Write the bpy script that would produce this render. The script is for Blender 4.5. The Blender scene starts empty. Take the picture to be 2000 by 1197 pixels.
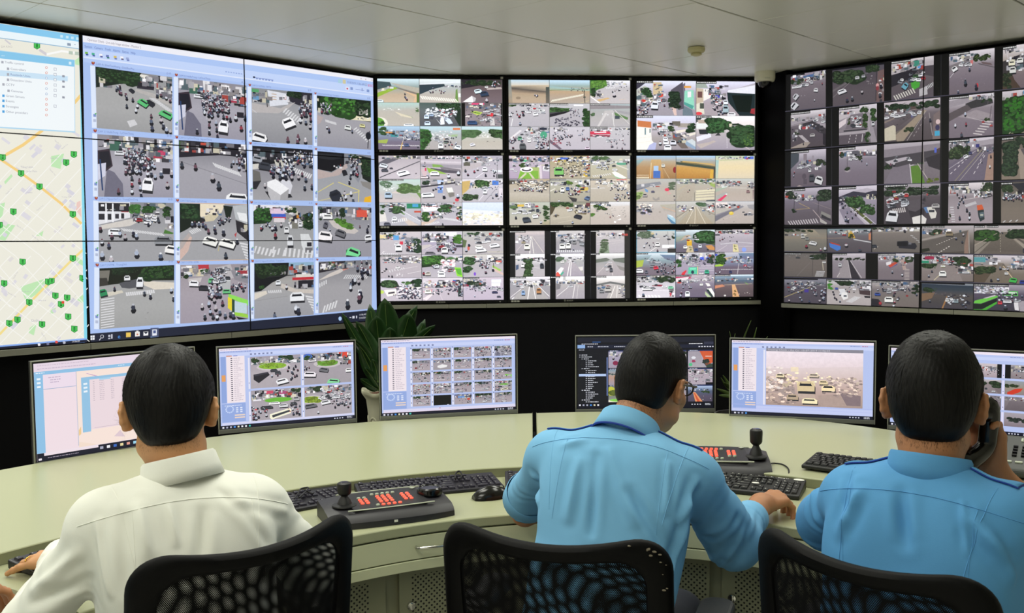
import bpy, bmesh, math, random
import numpy as np
from mathutils import Vector, Matrix, Euler
from mathutils.bvhtree import BVHTree

# ------------------------------------------------------------------ camera, world, lamps, exposure
SC = bpy.context.scene
COL = SC.collection
CAM_Z = 1.48
FPX, PITCH, ROLL = 1876.4, 0.0642, -0.0075
_r0 = Vector((1, 0, 0)); _u0 = Vector((0, math.sin(PITCH), math.cos(PITCH))); C_FWD = Vector((0, math.cos(PITCH), -math.sin(PITCH)))
C_RIGHT = _r0 * math.cos(ROLL) + _u0 * math.sin(ROLL)
C_UP = _u0 * math.cos(ROLL) - _r0 * math.sin(ROLL)
CAM = Vector((0, 0, CAM_Z))
cam_data = bpy.data.cameras.new('camera')
cam = bpy.data.objects.new('camera', cam_data); COL.objects.link(cam)
cam_data.sensor_fit = 'HORIZONTAL'; cam_data.sensor_width = 36.0
cam_data.lens = FPX / 2000 * 36.0
cam_data.clip_start = 0.02; cam_data.clip_end = 60
mw = Matrix((C_RIGHT, C_UP, -C_FWD)).transposed().to_4x4(); mw.translation = CAM
cam.matrix_world = mw
SC.camera = cam
cam_data.dof.use_dof = True; cam_data.dof.focus_distance = 2.7; cam_data.dof.aperture_fstop = 11.0

world = bpy.data.worlds.new('world'); SC.world = world; world.use_nodes = True
world.node_tree.nodes['Background'].inputs[0].default_value = (0.8, 0.9, 0.8, 1)
world.node_tree.nodes['Background'].inputs[1].default_value = 0.0
EXPO = 0.0
SC.view_settings.view_transform = 'Standard'; SC.view_settings.look = 'None'
SC.view_settings.exposure = EXPO; SC.view_settings.gamma = 1.0
SC.view_settings.use_curve_mapping = False
SC.cycles.use_denoising = True
SC.cycles.max_bounces = 6; SC.cycles.diffuse_bounces = 4; SC.cycles.glossy_bounces = 3; SC.cycles.transparent_max_bounces = 12
SC.cycles.sample_clamp_indirect = 4.0
SC.cycles.caustics_reflective = False; SC.cycles.caustics_refractive = False

CEIL = CAM_Z + 1.25
TH = 0.802                                                     # direction of the ceiling grid (and of the left wall)
G_O = Vector((-2.404, 5.010, 0)); G_E = Vector((math.cos(TH), math.sin(TH), 0)); G_N = Vector((math.sin(TH), -math.cos(TH), 0))
GS, GL = 0.6007, 1.187
# ceiling troffers: (i, j) cell of the grid, power
LAMPS = [(0.5, -1.5), (1.5, .5), (2.5, 2.5), (3.5, 4.5), (0.5, -4.5), (1.5, -2.5), (2.5, -.5), (3.5, 1.5), (2.5, -4.5), (3.5, -2.5), (4.5, -5.5)]  # row listed first is added past the desk to bounce light onto the ceiling
LAMP_W = 9.6
LAMP_COL = (1.0, 0.995, 0.88)
def grid_pt(i, j, z=0.0):
    p = G_O + G_E * (j * GS) + G_N * (i * GL); return Vector((p.x, p.y, z))
for k, (i, j) in enumerate(LAMPS):
    ld = bpy.data.lights.new('troffer_light', 'AREA'); ld.shape = 'RECTANGLE'; ld.size = GS * .86; ld.size_y = GL * .92
    ld.energy = LAMP_W; ld.color = LAMP_COL
    lo = bpy.data.objects.new('troffer_light', ld); COL.objects.link(lo)
    lo.location = grid_pt(i, j, CEIL - 0.045); lo.rotation_euler = (0, 0, TH)

def ray(px, py):
    return (C_RIGHT * ((px - 1000) / FPX) - C_UP * ((py - 598.5) / FPX) + C_FWD)
def on_z(px, py, z):
    d = ray(px, py); t = (z - CAM_Z) / d.z; return CAM + d * t
def on_plane(px, py, P, n):
    d = ray(px, py); t = (P - CAM).dot(n) / d.dot(n); return CAM + d * t
def on_y(px, py, y):
    d = ray(px, py); return CAM + d * (y / d.y)

# ------------------------------------------------------------------ helpers
def hexc(h):
    h = h.lstrip('#')
    if len(h) == 3: h = ''.join(c * 2 for c in h)
    return tuple(int(h[i:i + 2], 16) / 255 for i in (0, 2, 4))
def s2l(c): return c / 12.92 if c <= .04045 else ((c + .055) / 1.055) ** 2.4
def lin(h):
    c = hexc(h) if isinstance(h, str) else h
    return tuple(s2l(x) for x in c)
def rgb(r, g, b): return tuple(s2l(x / 255) for x in (r, g, b))

def mat(name, col, rough=.5, metal=0., spec=.5, noise=0., nscale=8., bump=0., bscale=60., coat=0., emit=None, estr=0., sheen=0.):
    m = bpy.data.materials.new(name); m.use_nodes = True
    nt = m.node_tree; b = nt.nodes['Principled BSDF']
    col = (*col, 1) if len(col) == 3 else col
    b.inputs['Base Color'].default_value = col; b.inputs['Roughness'].default_value = rough
    b.inputs['Metallic'].default_value = metal; b.inputs['Specular IOR Level'].default_value = spec
    if coat: b.inputs['Coat Weight'].default_value = coat; b.inputs['Coat Roughness'].default_value = .15
    if sheen: b.inputs['Sheen Weight'].default_value = sheen
    tc = nt.nodes.new('ShaderNodeTexCoord')
    if noise:
        n = nt.nodes.new('ShaderNodeTexNoise'); n.inputs['Scale'].default_value = nscale; n.inputs['Detail'].default_value = 4
        nt.links.new(tc.outputs['Object'], n.inputs['Vector'])
        hs = nt.nodes.new('ShaderNodeMix'); hs.data_type = 'RGBA'
        hs.inputs[6].default_value = tuple(c * (1 - noise) for c in col[:3]) + (1,)
        hs.inputs[7].default_value = tuple(min(1, c * (1 + noise)) for c in col[:3]) + (1,)
        nt.links.new(n.outputs[0], hs.inputs[0]); nt.links.new(hs.outputs[2], b.inputs['Base Color'])
    if bump:
        n2 = nt.nodes.new('ShaderNodeTexNoise'); n2.inputs['Scale'].default_value = bscale; n2.inputs['Detail'].default_value = 3
        nt.links.new(tc.outputs['Object'], n2.inputs['Vector'])
        bp = nt.nodes.new('ShaderNodeBump'); bp.inputs['Strength'].default_value = bump; bp.inputs['Distance'].default_value = .002
        nt.links.new(n2.outputs[0], bp.inputs['Height']); nt.links.new(bp.outputs[0], b.inputs['Normal'])
    if emit: b.inputs['Emission Color'].default_value = (*emit, 1); b.inputs['Emission Strength'].default_value = estr
    return m

def tag(o, label=None, cat=None, group=None, kind=None):
    if label: o['label'] = label
    if cat: o['category'] = cat
    if group: o['group'] = group
    if kind: o['kind'] = kind
    return o
def empty(name, loc=(0, 0, 0), rz=0., label=None, cat=None, group=None, rot=None):
    o = bpy.data.objects.new(name, None); COL.objects.link(o); o.location = loc
    o.rotation_euler = rot if rot else (0, 0, rz); o.empty_display_size = .05
    tag(o, label, cat, group); return o
def base_matrix(o):
    m = o.matrix_basis.copy()
    return base_matrix(o.parent) @ m if o.parent else m
def link_mesh(name, me, m, parent=None, world=True):
    if parent is not None and world: me.transform(base_matrix(parent).inverted())
    if m is not None:
        for mm in (m if isinstance(m, (list, tuple)) else [m]): me.materials.append(mm)
    o = bpy.data.objects.new(name, me); COL.objects.link(o)
    if parent is not None: o.parent = parent
    return o

class MB:
    def __init__(s): s.v = []; s.f = []; s.mi = []; s.cur = 0
    def add(s, vs, fs, M=None):
        n = len(s.v)
        s.v += [tuple(M @ Vector(v)) if M else tuple(v) for v in vs]
        s.f += [tuple(i + n for i in f) for f in fs]; s.mi += [s.cur] * len(fs); return s
    def box(s, x0, x1, y0, y1, z0, z1, M=None):
        return s.add([(x0, y0, z0), (x1, y0, z0), (x1, y1, z0), (x0, y1, z0), (x0, y0, z1), (x1, y0, z1), (x1, y1, z1), (x0, y1, z1)],
                     [(0, 3, 2, 1), (4, 5, 6, 7), (0, 1, 5, 4), (1, 2, 6, 5), (2, 3, 7, 6), (3, 0, 4, 7)], M)
    def prism(s, poly, z0, z1, M=None):                        # poly: xy points, counter-clockwise
        n = len(poly)
        vs = [(p[0], p[1], z0) for p in poly] + [(p[0], p[1], z1) for p in poly]
        fs = [tuple(range(n - 1, -1, -1)), tuple(range(n, 2 * n))] + [(i, (i + 1) % n, n + (i + 1) % n, n + i) for i in range(n)]
        return s.add(vs, fs, M)
    def rbox(s, x0, x1, y0, y1, z0, z1, r, M=None, n=5):       # box rounded in plan (xy)
        pts = []
        for cx, cy, a0 in ((x1 - r, y1 - r, 0), (x0 + r, y1 - r, 90), (x0 + r, y0 + r, 180), (x1 - r, y0 + r, 270)):
            for k in range(n + 1):
                a = math.radians(a0 + 90 * k / n); pts.append((cx + r * math.cos(a), cy + r * math.sin(a)))
        return s.prism(pts, z0, z1, M)
    def lathe(s, prof, n=24, M=None, caps=True):               # prof: (r, z)
        vs = []; fs = []
        for r, z in prof:
            for k in range(n):
                a = 2 * math.pi * k / n; vs.append((r * math.cos(a), r * math.sin(a), z))
        for i in range(len(prof) - 1):
            for k in range(n):
                k2 = (k + 1) % n; fs.append((i * n + k, i * n + k2, (i + 1) * n + k2, (i + 1) * n + k))
        if caps:
            fs.append(tuple(range(n - 1, -1, -1))); fs.append(tuple((len(prof) - 1) * n + k for k in range(n)))
        return s.add(vs, fs, M)
    def tube(s, path, r, n=8, M=None, closed=False, caps=True, flat=1.0):
        P = [Vector(p) for p in path]; L = len(P)
        rs = r if isinstance(r, (list, tuple)) else [r] * L
        vs = []; fs = []; up = None
        for i, p in enumerate(P):
            a = P[(i - 1) % L] if (closed or i > 0) else p; b = P[(i + 1) % L] if (closed or i < L - 1) else p
            t = (b - a)
            t = t.normalized() if t.length > 1e-9 else Vector((0, 0, 1))
            if up is None:
                up = Vector((0, 0, 1)) if abs(t.z) < .9 else Vector((1, 0, 0))
            sd = t.cross(up)
            if sd.length < 1e-6: sd = t.orthogonal()
            sd.normalize(); up = sd.cross(t).normalized()
            for k in range(n):
                a2 = 2 * math.pi * k / n; vs.append(p + sd * (rs[i] * math.cos(a2)) + up * (rs[i] * flat * math.sin(a2)))
        m = L if closed else L - 1
        for i in range(m):
            j = (i + 1) % L
            for k in range(n):
                k2 = (k + 1) % n; fs.append((i * n + k, i * n + k2, j * n + k2, j * n + k))
        if caps and not closed:
            fs.append(tuple(range(n - 1, -1, -1))); fs.append(tuple((L - 1) * n + k for k in range(n)))
        return s.add(vs, fs, M)
    def grid(s, rows, M=None, close_u=False, flip=False):      # rows: list of lists of points
        nr, nc = len(rows), len(rows[0]); vs = [p for r in rows for p in r]; fs = []
        for i in range(nr - 1):
            for k in range(nc if close_u else nc - 1):
                k2 = (k + 1) % nc; q = (i * nc + k, i * nc + k2, (i + 1) * nc + k2, (i + 1) * nc + k)
                fs.append(q[::-1] if flip else q)
        return s.add(vs, fs, M)
    def ball(s, c, r, n=12, M=None):
        rx, ry, rz = r if isinstance(r, (tuple, list)) else (r, r, r)
        prof = []; vs = []; fs = []
        for i in range(n + 1):
            a = -math.pi / 2 + math.pi * i / n
            for k in range(n * 2):
                b = math.pi * k / n
                vs.append((c[0] + rx * math.cos(a) * math.cos(b), c[1] + ry * math.cos(a) * math.sin(b), c[2] + rz * math.sin(a)))
        m = n * 2
        for i in range(n):
            for k in range(m): fs.append((i * m + k, i * m + (k + 1) % m, (i + 1) * m + (k + 1) % m, (i + 1) * m + k))
        return s.add(vs, fs, M)
    def build(s, name, m=None, parent=None, world=False, bevel=0., seg=2, smooth=None, solid=0., sub=0, merge=False):
        me = bpy.data.meshes.new(name); me.from_pydata(s.v, [], s.f); me.polygons.foreach_set('material_index', s.mi)
        if merge or smooth is not None:
            bm = bmesh.new(); bm.from_mesh(me); bmesh.ops.remove_doubles(bm, verts=bm.verts, dist=1e-5); bm.to_mesh(me); bm.free()
        o = link_mesh(name, me, m, parent, world)
        if smooth is not None:
            me.polygons.foreach_set('use_smooth', [True] * len(me.polygons)); me.set_sharp_from_angle(angle=math.radians(smooth))
        if solid:
            md = o.modifiers.new('solid', 'SOLIDIFY'); md.thickness = solid; md.offset = 0
        if bevel:
            md = o.modifiers.new('bevel', 'BEVEL'); md.width = bevel; md.segments = seg; md.limit_method = 'ANGLE'; md.angle_limit = math.radians(35)
        if sub:
            md = o.modifiers.new('sub', 'SUBSURF'); md.levels = md.render_levels = sub
        return o
def frame(loc, x, y, z=None):                                  # matrix from axes
    x = Vector(x).normalized(); y = Vector(y).normalized(); z = Vector(z) if z else x.cross(y).normalized()
    m = Matrix((x, y, z)).transposed().to_4x4(); m.translation = Vector(loc); return m
def catmull(pts, n):
    P = [Vector(p) for p in pts]; out = []
    P = [P[0] * 2 - P[1]] + P + [P[-1] * 2 - P[-2]]
    for i in range(1, len(P) - 2):
        for k in range(n):
            t = k / n
            out.append(.5 * ((2 * P[i]) + (P[i + 1] - P[i - 1]) * t + (2 * P[i - 1] - 5 * P[i] + 4 * P[i + 1] - P[i + 2]) * t * t + (3 * P[i] - P[i - 1] - 3 * P[i + 1] + P[i + 2]) * t ** 3))
    out.append(P[-2]); return out
def copy_tree(o, parent=None):
    c = o.copy(); COL.objects.link(c); c.parent = parent
    for ch in list(o.children): copy_tree(ch, c)
    return c

# ------------------------------------------------------------------ materials
M = {}
M['ceil'] = mat('ceiling_panel', rgb(236, 236, 226), .34, spec=.9, noise=.02, nscale=3, bump=.03, bscale=5)
M['ceilbar'] = mat('ceiling_bar', rgb(105, 105, 98), .5)
M['black'] = mat('black_cladding', rgb(5, 5, 6), .6, spec=.06, noise=.15, nscale=2)
M['black2'] = mat('dark_grey_cladding', rgb(15, 15, 18), .6, spec=.08, noise=.1, nscale=2)
M['cream_wall'] = mat('cream_wall', rgb(238, 237, 225), .8, noise=.03)
M['floor'] = mat('floor_tile', rgb(228, 226, 215), .3, noise=.08, nscale=5)
M['steel'] = mat('brushed_steel', rgb(150, 150, 138), .38, metal=.85, noise=.08, nscale=20)
M['bezel'] = mat('bezel_black', rgb(8, 8, 9), .5, spec=.15)
M['bezel_line'] = mat('bezel_edge', rgb(5, 5, 7), .5, spec=.2)
M['grey_txt'] = mat('grey_print', rgb(175, 175, 165), .5)
M['desk'] = mat('desk_laminate', rgb(168, 171, 138), .33, spec=.4, noise=.015, nscale=3, bump=.02, bscale=300)
M['deskedge'] = mat('desk_edge', rgb(138, 140, 110), .4, noise=.02)
M['deskfront_lit'] = mat('desk_front_lightened', rgb(214, 217, 180), .4, noise=.015)  # desk paint raised in tone to stand in for light on the front faces
M['metalpaint'] = mat('desk_metal_paint', rgb(142, 143, 116), .4, noise=.03)
M['chrome'] = mat('chrome', rgb(210, 210, 205), .15, metal=1.)
M['gap'] = mat('dark_gap', rgb(6, 6, 7), .8)
M['monitor'] = mat('monitor_shell', rgb(25, 25, 27), .4)
M['monrim'] = mat('monitor_rim', rgb(165, 165, 155), .35, metal=.6)
M['monchin'] = mat('monitor_chin', rgb(120, 122, 115), .4, metal=.3)
M['kb'] = mat('keyboard_plastic', rgb(26, 24, 34), .4, bump=.05, bscale=400)
M['key'] = mat('keycap', rgb(34, 31, 44), .42)
M['key2'] = mat('keycap_black', rgb(24, 24, 25), .42)
M['kb2'] = mat('keyboard_black', rgb(20, 20, 21), .45, bump=.05, bscale=400)
M['white_print'] = mat('white_print', rgb(225, 225, 215), .6)
M['ctl'] = mat('controller_body', rgb(40, 39, 44), .45, bump=.06, bscale=500)
M['ctlpanel'] = mat('controller_panel', rgb(26, 25, 30), .4)
M['ctltrim'] = mat('controller_trim', rgb(190, 195, 175), .35, metal=.3)
M['rubber'] = mat('black_rubber', rgb(15, 15, 16), .5)
M['gloss'] = mat('gloss_black', rgb(10, 10, 11), .18)
M['redkey'] = mat('lit_red_key', rgb(235, 90, 70), .4, emit=rgb(255, 110, 85), estr=.62)
M['paleKey'] = mat('pale_key', rgb(175, 185, 165), .45)
M['chairframe'] = mat('chair_frame', rgb(4, 4, 5), .6, spec=.13, bump=.1, bscale=250)
M['chairfab'] = mat('chair_fabric', rgb(16, 16, 18), .9, bump=.3, bscale=900)
M['plastic'] = mat('black_plastic', rgb(20, 20, 22), .4)
M['camwhite'] = mat('camera_white', rgb(225, 222, 198), .45)
M['cream'] = mat('detector_cream', rgb(205, 198, 150), .5)
M['potwhite'] = mat('pot_plaster', rgb(200, 198, 172), .7, bump=.2, bscale=40)
M['soil'] = mat('soil', rgb(95, 55, 35), .9, noise=.3, nscale=40)
M['scuff'] = mat('scuffed_rubber', rgb(120, 112, 96), .8)
M['leaf'] = mat('leaf', rgb(28, 58, 22), .4, noise=.35, nscale=14, coat=.1)
M['leafvein'] = mat('leaf_vein', rgb(90, 115, 55), .5)
M['leaf2'] = mat('grass_leaf', rgb(70, 90, 35), .5, noise=.3, nscale=10)
M['skin'] = mat('skin_tan', rgb(176, 122, 84), .5, noise=.07, nscale=25, bump=.15, bscale=180)
M['skin2'] = mat('skin_warm', rgb(205, 150, 104), .5, noise=.06, nscale=25, bump=.12, bscale=180)
M['hair'] = mat('black_hair', rgb(9, 8, 8), .5, spec=.22, noise=.3, nscale=60)
M['white_shirt'] = mat('white_cotton', rgb(238, 239, 230), .85, bump=.12, bscale=700, sheen=.1)
M['blue_shirt'] = mat('blue_cotton', rgb(118, 180, 222), .85, bump=.12, bscale=700, noise=.03, nscale=6)
M['blue_shirt2'] = mat('blue_cotton_deep', rgb(88, 158, 214), .85, bump=.12, bscale=700, noise=.03, nscale=6)
M['navy'] = mat('navy_piping', rgb(28, 62, 150), .8)
M['trouser'] = mat('dark_trousers', rgb(22, 26, 40), .9, bump=.2, bscale=400)
M['shoe'] = mat('black_shoe', rgb(14, 13, 13), .3)
M['gold'] = mat('gold_ring', rgb(215, 170, 80), .25, metal=1.)
M['eye'] = mat('eye_white', rgb(225, 220, 210), .3)
M['iris'] = mat('dark_iris', rgb(30, 18, 12), .2)
M['lip'] = mat('lip', rgb(150, 85, 70), .5)
M['phone'] = mat('phone_grey', rgb(62, 64, 62), .45)
M['lcd'] = mat('phone_lcd', rgb(135, 150, 125), .3)
M['diff'] = mat('troffer_diffuser', rgb(235, 235, 225), .5, emit=(1, 1, .93), estr=3.0)

# emissive display picture: the colour each pixel shows is stored on the mesh
def screen_mat(name, strength=1., tint=(1, 1, 1)):
    m = bpy.data.materials.new(name); m.use_nodes = True; nt = m.node_tree; b = nt.nodes['Principled BSDF']
    b.inputs['Base Color'].default_value = (.012, .012, .014, 1); b.inputs['Roughness'].default_value = .38; b.inputs['Specular IOR Level'].default_value = .25
    at = nt.nodes.new('ShaderNodeAttribute'); at.attribute_name = 'picture'
    tc = nt.nodes.new('ShaderNodeTexCoord')
    def mth(op, a, b_=None):
        n = nt.nodes.new('ShaderNodeMath'); n.operation = op
        for i, x in enumerate((a, b_)):
            if x is None: continue
            if isinstance(x, (int, float)): n.inputs[i].default_value = x
            else: nt.links.new(x, n.inputs[i])
        return n.outputs[0]
    n1 = nt.nodes.new('ShaderNodeTexNoise'); n1.inputs['Scale'].default_value = 60; n1.inputs['Detail'].default_value = 5; n1.inputs['Roughness'].default_value = .7
    nt.links.new(tc.outputs['Object'], n1.inputs['Vector'])
    f = mth('SUBTRACT', n1.outputs[0], .5); f = mth('MULTIPLY', f, at.outputs['Alpha']); f = mth('MULTIPLY', f, 2.2); f = mth('ADD', f, 1.); f = mth('MULTIPLY', f, strength)
    mx = nt.nodes.new('ShaderNodeMix'); mx.data_type = 'RGBA'; mx.blend_type = 'MULTIPLY'; mx.inputs[0].default_value = 1
    nt.links.new(at.outputs['Color'], mx.inputs[6]); mx.inputs[7].default_value = (*tint, 1)
    nt.links.new(mx.outputs[2], b.inputs['Emission Color']); nt.links.new(f, b.inputs['Emission Strength'])
    m.cycles.emission_sampling = 'NONE'
    return m
M['screen'] = screen_mat('display_picture')
# ------------------------------------------------------------------ the room
L0 = Vector((-2.4515, 5.553, 0)); L_ANG = .7958; L_D = Vector((math.cos(L_ANG), math.sin(L_ANG), 0)); L_N = Vector((math.sin(L_ANG), -math.cos(L_ANG), 0))
L_TW, L_TH = 1.0431, .5868
C0 = Vector((-.9678, 7.0828, 0)); C_ANG = .0891; C_D = Vector((math.cos(C_ANG), math.sin(C_ANG), 0)); C_N = Vector((math.sin(C_ANG), -math.cos(C_ANG), 0))
C_PW, C_PH, C_SW, C_SH = .9572, .5554, .9111, .5114
R0 = Vector((1.9924, 7.0489, 0)); R_ANG = -.7423; R_D = Vector((math.cos(R_ANG), math.sin(R_ANG), 0)); R_N = Vector((math.sin(R_ANG), -math.cos(R_ANG), 0))
R_TW, R_TH = .9793, .5509
ZT = CAM_Z + .97 * 1.25

def slab(name, A, B, z0, z1, t, m, kind='structure'):          # vertical wall slab from A to B, its front face on the line, thickness away from n
    d = (B - A).normalized(); n = Vector((d.y, -d.x, 0))
    mb = MB(); q = [A, B, B - n * t, A - n * t]
    mb.prism([(p.x, p.y) for p in q], z0, z1)
    o = mb.build(name, m); tag(o, kind=kind); return o
WO = .13                                                        # display depth in front of the walls
LA = L0 - L_D * 3.4 - L_N * WO; LB = L0 + L_D * (2 * L_TW + .10) - L_N * WO
CA = C0 - C_D * .06 - C_N * WO; CB = C0 + C_D * (2 * C_PW + C_SW + .10) - C_N * WO
RA = R0 - R_D * .02 - R_N * WO; RB = R0 + R_D * 3.6 - R_N * WO
slab('wall_left', LA, LB, 0, CEIL, .1, M['black'])
slab('wall_center', CA, CB, 0, CEIL, .1, M['black'])
slab('wall_right', RA, RB, 0, CEIL, .1, M['black'])
# dark grey panel below the centre displays, and black returns that close the corners
slab('trim_1', CA + C_N * .05 + C_D * .12, CB + C_N * .05 + C_D * .02, 0, ZT - 3 * C_PH - .035, .05, M['black2'])
CE = C0 + C_D * (2 * C_PW + C_SW + .055)
slab('wall_return', CE + C_N * .0, R0 - R_D * .0 - R_N * .02, 0, CEIL, .05, M['black'])
# far walls behind the camera close the room
slab('wall_side', Vector((LA.x, -3.0, 0)), Vector((LA.x, LA.y, 0)), 0, CEIL, .1, M['cream_wall'])
slab('wall_east', Vector((RB.x, RB.y, 0)), Vector((RB.x, -3.0, 0)), 0, CEIL, .1, M['cream_wall'])
slab('wall_back', Vector((RB.x, -3.0, 0)), Vector((LA.x, -3.0, 0)), 0, CEIL, .1, M['cream_wall'])
mb = MB(); mb.box(LA.x - .3, RB.x + .3, -3.3, 9.2, -.06, 0); tag(mb.build('floor', M['floor']), kind='structure')
# ceiling: metal panels 600 x 1200 hung on a grid, one mesh with the open joints between them
mb = MB(); rnd = random.Random(4)
XF = Matrix.Translation(G_O) @ Matrix.Rotation(TH, 4, 'Z')
for i in range(-6, 8):
    for j in range(-17, 14):
        c = grid_pt(i + .5, j + .5)
        if not (LA.x - .8 < c.x < RB.x + .8 and -3.6 < c.y < 9.0): continue
        if any(abs(i + .5 - a) < .1 and abs(j + .5 - b) < .1 for a, b in LAMPS): continue
        g = .0016; t = rnd.uniform(-.0014, .0014); t2 = rnd.uniform(-.0014, .0014)
        x0, x1 = j * GS + g, (j + 1) * GS - g; y0, y1 = -(i + 1) * GL + .006, -i * GL - .006
        e = .0012
        vs = [(x0 + e, y0 + e, t), (x1 - e, y0 + e, t2), (x1 - e, y1 - e, t), (x0 + e, y1 - e, -t), (x0, y0, .004), (x1, y0, .004), (x1, y1, .004), (x0, y1, .004), (x0, y0, .012), (x1, y0, .012), (x1, y1, .012), (x0, y1, .012)]
        mb.add([(a, b, c_ + CEIL) for a, b, c_ in vs], [(3, 2, 1, 0), (0, 1, 5, 4), (1, 2, 6, 5), (2, 3, 7, 6), (3, 0, 4, 7), (4, 5, 9, 8), (5, 6, 10, 9), (6, 7, 11, 10), (7, 4, 8, 11)], XF)
mb.cur = 1
for i in range(-6, 9):
    mb.box(-17 * GS, 14 * GS, -i * GL - .013, -i * GL + .013, CEIL + .0042, CEIL + .02, XF)
mb.box(LA.x - .5, RB.x + .5, -3.3, 9.3, CEIL + .02, CEIL + .08)
tag(mb.build('ceiling', [M['ceil'], M['ceilbar']]), kind='structure')
# troffers: unseen ceiling lamps, the front row added for bounce light
TR_L = ['in the added front row, far left', 'in the added front row, left of centre', 'in the added front row, right of centre', 'in the added front row, far right', 'behind the camera on the left', 'over the camera position', 'over the right-hand operator',
        'at the back of the room', 'behind the camera on the right', 'near the right side wall', 'in the far back corner']
for k, (i, j) in enumerate(LAMPS):
    t = empty('ceiling_troffer', grid_pt(i, j, CEIL), TH, 'recessed rectangular ceiling light panel ' + TR_L[k], 'ceiling light', 'ceiling troffers')
    w, l = GS * .96, GL * .96
    b = MB(); b.box(-w / 2, w / 2, -l / 2, -l / 2 + .03, -.03, .01); b.box(-w / 2, w / 2, l / 2 - .03, l / 2, -.03, .01)
    b.box(-w / 2, -w / 2 + .03, -l / 2 + .03, l / 2 - .03, -.03, .01); b.box(w / 2 - .03, w / 2, -l / 2 + .03, l / 2 - .03, -.03, .01)
    b.build('housing', M['camwhite'], t)
    b = MB(); b.box(-w / 2 + .03, w / 2 - .03, -l / 2 + .03, l / 2 - .03, -.012, .0); b.build('diffuser', M['diff'], t)

# steel ledges the displays stand on
def ledge(name, A, d, n, u0, u1, zt, h, depth, m, joints=()):
    mb = MB(); prev = u0
    for u in list(joints) + [u1]:
        p = A + d * (prev + .001); q = A + d * (u - .001)
        a, b = p + n * .012, q + n * .012; c, e = q - n * depth, p - n * depth
        mb.prism([(v.x, v.y) for v in (a, b, c, e)], zt - h, zt); prev = u
    return tag(mb.build(name, m, bevel=.002), kind='structure')
ledge('trim_2', L0, L_D, L_N, -2.2, 2 * L_TW + .01, ZT - 3 * L_TH - .004, .036, WO, M['steel'], (-1.0, 0, .9, 1.42))
ledge('trim_3', C0, C_D, C_N, .0, 2 * C_PW + C_SW + .055, ZT - 3 * C_PH + (C_PH - C_SH) - .028, .03, WO - .004, M['steel'], (.5, .78, 1.4, 2.2))
ledge('trim_4', R0, R_D, R_N, -.01, 3.4, ZT - 3 * R_TH - .004, .03, WO, M['steel'], (.98, 1.2, 2.0))

# smoke detector and dome camera on the ceiling
p = on_z(1360, 92, CEIL); t = empty('smoke_detector', p, 0, 'round cream smoke detector on the ceiling above the centre displays', 'smoke detector')
MB().lathe([(.001, -.004), (.052, -.004), (.055, -.008), (.055, -.024), (.048, -.034), (.036, -.038)], 32).build('base', M['cream'], t, smooth=30)
b = MB().lathe([(.028, -.036), (.032, -.042), (.032, -.05), (.02, -.056), (.001, -.057)], 32)
for k in range(10):
    a = k * math.pi / 5; b.box(.029, .034, -.006, .006, -.049, -.043, Matrix.Rotation(a, 4, 'Z'))
b.build('sensor', M['cream'], t, smooth=30)
p = on_z(1494, 140.5, CEIL); t = empty('dome_camera', p, 0, 'white ceiling dome security camera in the black corner right of the centre displays', 'security camera')
MB().lathe([(.001, .0), (.072, .0), (.074, -.008), (.074, -.056), (.066, -.07), (.052, -.074), (.05, -.074)], 40).build('housing', M['camwhite'], t, smooth=35)
MB().lathe([(.05, -.072), (.048, -.086), (.038, -.104), (.022, -.114), (.001, -.118)], 32).build('dome', M['gloss'], t, smooth=50)
b = MB(); b.box(-.02, .02, -.0755, -.073, -.058, -.054); b.build('vent', M['ctltrim'], t)
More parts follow.
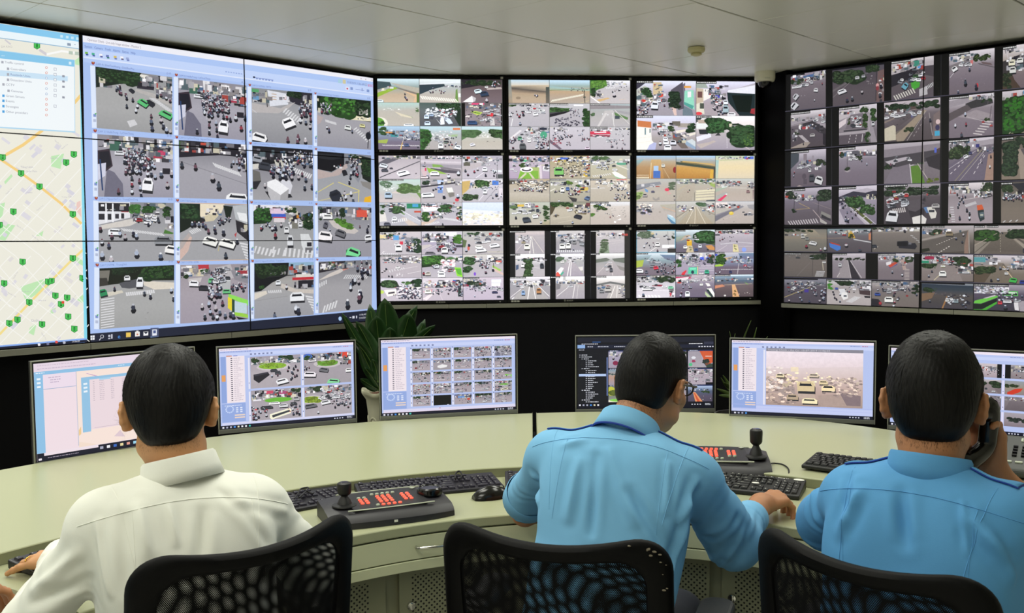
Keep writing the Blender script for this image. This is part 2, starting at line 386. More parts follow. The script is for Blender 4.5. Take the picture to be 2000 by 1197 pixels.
# ------------------------------------------------------------------ pictures on the displays
class Canvas:
    """Collects the flat coloured shapes of a picture that lies on a display plane, clipped to each display's glass."""
    def __init__(s, O, d, n, z=0.0):
        s.O, s.d, s.n = O, d, n; s.reg = []; s.k = 0; s.up = Vector((0, 0, 1))
    def region(s, u0, v0, u1, v1): s.reg.append([u0, v0, u1, v1, [], [], []]); return s.reg[-1]
    def uv(s, px, py):
        p = on_plane(px, py, s.O, s.n); r = p - s.O
        return r.dot(s.d), r.dot(s.up)
    def poly(s, pts, cols, lay=1, a=0.):
        s.k += 1; w = lay * .00035 + (s.k % 14) * .000022
        uvs = [s.uv(*p) for p in pts]; s.poly_uv(uvs, cols, w, a)
    def poly_uv(s, uvs, cols, w, a=0.):
        if isinstance(cols, (tuple, str)): cols = [cols] * len(uvs)
        cols = [lin(c) if isinstance(c, str) else c for c in cols]
        ar = sum(uvs[i][0] * uvs[(i + 1) % len(uvs)][1] - uvs[(i + 1) % len(uvs)][0] * uvs[i][1] for i in range(len(uvs)))
        if abs(ar) < 1e-9: return
        if ar < 0: uvs = uvs[::-1]; cols = cols[::-1]
        V = [(u, v, *c) for (u, v), c in zip(uvs, cols)]
        mnu = min(x[0] for x in V); mxu = max(x[0] for x in V); mnv = min(x[1] for x in V); mxv = max(x[1] for x in V)
        for r in s.reg:
            if mxu <= r[0] or mnu >= r[2] or mxv <= r[1] or mnv >= r[3]: continue
            P = V
            for ax, lim, sg in ((0, r[0], 1), (0, r[2], -1), (1, r[1], 1), (1, r[3], -1)):
                if all(sg * (x[ax] - lim) >= 0 for x in P): continue
                out = []
                for i in range(len(P)):
                    A, B = P[i - 1], P[i]; da = sg * (A[ax] - lim); db = sg * (B[ax] - lim)
                    if (da >= 0) != (db >= 0):
                        t = da / (da - db); out.append(tuple(A[q] + (B[q] - A[q]) * t for q in range(5)))
                    if db >= 0: out.append(B)
                P = out
                if not P: break
            if len(P) < 3: continue
            b = len(r[4]); r[4] += [(x[0], x[1], w) for x in P]; r[5].append(tuple(range(b, b + len(P)))); r[6] += [(x[2], x[3], x[4], a) for x in P]
    def text(s, txt, px, py, h, col, lay=3, dirpx=None, wmax=None):
        """text whose lower left corner is at the photo point, running towards dirpx (default: level)"""
        tri = glyphs(txt)
        if not tri: return
        p0 = s.uv(px, py); p1 = s.uv(px + 10, py) if dirpx is None else s.uv(*dirpx)
        e = Vector((p1[0] - p0[0], p1[1] - p0[1])).normalized(); f = Vector((-e.y, e.x))
        pv = s.uv(px, py - h); hh = Vector((pv[0] - p0[0], pv[1] - p0[1])).length / .72
        sx = hh
        if wmax:                                                # fit the width to a photo length
            q = s.uv(px + wmax, py); W = max(t[0] for g in tri for t in g); sx = (Vector(q) - Vector(p0)).length / max(W, .01)
        s.k += 1; w = lay * .00035 + (s.k % 14) * .000022
        for g in tri: s.poly_uv([(p0[0] + e.x * x * sx + f.x * y * hh, p0[1] + e.y * x * sx + f.y * y * hh) for x, y in g], col, w)
    def build(s, r, name, parent, m=None, cu=0, cv=0):
        me = bpy.data.meshes.new(name)
        Mx = [s.O + s.d * v[0] + s.up * v[1] + s.n * v[2] for v in r[4]]
        me.from_pydata([tuple(v) for v in Mx], [], r[5])
        at = me.color_attributes.new('picture', 'FLOAT_COLOR', 'CORNER')
        arr = np.array(r[6], dtype=np.float32)
        lv = np.zeros(len(me.loops), dtype=np.int32); me.loops.foreach_get('vertex_index', lv)
        at.data.foreach_set('color', arr[lv].ravel())
        return link_mesh(name, me, m or M['screen'], parent, True)
_G = {}
def glyphs(txt):
    if txt in _G: return _G[txt]
    cu = bpy.data.curves.new('t', 'FONT'); cu.body = txt; cu.size = 1.0; cu.resolution_u = 2
    o = bpy.data.objects.new('t', cu); COL.objects.link(o)
    dg = bpy.context.evaluated_depsgraph_get(); me = bpy.data.meshes.new_from_object(o.evaluated_get(dg))
    out = [[(me.vertices[i].co.x, me.vertices[i].co.y) for i in p.vertices] for p in me.polygons]
    bpy.data.objects.remove(o); bpy.data.curves.remove(cu); bpy.data.meshes.remove(me)
    _G[txt] = out; return out
def text_mesh(mb, txt, Mx, h):                                  # printed text on a real surface, h = cap height
    for g in glyphs(txt): mb.add([(x * h / .72, y * h / .72, 0) for x, y in g], [tuple(range(len(g)))], Mx)

def mixc(a, b, t): return tuple(x + (y - x) * t for x, y in zip(a, b))
class View:
    """one camera picture; coordinates run 0..100 across and down"""
    def __init__(s, cv, quad, spec, seed=1, lay=3, dim=1., sat=1.):
        s.c, s.q, s.rnd, s.lay, s.dim, s.sat = cv, quad, random.Random(seed * 7919 + 13), lay, dim, sat
        for op in spec.split(';'):
            t = op.split()
            if t: s.op(t)
    def P(s, x, y):
        x = min(max(x, 0), 100) / 100; y = min(max(y, 0), 100) / 100; (ax, ay), (bx, by), (cx, cy), (dx, dy) = s.q
        return (ax * (1 - x) * (1 - y) + bx * x * (1 - y) + cx * x * y + dx * (1 - x) * y, ay * (1 - x) * (1 - y) + by * x * (1 - y) + cy * x * y + dy * (1 - x) * y)
    def col(s, h, j=0.):
        c = lin(h) if isinstance(h, str) else h
        if s.sat != 1:
            g = sum(c) / 3; c = tuple(g + (x - g) * s.sat for x in c)
        f = s.dim * (1 + (s.rnd.uniform(-j, j) if j else 0)); return tuple(max(0, x * f) for x in c)
    def poly(s, pts, cols, l=1, a=.16):
        s.c.poly([s.P(*p) for p in pts], cols, s.lay + l, a)
    def ell(s, cx, cy, rx, ry, c, l=2, n=8, ang=0.):
        ca, sa = math.cos(ang), math.sin(ang)
        s.poly([(cx + rx * math.cos(2 * math.pi * k / n) * ca - ry * math.sin(2 * math.pi * k / n) * sa, cy + rx * math.cos(2 * math.pi * k / n) * sa + ry * math.sin(2 * math.pi * k / n) * ca) for k in range(n)], c, l)
    def car(s, c, x, y, w, h, ang=0.):
        a = math.radians(ang); ca, sa = math.cos(a), math.sin(a)
        R = lambda pts, ox=0, oy=0: [(x + ox + (px * w / 2) * ca - (py * h / 2) * sa * .9, y + oy + (px * w / 2) * sa * (h / w if w > h else 1) * 1. + (py * h / 2) * ca) for px, py in pts]
        s.poly(R([(-.95, -.4), (-.6, -.9), (.7, -.9), (1, -.2), (1, .9), (-1, .9)], w * .05, h * .16), s.col('2a2a30'), 3)
        s.poly(R([(-1, -.3), (-.65, -.8), (.6, -.8), (1, -.25), (1, .8), (-1, .8)]), s.col(c, .05), 4)
        s.poly(R([(-.62, -.62), (.5, -.62), (.72, -.05), (-.78, -.05)]), s.col('22242c'), 5)
        s.poly(R([(-.5, -.8), (.42, -.8), (.5, -.45), (-.58, -.45)]), s.col(c, .1), 5)
    def bike(s, x, y, h):
        r = s.rnd; w = h * .34; t = r.choice(['d3d7e0', 'aab4c8', '5a6478', '6a4a58', '3f4652', 'b9b2b8', '27283a', '343848', '8d3a48' if r.random() < .4 else '4a5068'])
        h *= .92
        s.ell(x + w * .1, y + h * .2, w * .62, h * .32, s.col('1d1d26', .3), 3, 6)
        s.ell(x, y - h * .14, w * .5, h * .26, s.col(t, .1), 4, 6)
        s.ell(x, y - h * .42, w * .3, h * .12, s.col(r.choice(['e4e6ec', '2a2a33', 'b9bcc6', '6a4450'])), 5, 5)
    def op(s, t):
        k = t[0]; r = s.rnd
        n = lambda i: float(t[i])
        if k == 'g':
            cs = [s.col(c) for c in t[1:]]; m = len(cs) - 1
            if m < 1: cs.append(cs[0]); m = 1
            for i in range(m): s.poly([(0, 100 * i / m), (100, 100 * i / m), (100, 100 * (i + 1) / m), (0, 100 * (i + 1) / m)], [cs[i], cs[i], cs[i + 1], cs[i + 1]], 0, .1)
        elif k == 'p':
            c = s.col(t[1]); v = list(map(float, t[2:])); s.poly(list(zip(v[::2], v[1::2])), c, 1)
        elif k == 'P':
            c = s.col(t[1]); v = list(map(float, t[2:])); s.poly(list(zip(v[::2], v[1::2])), c, 3)
        elif k == 'q':
            a, b = s.col(t[1]), s.col(t[2]); v = list(map(float, t[3:])); pts = list(zip(v[::2], v[1::2])); s.poly(pts, [a, a] + [b] * (len(pts) - 2), 1)
        elif k == 'r': s.poly([(n(2), n(3)), (n(4), n(3)), (n(4), n(5)), (n(2), n(5))], s.col(t[1]), 2)
        elif k == 'R': s.poly([(n(2), n(3)), (n(4), n(3)), (n(4), n(5)), (n(2), n(5))], s.col(t[1]), 4)
        elif k == 'e': s.ell(n(2), n(3), n(4), n(5), s.col(t[1]), 2, 14)
        elif k == 'l':
            a = Vector((n(2), n(3))); b = Vector((n(4), n(5))); d = (b - a).normalized(); w = Vector((-d.y, d.x)) * n(6) / 2
            s.poly([a + w, b + w, b - w, a - w], s.col(t[1]), 2)
        elif k == 'd':                                          # dashed line: col x0 y0 x1 y1 w count
            a = Vector((n(2), n(3))); b = Vector((n(4), n(5))); m = int(n(7)); d = (b - a).normalized(); w = Vector((-d.y, d.x)) * n(6) / 2
            for i in range(m):
                p = a + (b - a) * (i / m); q = a + (b - a) * ((i + .5) / m); s.poly([p + w, q + w, q - w, p - w], s.col(t[1]), 2)
        elif k == 'z':                                          # zebra: x0 y0 x1 y1 count lx ly thick
            m = int(n(5)); c = s.col(t[9] if len(t) > 9 else 'd9d9dc'); th = n(8)
            for i in range(m):
                f = i / max(1, m - 1); x = n(1) + (n(3) - n(1)) * f; y = n(2) + (n(4) - n(2)) * f; lx, ly = n(6), n(7)
                if abs(ly) >= abs(lx): s.poly([(x - th / 2, y), (x + th / 2, y), (x + th / 2 + lx, y + ly), (x - th / 2 + lx, y + ly)], c, 2)
                else: s.poly([(x, y - th / 2), (x + lx, y + ly - th / 2), (x + lx, y + ly + th / 2), (x, y + th / 2)], c, 2)
        elif k == 'n':                                          # specks: col x0 y0 x1 y1 count size
            for _ in range(int(n(6))):
                z = n(7) * r.uniform(.5, 1.3); s.ell(r.uniform(n(2), n(4)), r.uniform(n(3), n(5)), z, z * r.uniform(.5, 1.2), s.col(t[1], .35), 3, 5)
        elif k == 'k':                                          # street clutter: x0 y0 x1 y1 count size
            for _ in range(int(n(5))):
                x, y = r.uniform(n(1), n(3)), r.uniform(n(2), n(4)); w = n(6) * r.uniform(.4, 1.5); h = n(6) * r.uniform(.5, 1.8)
                c = r.choice(['d8d6da', 'a8a6ac', '6d6b74', '3a3840', '25242c', 'efedf0', '8f8a8c', '54636a', 'a2453f' if r.random() < .4 else '8a8890', '4f6a8c' if r.random() < .5 else '77757c', 'c9c3ae'])
                s.poly([(x, y), (x + w, y), (x + w, min(y + h, n(4))), (x, min(y + h, n(4)))], s.col(c, .15), 1 + int(r.random() * 2))
        elif k == 'f':                                          # foliage: x0 y0 x1 y1 [count] [light colour]
            m = int(n(5)) if len(t) > 5 else 14; lc = t[6] if len(t) > 6 else '3f7030'
            lum = sum(hexc(lc)) / 3
            x0, y0, x1, y1 = n(1), n(2), n(3), n(4); R_ = min(x1 - x0, y1 - y0) * .30
            for i in range(m):
                x, y = r.uniform(x0 + R_ * .6, x1 - R_ * .6), r.uniform(y0 + R_ * .6, y1 - R_ * .6); q = r.uniform(.7, 1.25) * R_
                s.ell(x, y, q, q * .85, s.col(mixc(lin('1a281c'), lin(lc), .4 if len(t) > 6 and lum > .42 else .12), .3), 2, 9)
            for i in range(m * 3):
                x, y = r.uniform(x0 + R_ * .3, x1 - R_ * .3), r.uniform(y0 + R_ * .2, y1 - R_ * .5); q = r.uniform(.1, .3) * R_
                s.ell(x, y, q, q * .8, s.col(mixc(lin('344a30'), lin(lc), r.random() * .8)), 3, 6)
        elif k == 'm':                                          # riders: x0 y0 x1 y1 count height
            for _ in range(int(n(5))):
                y = r.uniform(n(2), n(4)); s.bike(r.uniform(n(1), n(3)), y, n(6) * (.75 + .5 * (y - n(2)) / max(1, n(4) - n(2))))
        elif k == 'M':                                          # riders at given points: height x y x y ...
            v = list(map(float, t[2:]))
            for x, y in zip(v[::2], v[1::2]): s.bike(x, y, n(1))
        elif k == 'c': s.car(t[1], n(2), n(3), n(4), n(5), n(6) if len(t) > 6 else 0)
        elif k == 'C':                                          # several cars: x0 y0 x1 y1 count size
            for _ in range(int(n(5))):
                y = r.uniform(n(2), n(4)); z = n(6) * (.7 + .6 * (y - n(2)) / max(1, n(4) - n(2)))
                s.car(r.choice(['e8e8ec', 'e8e8ec', 'b9bcc4', '44464e', '8a8c94', '9c3038' if r.random() < .3 else 'd4d4da']), r.uniform(n(1), n(3)), y, z, z * .8, r.uniform(-25, 25))
        elif k == 'h':                                          # caption bar at the top: x1 [x2 x3]
            s.poly([(0, 0), (n(1), 0), (n(1), 7), (0, 7)], s.col('0c0c10'), 4)
            s.caption(1, n(1) - 1)
            if len(t) > 3: s.poly([(n(2), 0), (n(3), 0), (n(3), 7), (n(2), 7)], s.col('0c0c10'), 4); s.caption(n(2) + 1, n(3) - 1)
    def caption(s, x0, x1):
        x = x0
        while x < x1:
            w = s.rnd.uniform(1.2, 3.2); s.poly([(x, 2), (min(x + w, x1), 2), (min(x + w, x1), 5), (x, 5)], s.col('d8d8d8', .2), 5); x += w + .9
def sub_quad(q, x0, y0, x1, y1):
    v = View.__new__(View); v.q = q
    return [v.P(x0, y0), v.P(x1, y0), v.P(x1, y1), v.P(x0, y1)]
# ------------------------------------------------------------------ the left video wall
def tile(name, O, d, n, u0, u1, v0, v1, label, group, cat='display panel', inset=.0028):
    c = O + d * ((u0 + u1) / 2); t = empty(name, (c.x, c.y, v0), math.atan2(d.y, d.x), label, cat, group)
    mb = MB(); w, h = (u1 - u0) / 2 - .0004, v1 - v0 - .0008
    mb.box(-w, w, .0008, .085, .0004, h); mb.box(-w + .02, w - .02, .085, WO - .004, .02, h - .02)
    for a in ((-w, -w + inset, 0, h), (w - inset, w, 0, h), (-w + inset, w - inset, 0, inset), (-w + inset, w - inset, h - inset, h)):
        mb.box(a[0], a[1], -.004, .0008, a[2] + .0004, a[3])
    mb.build('bezel', M['bezel_line'], t)
    return t
UI = 'a9c1f0'
LW = Canvas(L0, L_D, L_N); LW.O = Vector((L0.x, L0.y, 0))
TL_ = []
rown = ['top', 'middle', 'bottom']; coln = {-1: 'left column', 0: 'centre column', 1: 'right column beside the centre displays'}
what = {(-1, 0): 'with the traffic control list', (-1, 1): 'with green map markers', (-1, 2): 'with map markers and blue strip', (0, 0): 'with the window title and menu bar', (0, 1): 'with street pictures only', (0, 2): 'with the taskbar icons',
        (1, 0): 'with the red logo', (1, 1): 'with street pictures only', (1, 2): 'with the taskbar clock behind the plant'}
for c in (-1, 0, 1):
    for r in range(3):
        u0, u1 = c * L_TW, (c + 1) * L_TW; v1, v0 = ZT - r * L_TH, ZT - (r + 1) * L_TH
        t = tile('video_wall_panel', LW.O, L_D, L_N, u0, u1, v0, v1, f'{rown[r]} video wall panel in the {coln[c]} of the left wall, {what[(c, r)]}', 'left video wall panels')
        TL_.append((t, LW.region(u0 + .0028, v0 + .0028, u1 - .0028, v1 - .0028)))
# map
Q = LW.poly
_all = LW.reg; LW.reg = _all[:3]
Q([(-300, -10), (160, 60), (170, 690), (-300, 800)], 'ebe9dc', 0)
rr = random.Random(5)
def road(pts, w, c, lay):
    for a, b in zip(pts[:-1], pts[1:]):
        a, b = Vector(a), Vector(b); d = (b - a).normalized(); n = Vector((-d.y, d.x)) * w / 2; e = d * w * .3
        Q([a + n - e, b + n + e, b - n + e, a - n - e], c, lay)
for k in range(110):
    x = rr.uniform(-240, 158); y = rr.uniform(258, 660); a = rr.choice([.62, .62, -.75]); w, h = rr.uniform(5, 20), rr.uniform(4, 11)
    ca, sa = math.cos(a), math.sin(a); Q([(x + u * w / 2 * ca - v * h / 2 * sa, y + u * w / 2 * sa + v * h / 2 * ca) for u, v in ((-1, -1), (1, -1), (1, 1), (-1, 1))], rr.choice(['d9d6dd', 'dcd9e0', 'd6d4de', 'e0dcda']), 1)
for g in ([(40, 560), (85, 545), (95, 560), (50, 588)], [(58, 640), (72, 630), (66, 655), (56, 650)], [(150, 585), (162, 575), (166, 595)], [(0, 435), (30, 440), (10, 470), (-20, 465)], [(100, 305), (125, 300), (118, 330), (100, 325)], [(100, 605), (110, 600), (104, 612), (97, 613)], [(-60, 420), (10, 395), (4, 425), (-50, 450)], [(148, 500), (163, 510), (163, 520), (150, 512)], [(8, 355), (22, 340), (25, 344), (10, 360)], [(70, 460), (85, 450), (82, 462)], [(146, 118), (157, 110), (157, 128), (147, 126)]):
    Q(g, 'bfe6b4', 1)
for a in (-200, -150, -110, -70, -40, -8, 25, 60, 95, 130): road([(a, 470), (a + 160, 300)], 1.5, 'f5f4ee', 2); road([(a, 680), (a + 170, 500)], 1.5, 'f5f4ee', 2)
for a in (-260, -200, -150, -100, -50, 0, 45): road([(a, 400), (a + 130, 500), (a + 220, 600)], 1.4, 'f5f4ee', 2)
for a in (-260, -200, -140, -80): road([(a, 480), (a + 300, 700)], 1.4, 'f5f4ee', 2)
road([(82, 255), (45, 283), (5, 306), (-60, 340)], 6, 'f3cf83', 2); road([(-20, 300), (5, 314), (41, 338), (77, 364), (120, 398), (158, 436)], 5, 'f3cf83', 2)
road([(-60, 690), (0, 652), (57, 592), (96, 552), (142, 506), (164, 486)], 4.5, 'f2dc8e', 2); road([(146, 200), (158, 186)], 6, 'f3cf83', 2); Q([(150, 395), (157, 392), (159, 425), (148, 410)], 'ecc9c0', 1)
for x, y, h, tx in ((60, 628, 5, 'Quận 1'), (40, 328, 4, 'Tăng Lãnh'), (50, 336, 3.4, 'Quản Phúc'), (98, 310, 2.6, 'Công Viên'), (42, 570, 2.6, 'Công viên'), (120, 386, 2.5, 'Trường THPT'), (75, 588, 3, 'Nhà thờ'), (52, 377, 2.5, 'Cinema')): LW.text(tx, x, y, h, 'b6b3bf', 3)
for x, y, x2, y2 in ((120, 292, 136, 280), (72, 412, 92, 396), (32, 440, 52, 455), (62, 460, 84, 478), (12, 380, 34, 358), (26, 545, 42, 522), (15, 572, 50, 592), (140, 590, 160, 560), (80, 650, 92, 668), (106, 274, 124, 290), (96, 330, 118, 356)):
    LW.text('Nguyễn Trãi', x, y, 2.3, 'b9b6c2', 3, dirpx=(x2, y2))
def pin(x, y, s=1., red=False):
    w = 6.2 * s
    Q([(x - w, y - w), (x + w, y - w * .85), (x + w, y + w * .7), (x, y + w * 1.25), (x - w, y + w * .65)], '1f8a35', 4)
    Q([(x - w * .8, y - w * .8), (x + w * .8, y - w * .66), (x + w * .8, y + w * .55), (x, y + w), (x - w * .8, y + w * .5)], '4fc95a', 5)
    for k in (-.45, 0, .45): Q([(x - w * .32, y + w * k - w * .16), (x + w * .32, y + w * k - w * .16), (x + w * .32, y + w * k + w * .16), (x - w * .32, y + w * k + w * .16)], '12682a', 6)
    if red: Q([(x + w * .2, y - w), (x + w, y - w), (x + w, y - w * .2), (x + w * .2, y - w * .2)], 'e2452f', 7)
for x, y in ((72, 89), (5, 307), (144, 301), (129, 317), (41, 338), (77, 364), (26, 413), (142, 418), (-1, 439), (44, 511), (142, 504), (8, 553), (94, 550), (161, 543), (57, 590), (108, 577), (131, 581), (133, 618), (18, 631), (34, 624), (82, 633), (145, 642), (-60, 380), (-90, 560), (-40, 500)): pin(x, y)
pin(101, 548, .9); pin(119, 594, 1, True)
# map window frame and list panel
Q([(-300, 2), (158, 69.5), (155.5, 82), (-300, 16)], '86c9ef', 5); Q([(-300, 16), (156, 82), (156, 96), (-300, 32)], 'eaf5fa', 5); Q([(-300, 32), (156, 95), (156, 96.6), (-300, 33.5)], '8fb7d4', 6)
for x, y in ((120, 71), (131, 72.5), (141, 74), (151, 75.5)): Q([(x - 2.6, y - 2.6), (x + 2.6, y - 2.2), (x + 2.6, y + 2.8), (x - 2.6, y + 2.4)], 'c8e8f7', 6)
Q([(131, 84), (138, 85), (138, 90), (131, 89)], '8a9ab0', 7); Q([(144, 86.5), (148, 87), (146, 88.5)], '8a9ab0', 7)
for x in (134, 146): Q([(x, 99.5 + (x - 134) * .1), (x + 8, 100.5 + (x - 134) * .1), (x + 8, 107 + (x - 134) * .1), (x, 106 + (x - 134) * .1)], 'b9c7b9', 5)
LW.text('DA KAO', 2, 93, 4, 'bcb9b6', 4)
road([(10, 78), (20, 86)], 3, 'd0ccd2', 3); road([(78, 98), (90, 106)], 5, 'd0ccd2', 3); road([(92, 106), (120, 100), (156, 104)], 4, 'f8f8f6', 3)
Q([(154.5, 96), (158.5, 96), (170, 664), (164, 664)], '86d8ee', 6)
Q([(-300, 60), (145.6, 117), (146.6, 259), (-300, 232)], 'aed6ee', 6); Q([(-300, 62), (145, 118), (145, 130.5), (-300, 80)], '86c6ea', 7); Q([(-300, 80), (144.5, 130.5), (145.5, 256.5), (-300, 229)], 'f0f6f9', 7)
Q([(134, 120.5), (139, 121), (139, 126.5), (134, 126)], 'd6ecf6', 8); LW.text('ems', 2, 110, 3, 'd8ecf6', 8)
Q([(-100, 128), (132, 149), (132, 159), (-100, 140)], 'c9e2f4', 8)
for i, (tx, x, y, ic) in enumerate((('Traffic control', 9, 123.5, 0), ('Controllers', 20, 136.5, 1), ('Roadside Units', 20, 147.5, 1), ('Detection Units', 20, 158, 1), ('CCTV', 11, 167, 0), ('Cameras', 21, 179.5, 1), ('Green Streets', 11, 189, 2), ('Events', 11, 199, 2), ('Strategies', 11, 209.5, 2), ('Other providers', 11, 220, 2))):
    LW.text(tx, x, y, 4.4, '87899a' if i != 2 else '6a7fae', 9, dirpx=(x + 100, y + 10 - i * .3))
    xi = x - 7; Q([(xi, y - 4.6), (xi + 4.6, y - 4.2), (xi + 4.6, y + .6), (xi, y + .2)], ['a9abb6', 'a9abb6', '4aa0dc'][ic], 9)
for i in range(10):
    y = 132 + i * 10.3
    c = 'e0714d' if i in (0, 1, 3, 6, 7, 8, 9) else '8fa8cc'
    for rad, cc, l in ((2.5, c, 9), (1.7, 'f0f6f9', 10)): Q([(90.3 + rad * math.cos(a), y + rad * math.sin(a)) for a in [k * math.pi / 4 for k in range(8)]], cc, l)
    if i in (0, 1, 2, 3, 4, 5, 7):
        Q([(104.6, y + .4), (110, y + .9), (110, y + 6.2), (104.6, y + 5.7)], 'a5a9b8', 9); Q([(105.4, y + 1.2), (109.3, y + 1.7), (109.3, y + 5.5), (105.4, y + 5)], 'f0f6f9', 10)
    if i in (1, 2, 3, 5): Q([(121, y + 4.5), (126, y + 5), (126, y + 9), (121, y + 8.5)], '9296a4', 9)
# map taskbar
Q([(-300, 700), (168.5, 660), (169, 663), (-300, 703)], '87adf0', 9); Q([(-300, 703), (169, 662), (172, 676), (-300, 722)], '171a30', 8); Q([(-300, 713), (165.5, 668.3), (165.8, 672.5), (-300, 718)], '7ba6f3', 9)
for x, y, c in ((76, 673, 'e8e8f0'), (93, 671.5, '77799a'), (110, 668, 'e0504a'), (125, 669, 'b9bccc')): Q([(x - 3, y - 2), (x, y - 3), (x + 3, y - 1), (x + 2, y + 2), (x - 2, y + 2.3)], c, 10)
LW.text('11:06:09', 139.5, 668.8, 3.3, 'e8e8f0', 10, dirpx=(160, 667))
# operator window (centre and right columns)
LW.reg = _all[3:]
Q([(161, 50), (760, 130), (760, 700), (171.5, 700)], UI, 0)
Q([(161, 60), (740, 145), (740, 161.5), (162, 82)], 'eeeef6', 2)
Q([(162, 82), (740, 161.5), (740, 172), (162, 94.5)], 'adc6f4', 2); Q([(162, 94.5), (740, 172), (740, 187), (163, 110)], 'c3d5f9', 2); Q([(163, 110), (740, 187), (740, 189), (163, 113)], 'dde6fb', 2)
Q([(163, 113), (740, 189), (740, 196), (163, 121)], 'b4caf5', 2)
LW.text('Operator Client - Live only Image window - Monitor 2', 170.5, 79.5, 5.2, '8e8794', 4, dirpx=(270, 94.3), wmax=103)
LW.text('System   Camera   Tools   Alarms   Extras   Help', 165, 92.5, 4.9, '5a6cb0', 4, dirpx=(262, 106), wmax=98)
for i, (x, y, c1, c2) in enumerate(((169, 105, '7ab84a', '3c4f9c'), (182, 107, '49b08a', '5560a8'), (197, 109, 'f4f4fa', '5a62a0'), (210, 111, '6a7ab8', '3d7a70'), (225, 113, 'd8c060', '7080b8'), (238, 114, 'f4f4fa', '60587c'), (249, 116, '9aa8d4', '7888c0'))):
    Q([(x - 3.2, y - 4), (x + 2.6, y - 3.3), (x + 2.6, y + 1), (x - 3.2, y + .3)], c1, 4); Q([(x - 1.5, y), (x + 3.4, y + .6), (x + 3.4, y + 3.6), (x - 1.5, y + 3)], c2, 4)
for i in range(7): Q([(440 + i * 5, 139 + i * .7), (443 + i * 5, 139.5 + i * .7), (443 + i * 5, 141.5 + i * .7), (440 + i * 5, 141 + i * .7)], '92a8dc', 4)
Q([(494, 150.5), (534, 156), (534, 157), (494, 151.5)], '6678b8', 4); Q([(494, 149), (498, 149.5), (498, 152.5), (494, 152)], '20243c', 5)
for i in range(6): Q([(500 + i * 6, 152.5 + i * .85), (503 + i * 6, 153 + i * .85), (503 + i * 6, 155 + i * .85), (500 + i * 6, 154.6 + i * .85)], '7d8fc8', 5)
Q([(660, 154), (667, 155), (667, 163), (660, 162)], 'a8cfe0', 4); Q([(669, 155), (675, 156), (675, 164), (669, 163)], 'cfc9a0', 4)
LW.text('7/15/2019 11:06 AM', 678, 162.5, 4.2, '6a72a8', 4, dirpx=(710, 167), wmax=33)
for rad, cc, l in ((2.6, '8f98b8', 4), (1.7, 'b4caf5', 5)): Q([(714.5 + rad * .8 * math.cos(a), 165.5 + rad * math.sin(a)) for a in [k * math.pi / 5 for k in range(10)]], cc, l)
LW.text('BOSCH', 718.2, 168.8, 4.6, 'e0305a', 5, dirpx=(735, 171.2), wmax=12.3)
Q([(675, 169), (681, 170), (681, 177), (675, 176)], 'e2e6f8', 4); Q([(676.5, 171.5), (679.5, 172), (679.5, 175), (676.5, 174.5)], 'c04060', 5)
for x, y in ((687, 173), (719, 177.5)): Q([(x - 3, y - 3), (x + 2, y - 2.3), (x + 2, y + 3), (x - 3, y + 2.4)], '8298cc', 4)
Q([(694, 174), (711, 176.3), (711, 177.2), (694, 175)], '7d8fc8', 4); Q([(706, 172), (708, 172.2), (708, 178), (706, 177.8)], '8f9fd0', 5)
for x, y in ((705, 153.7), (714, 155), (726, 156.5)): Q([(x - 1, y - 1), (x + 1, y - .8), (x + 1, y + 1), (x - 1, y + .8)], 'b9a6b4', 4)
# cells
LX = [((186, 336), (190, 337), (192, 339), (194, 340)), ((348, 481), (349, 481.5), (350.5, 483.5), (352, 484.5)), ((491, 609.5), (492.5, 610.5), (494.5, 611.5), (496.5, 612.5)), ((618.7, 724), (619.8, 724.5), (620.6, 725), (622.3, 726))]
LYT = [((130, 151), (152, 167), (171, 182), (186.5, 197)), ((262, 272.5), (273.5, 282.5), (284.5, 292.5), (295, 303.5)), ((393.5, 396.5), (397, 400), (400, 402), (402.7, 405)), ((524, 517.5), (517.5, 515), (514.5, 511.5), (511, 507.3))]
LYB = [((250, 263), (264, 274), (276.5, 283.5), (285.5, 292.5)), ((384, 386), (386.5, 390), (390.3, 392), (393, 395)), ((512, 509), (508.3, 506.8), (505.5, 503.5), (502.5, 501)), ((643, 632), (632, 623), (622.5, 614.5), (611.6, 602.7))]
LABELS = [['CAM 4.1 DienTienHoang - DienBienPhu', 'CAM 2.3 HaiBaTrung - LyChinhThang', 'CAM 3.5 VoThiSau - BHTQ', 'CAM 2.5 LyChinhThang - TranQuoc'], ['CAM 3.3 HaiBaTrung - LyChinhThang', 'CAM 2.1 LyChinhThang - NguyenThong', 'CAM 3.4 DienBienPhu - Pasteur', 'CAM 3.3 Pasteur - NTMKhai'],
          ['CAM 5.2 NguyenVanTroi - TruongQuocDung', 'CAM 7.02 Pasteur - LyTuTrong', 'CAM 3.32 HoangVanThu - XuanDieu', 'CAM 1.03 NgaTuPhuNhuan'], ['CAM 7.3 NTMK - TruongDinh', 'CAM 7.7 CMT8 - NTMK', 'CAM 7.5 NguyenDinhChieu - TruongDinh', 'CAM 2.7 BaoDaiCh - NTMK']]
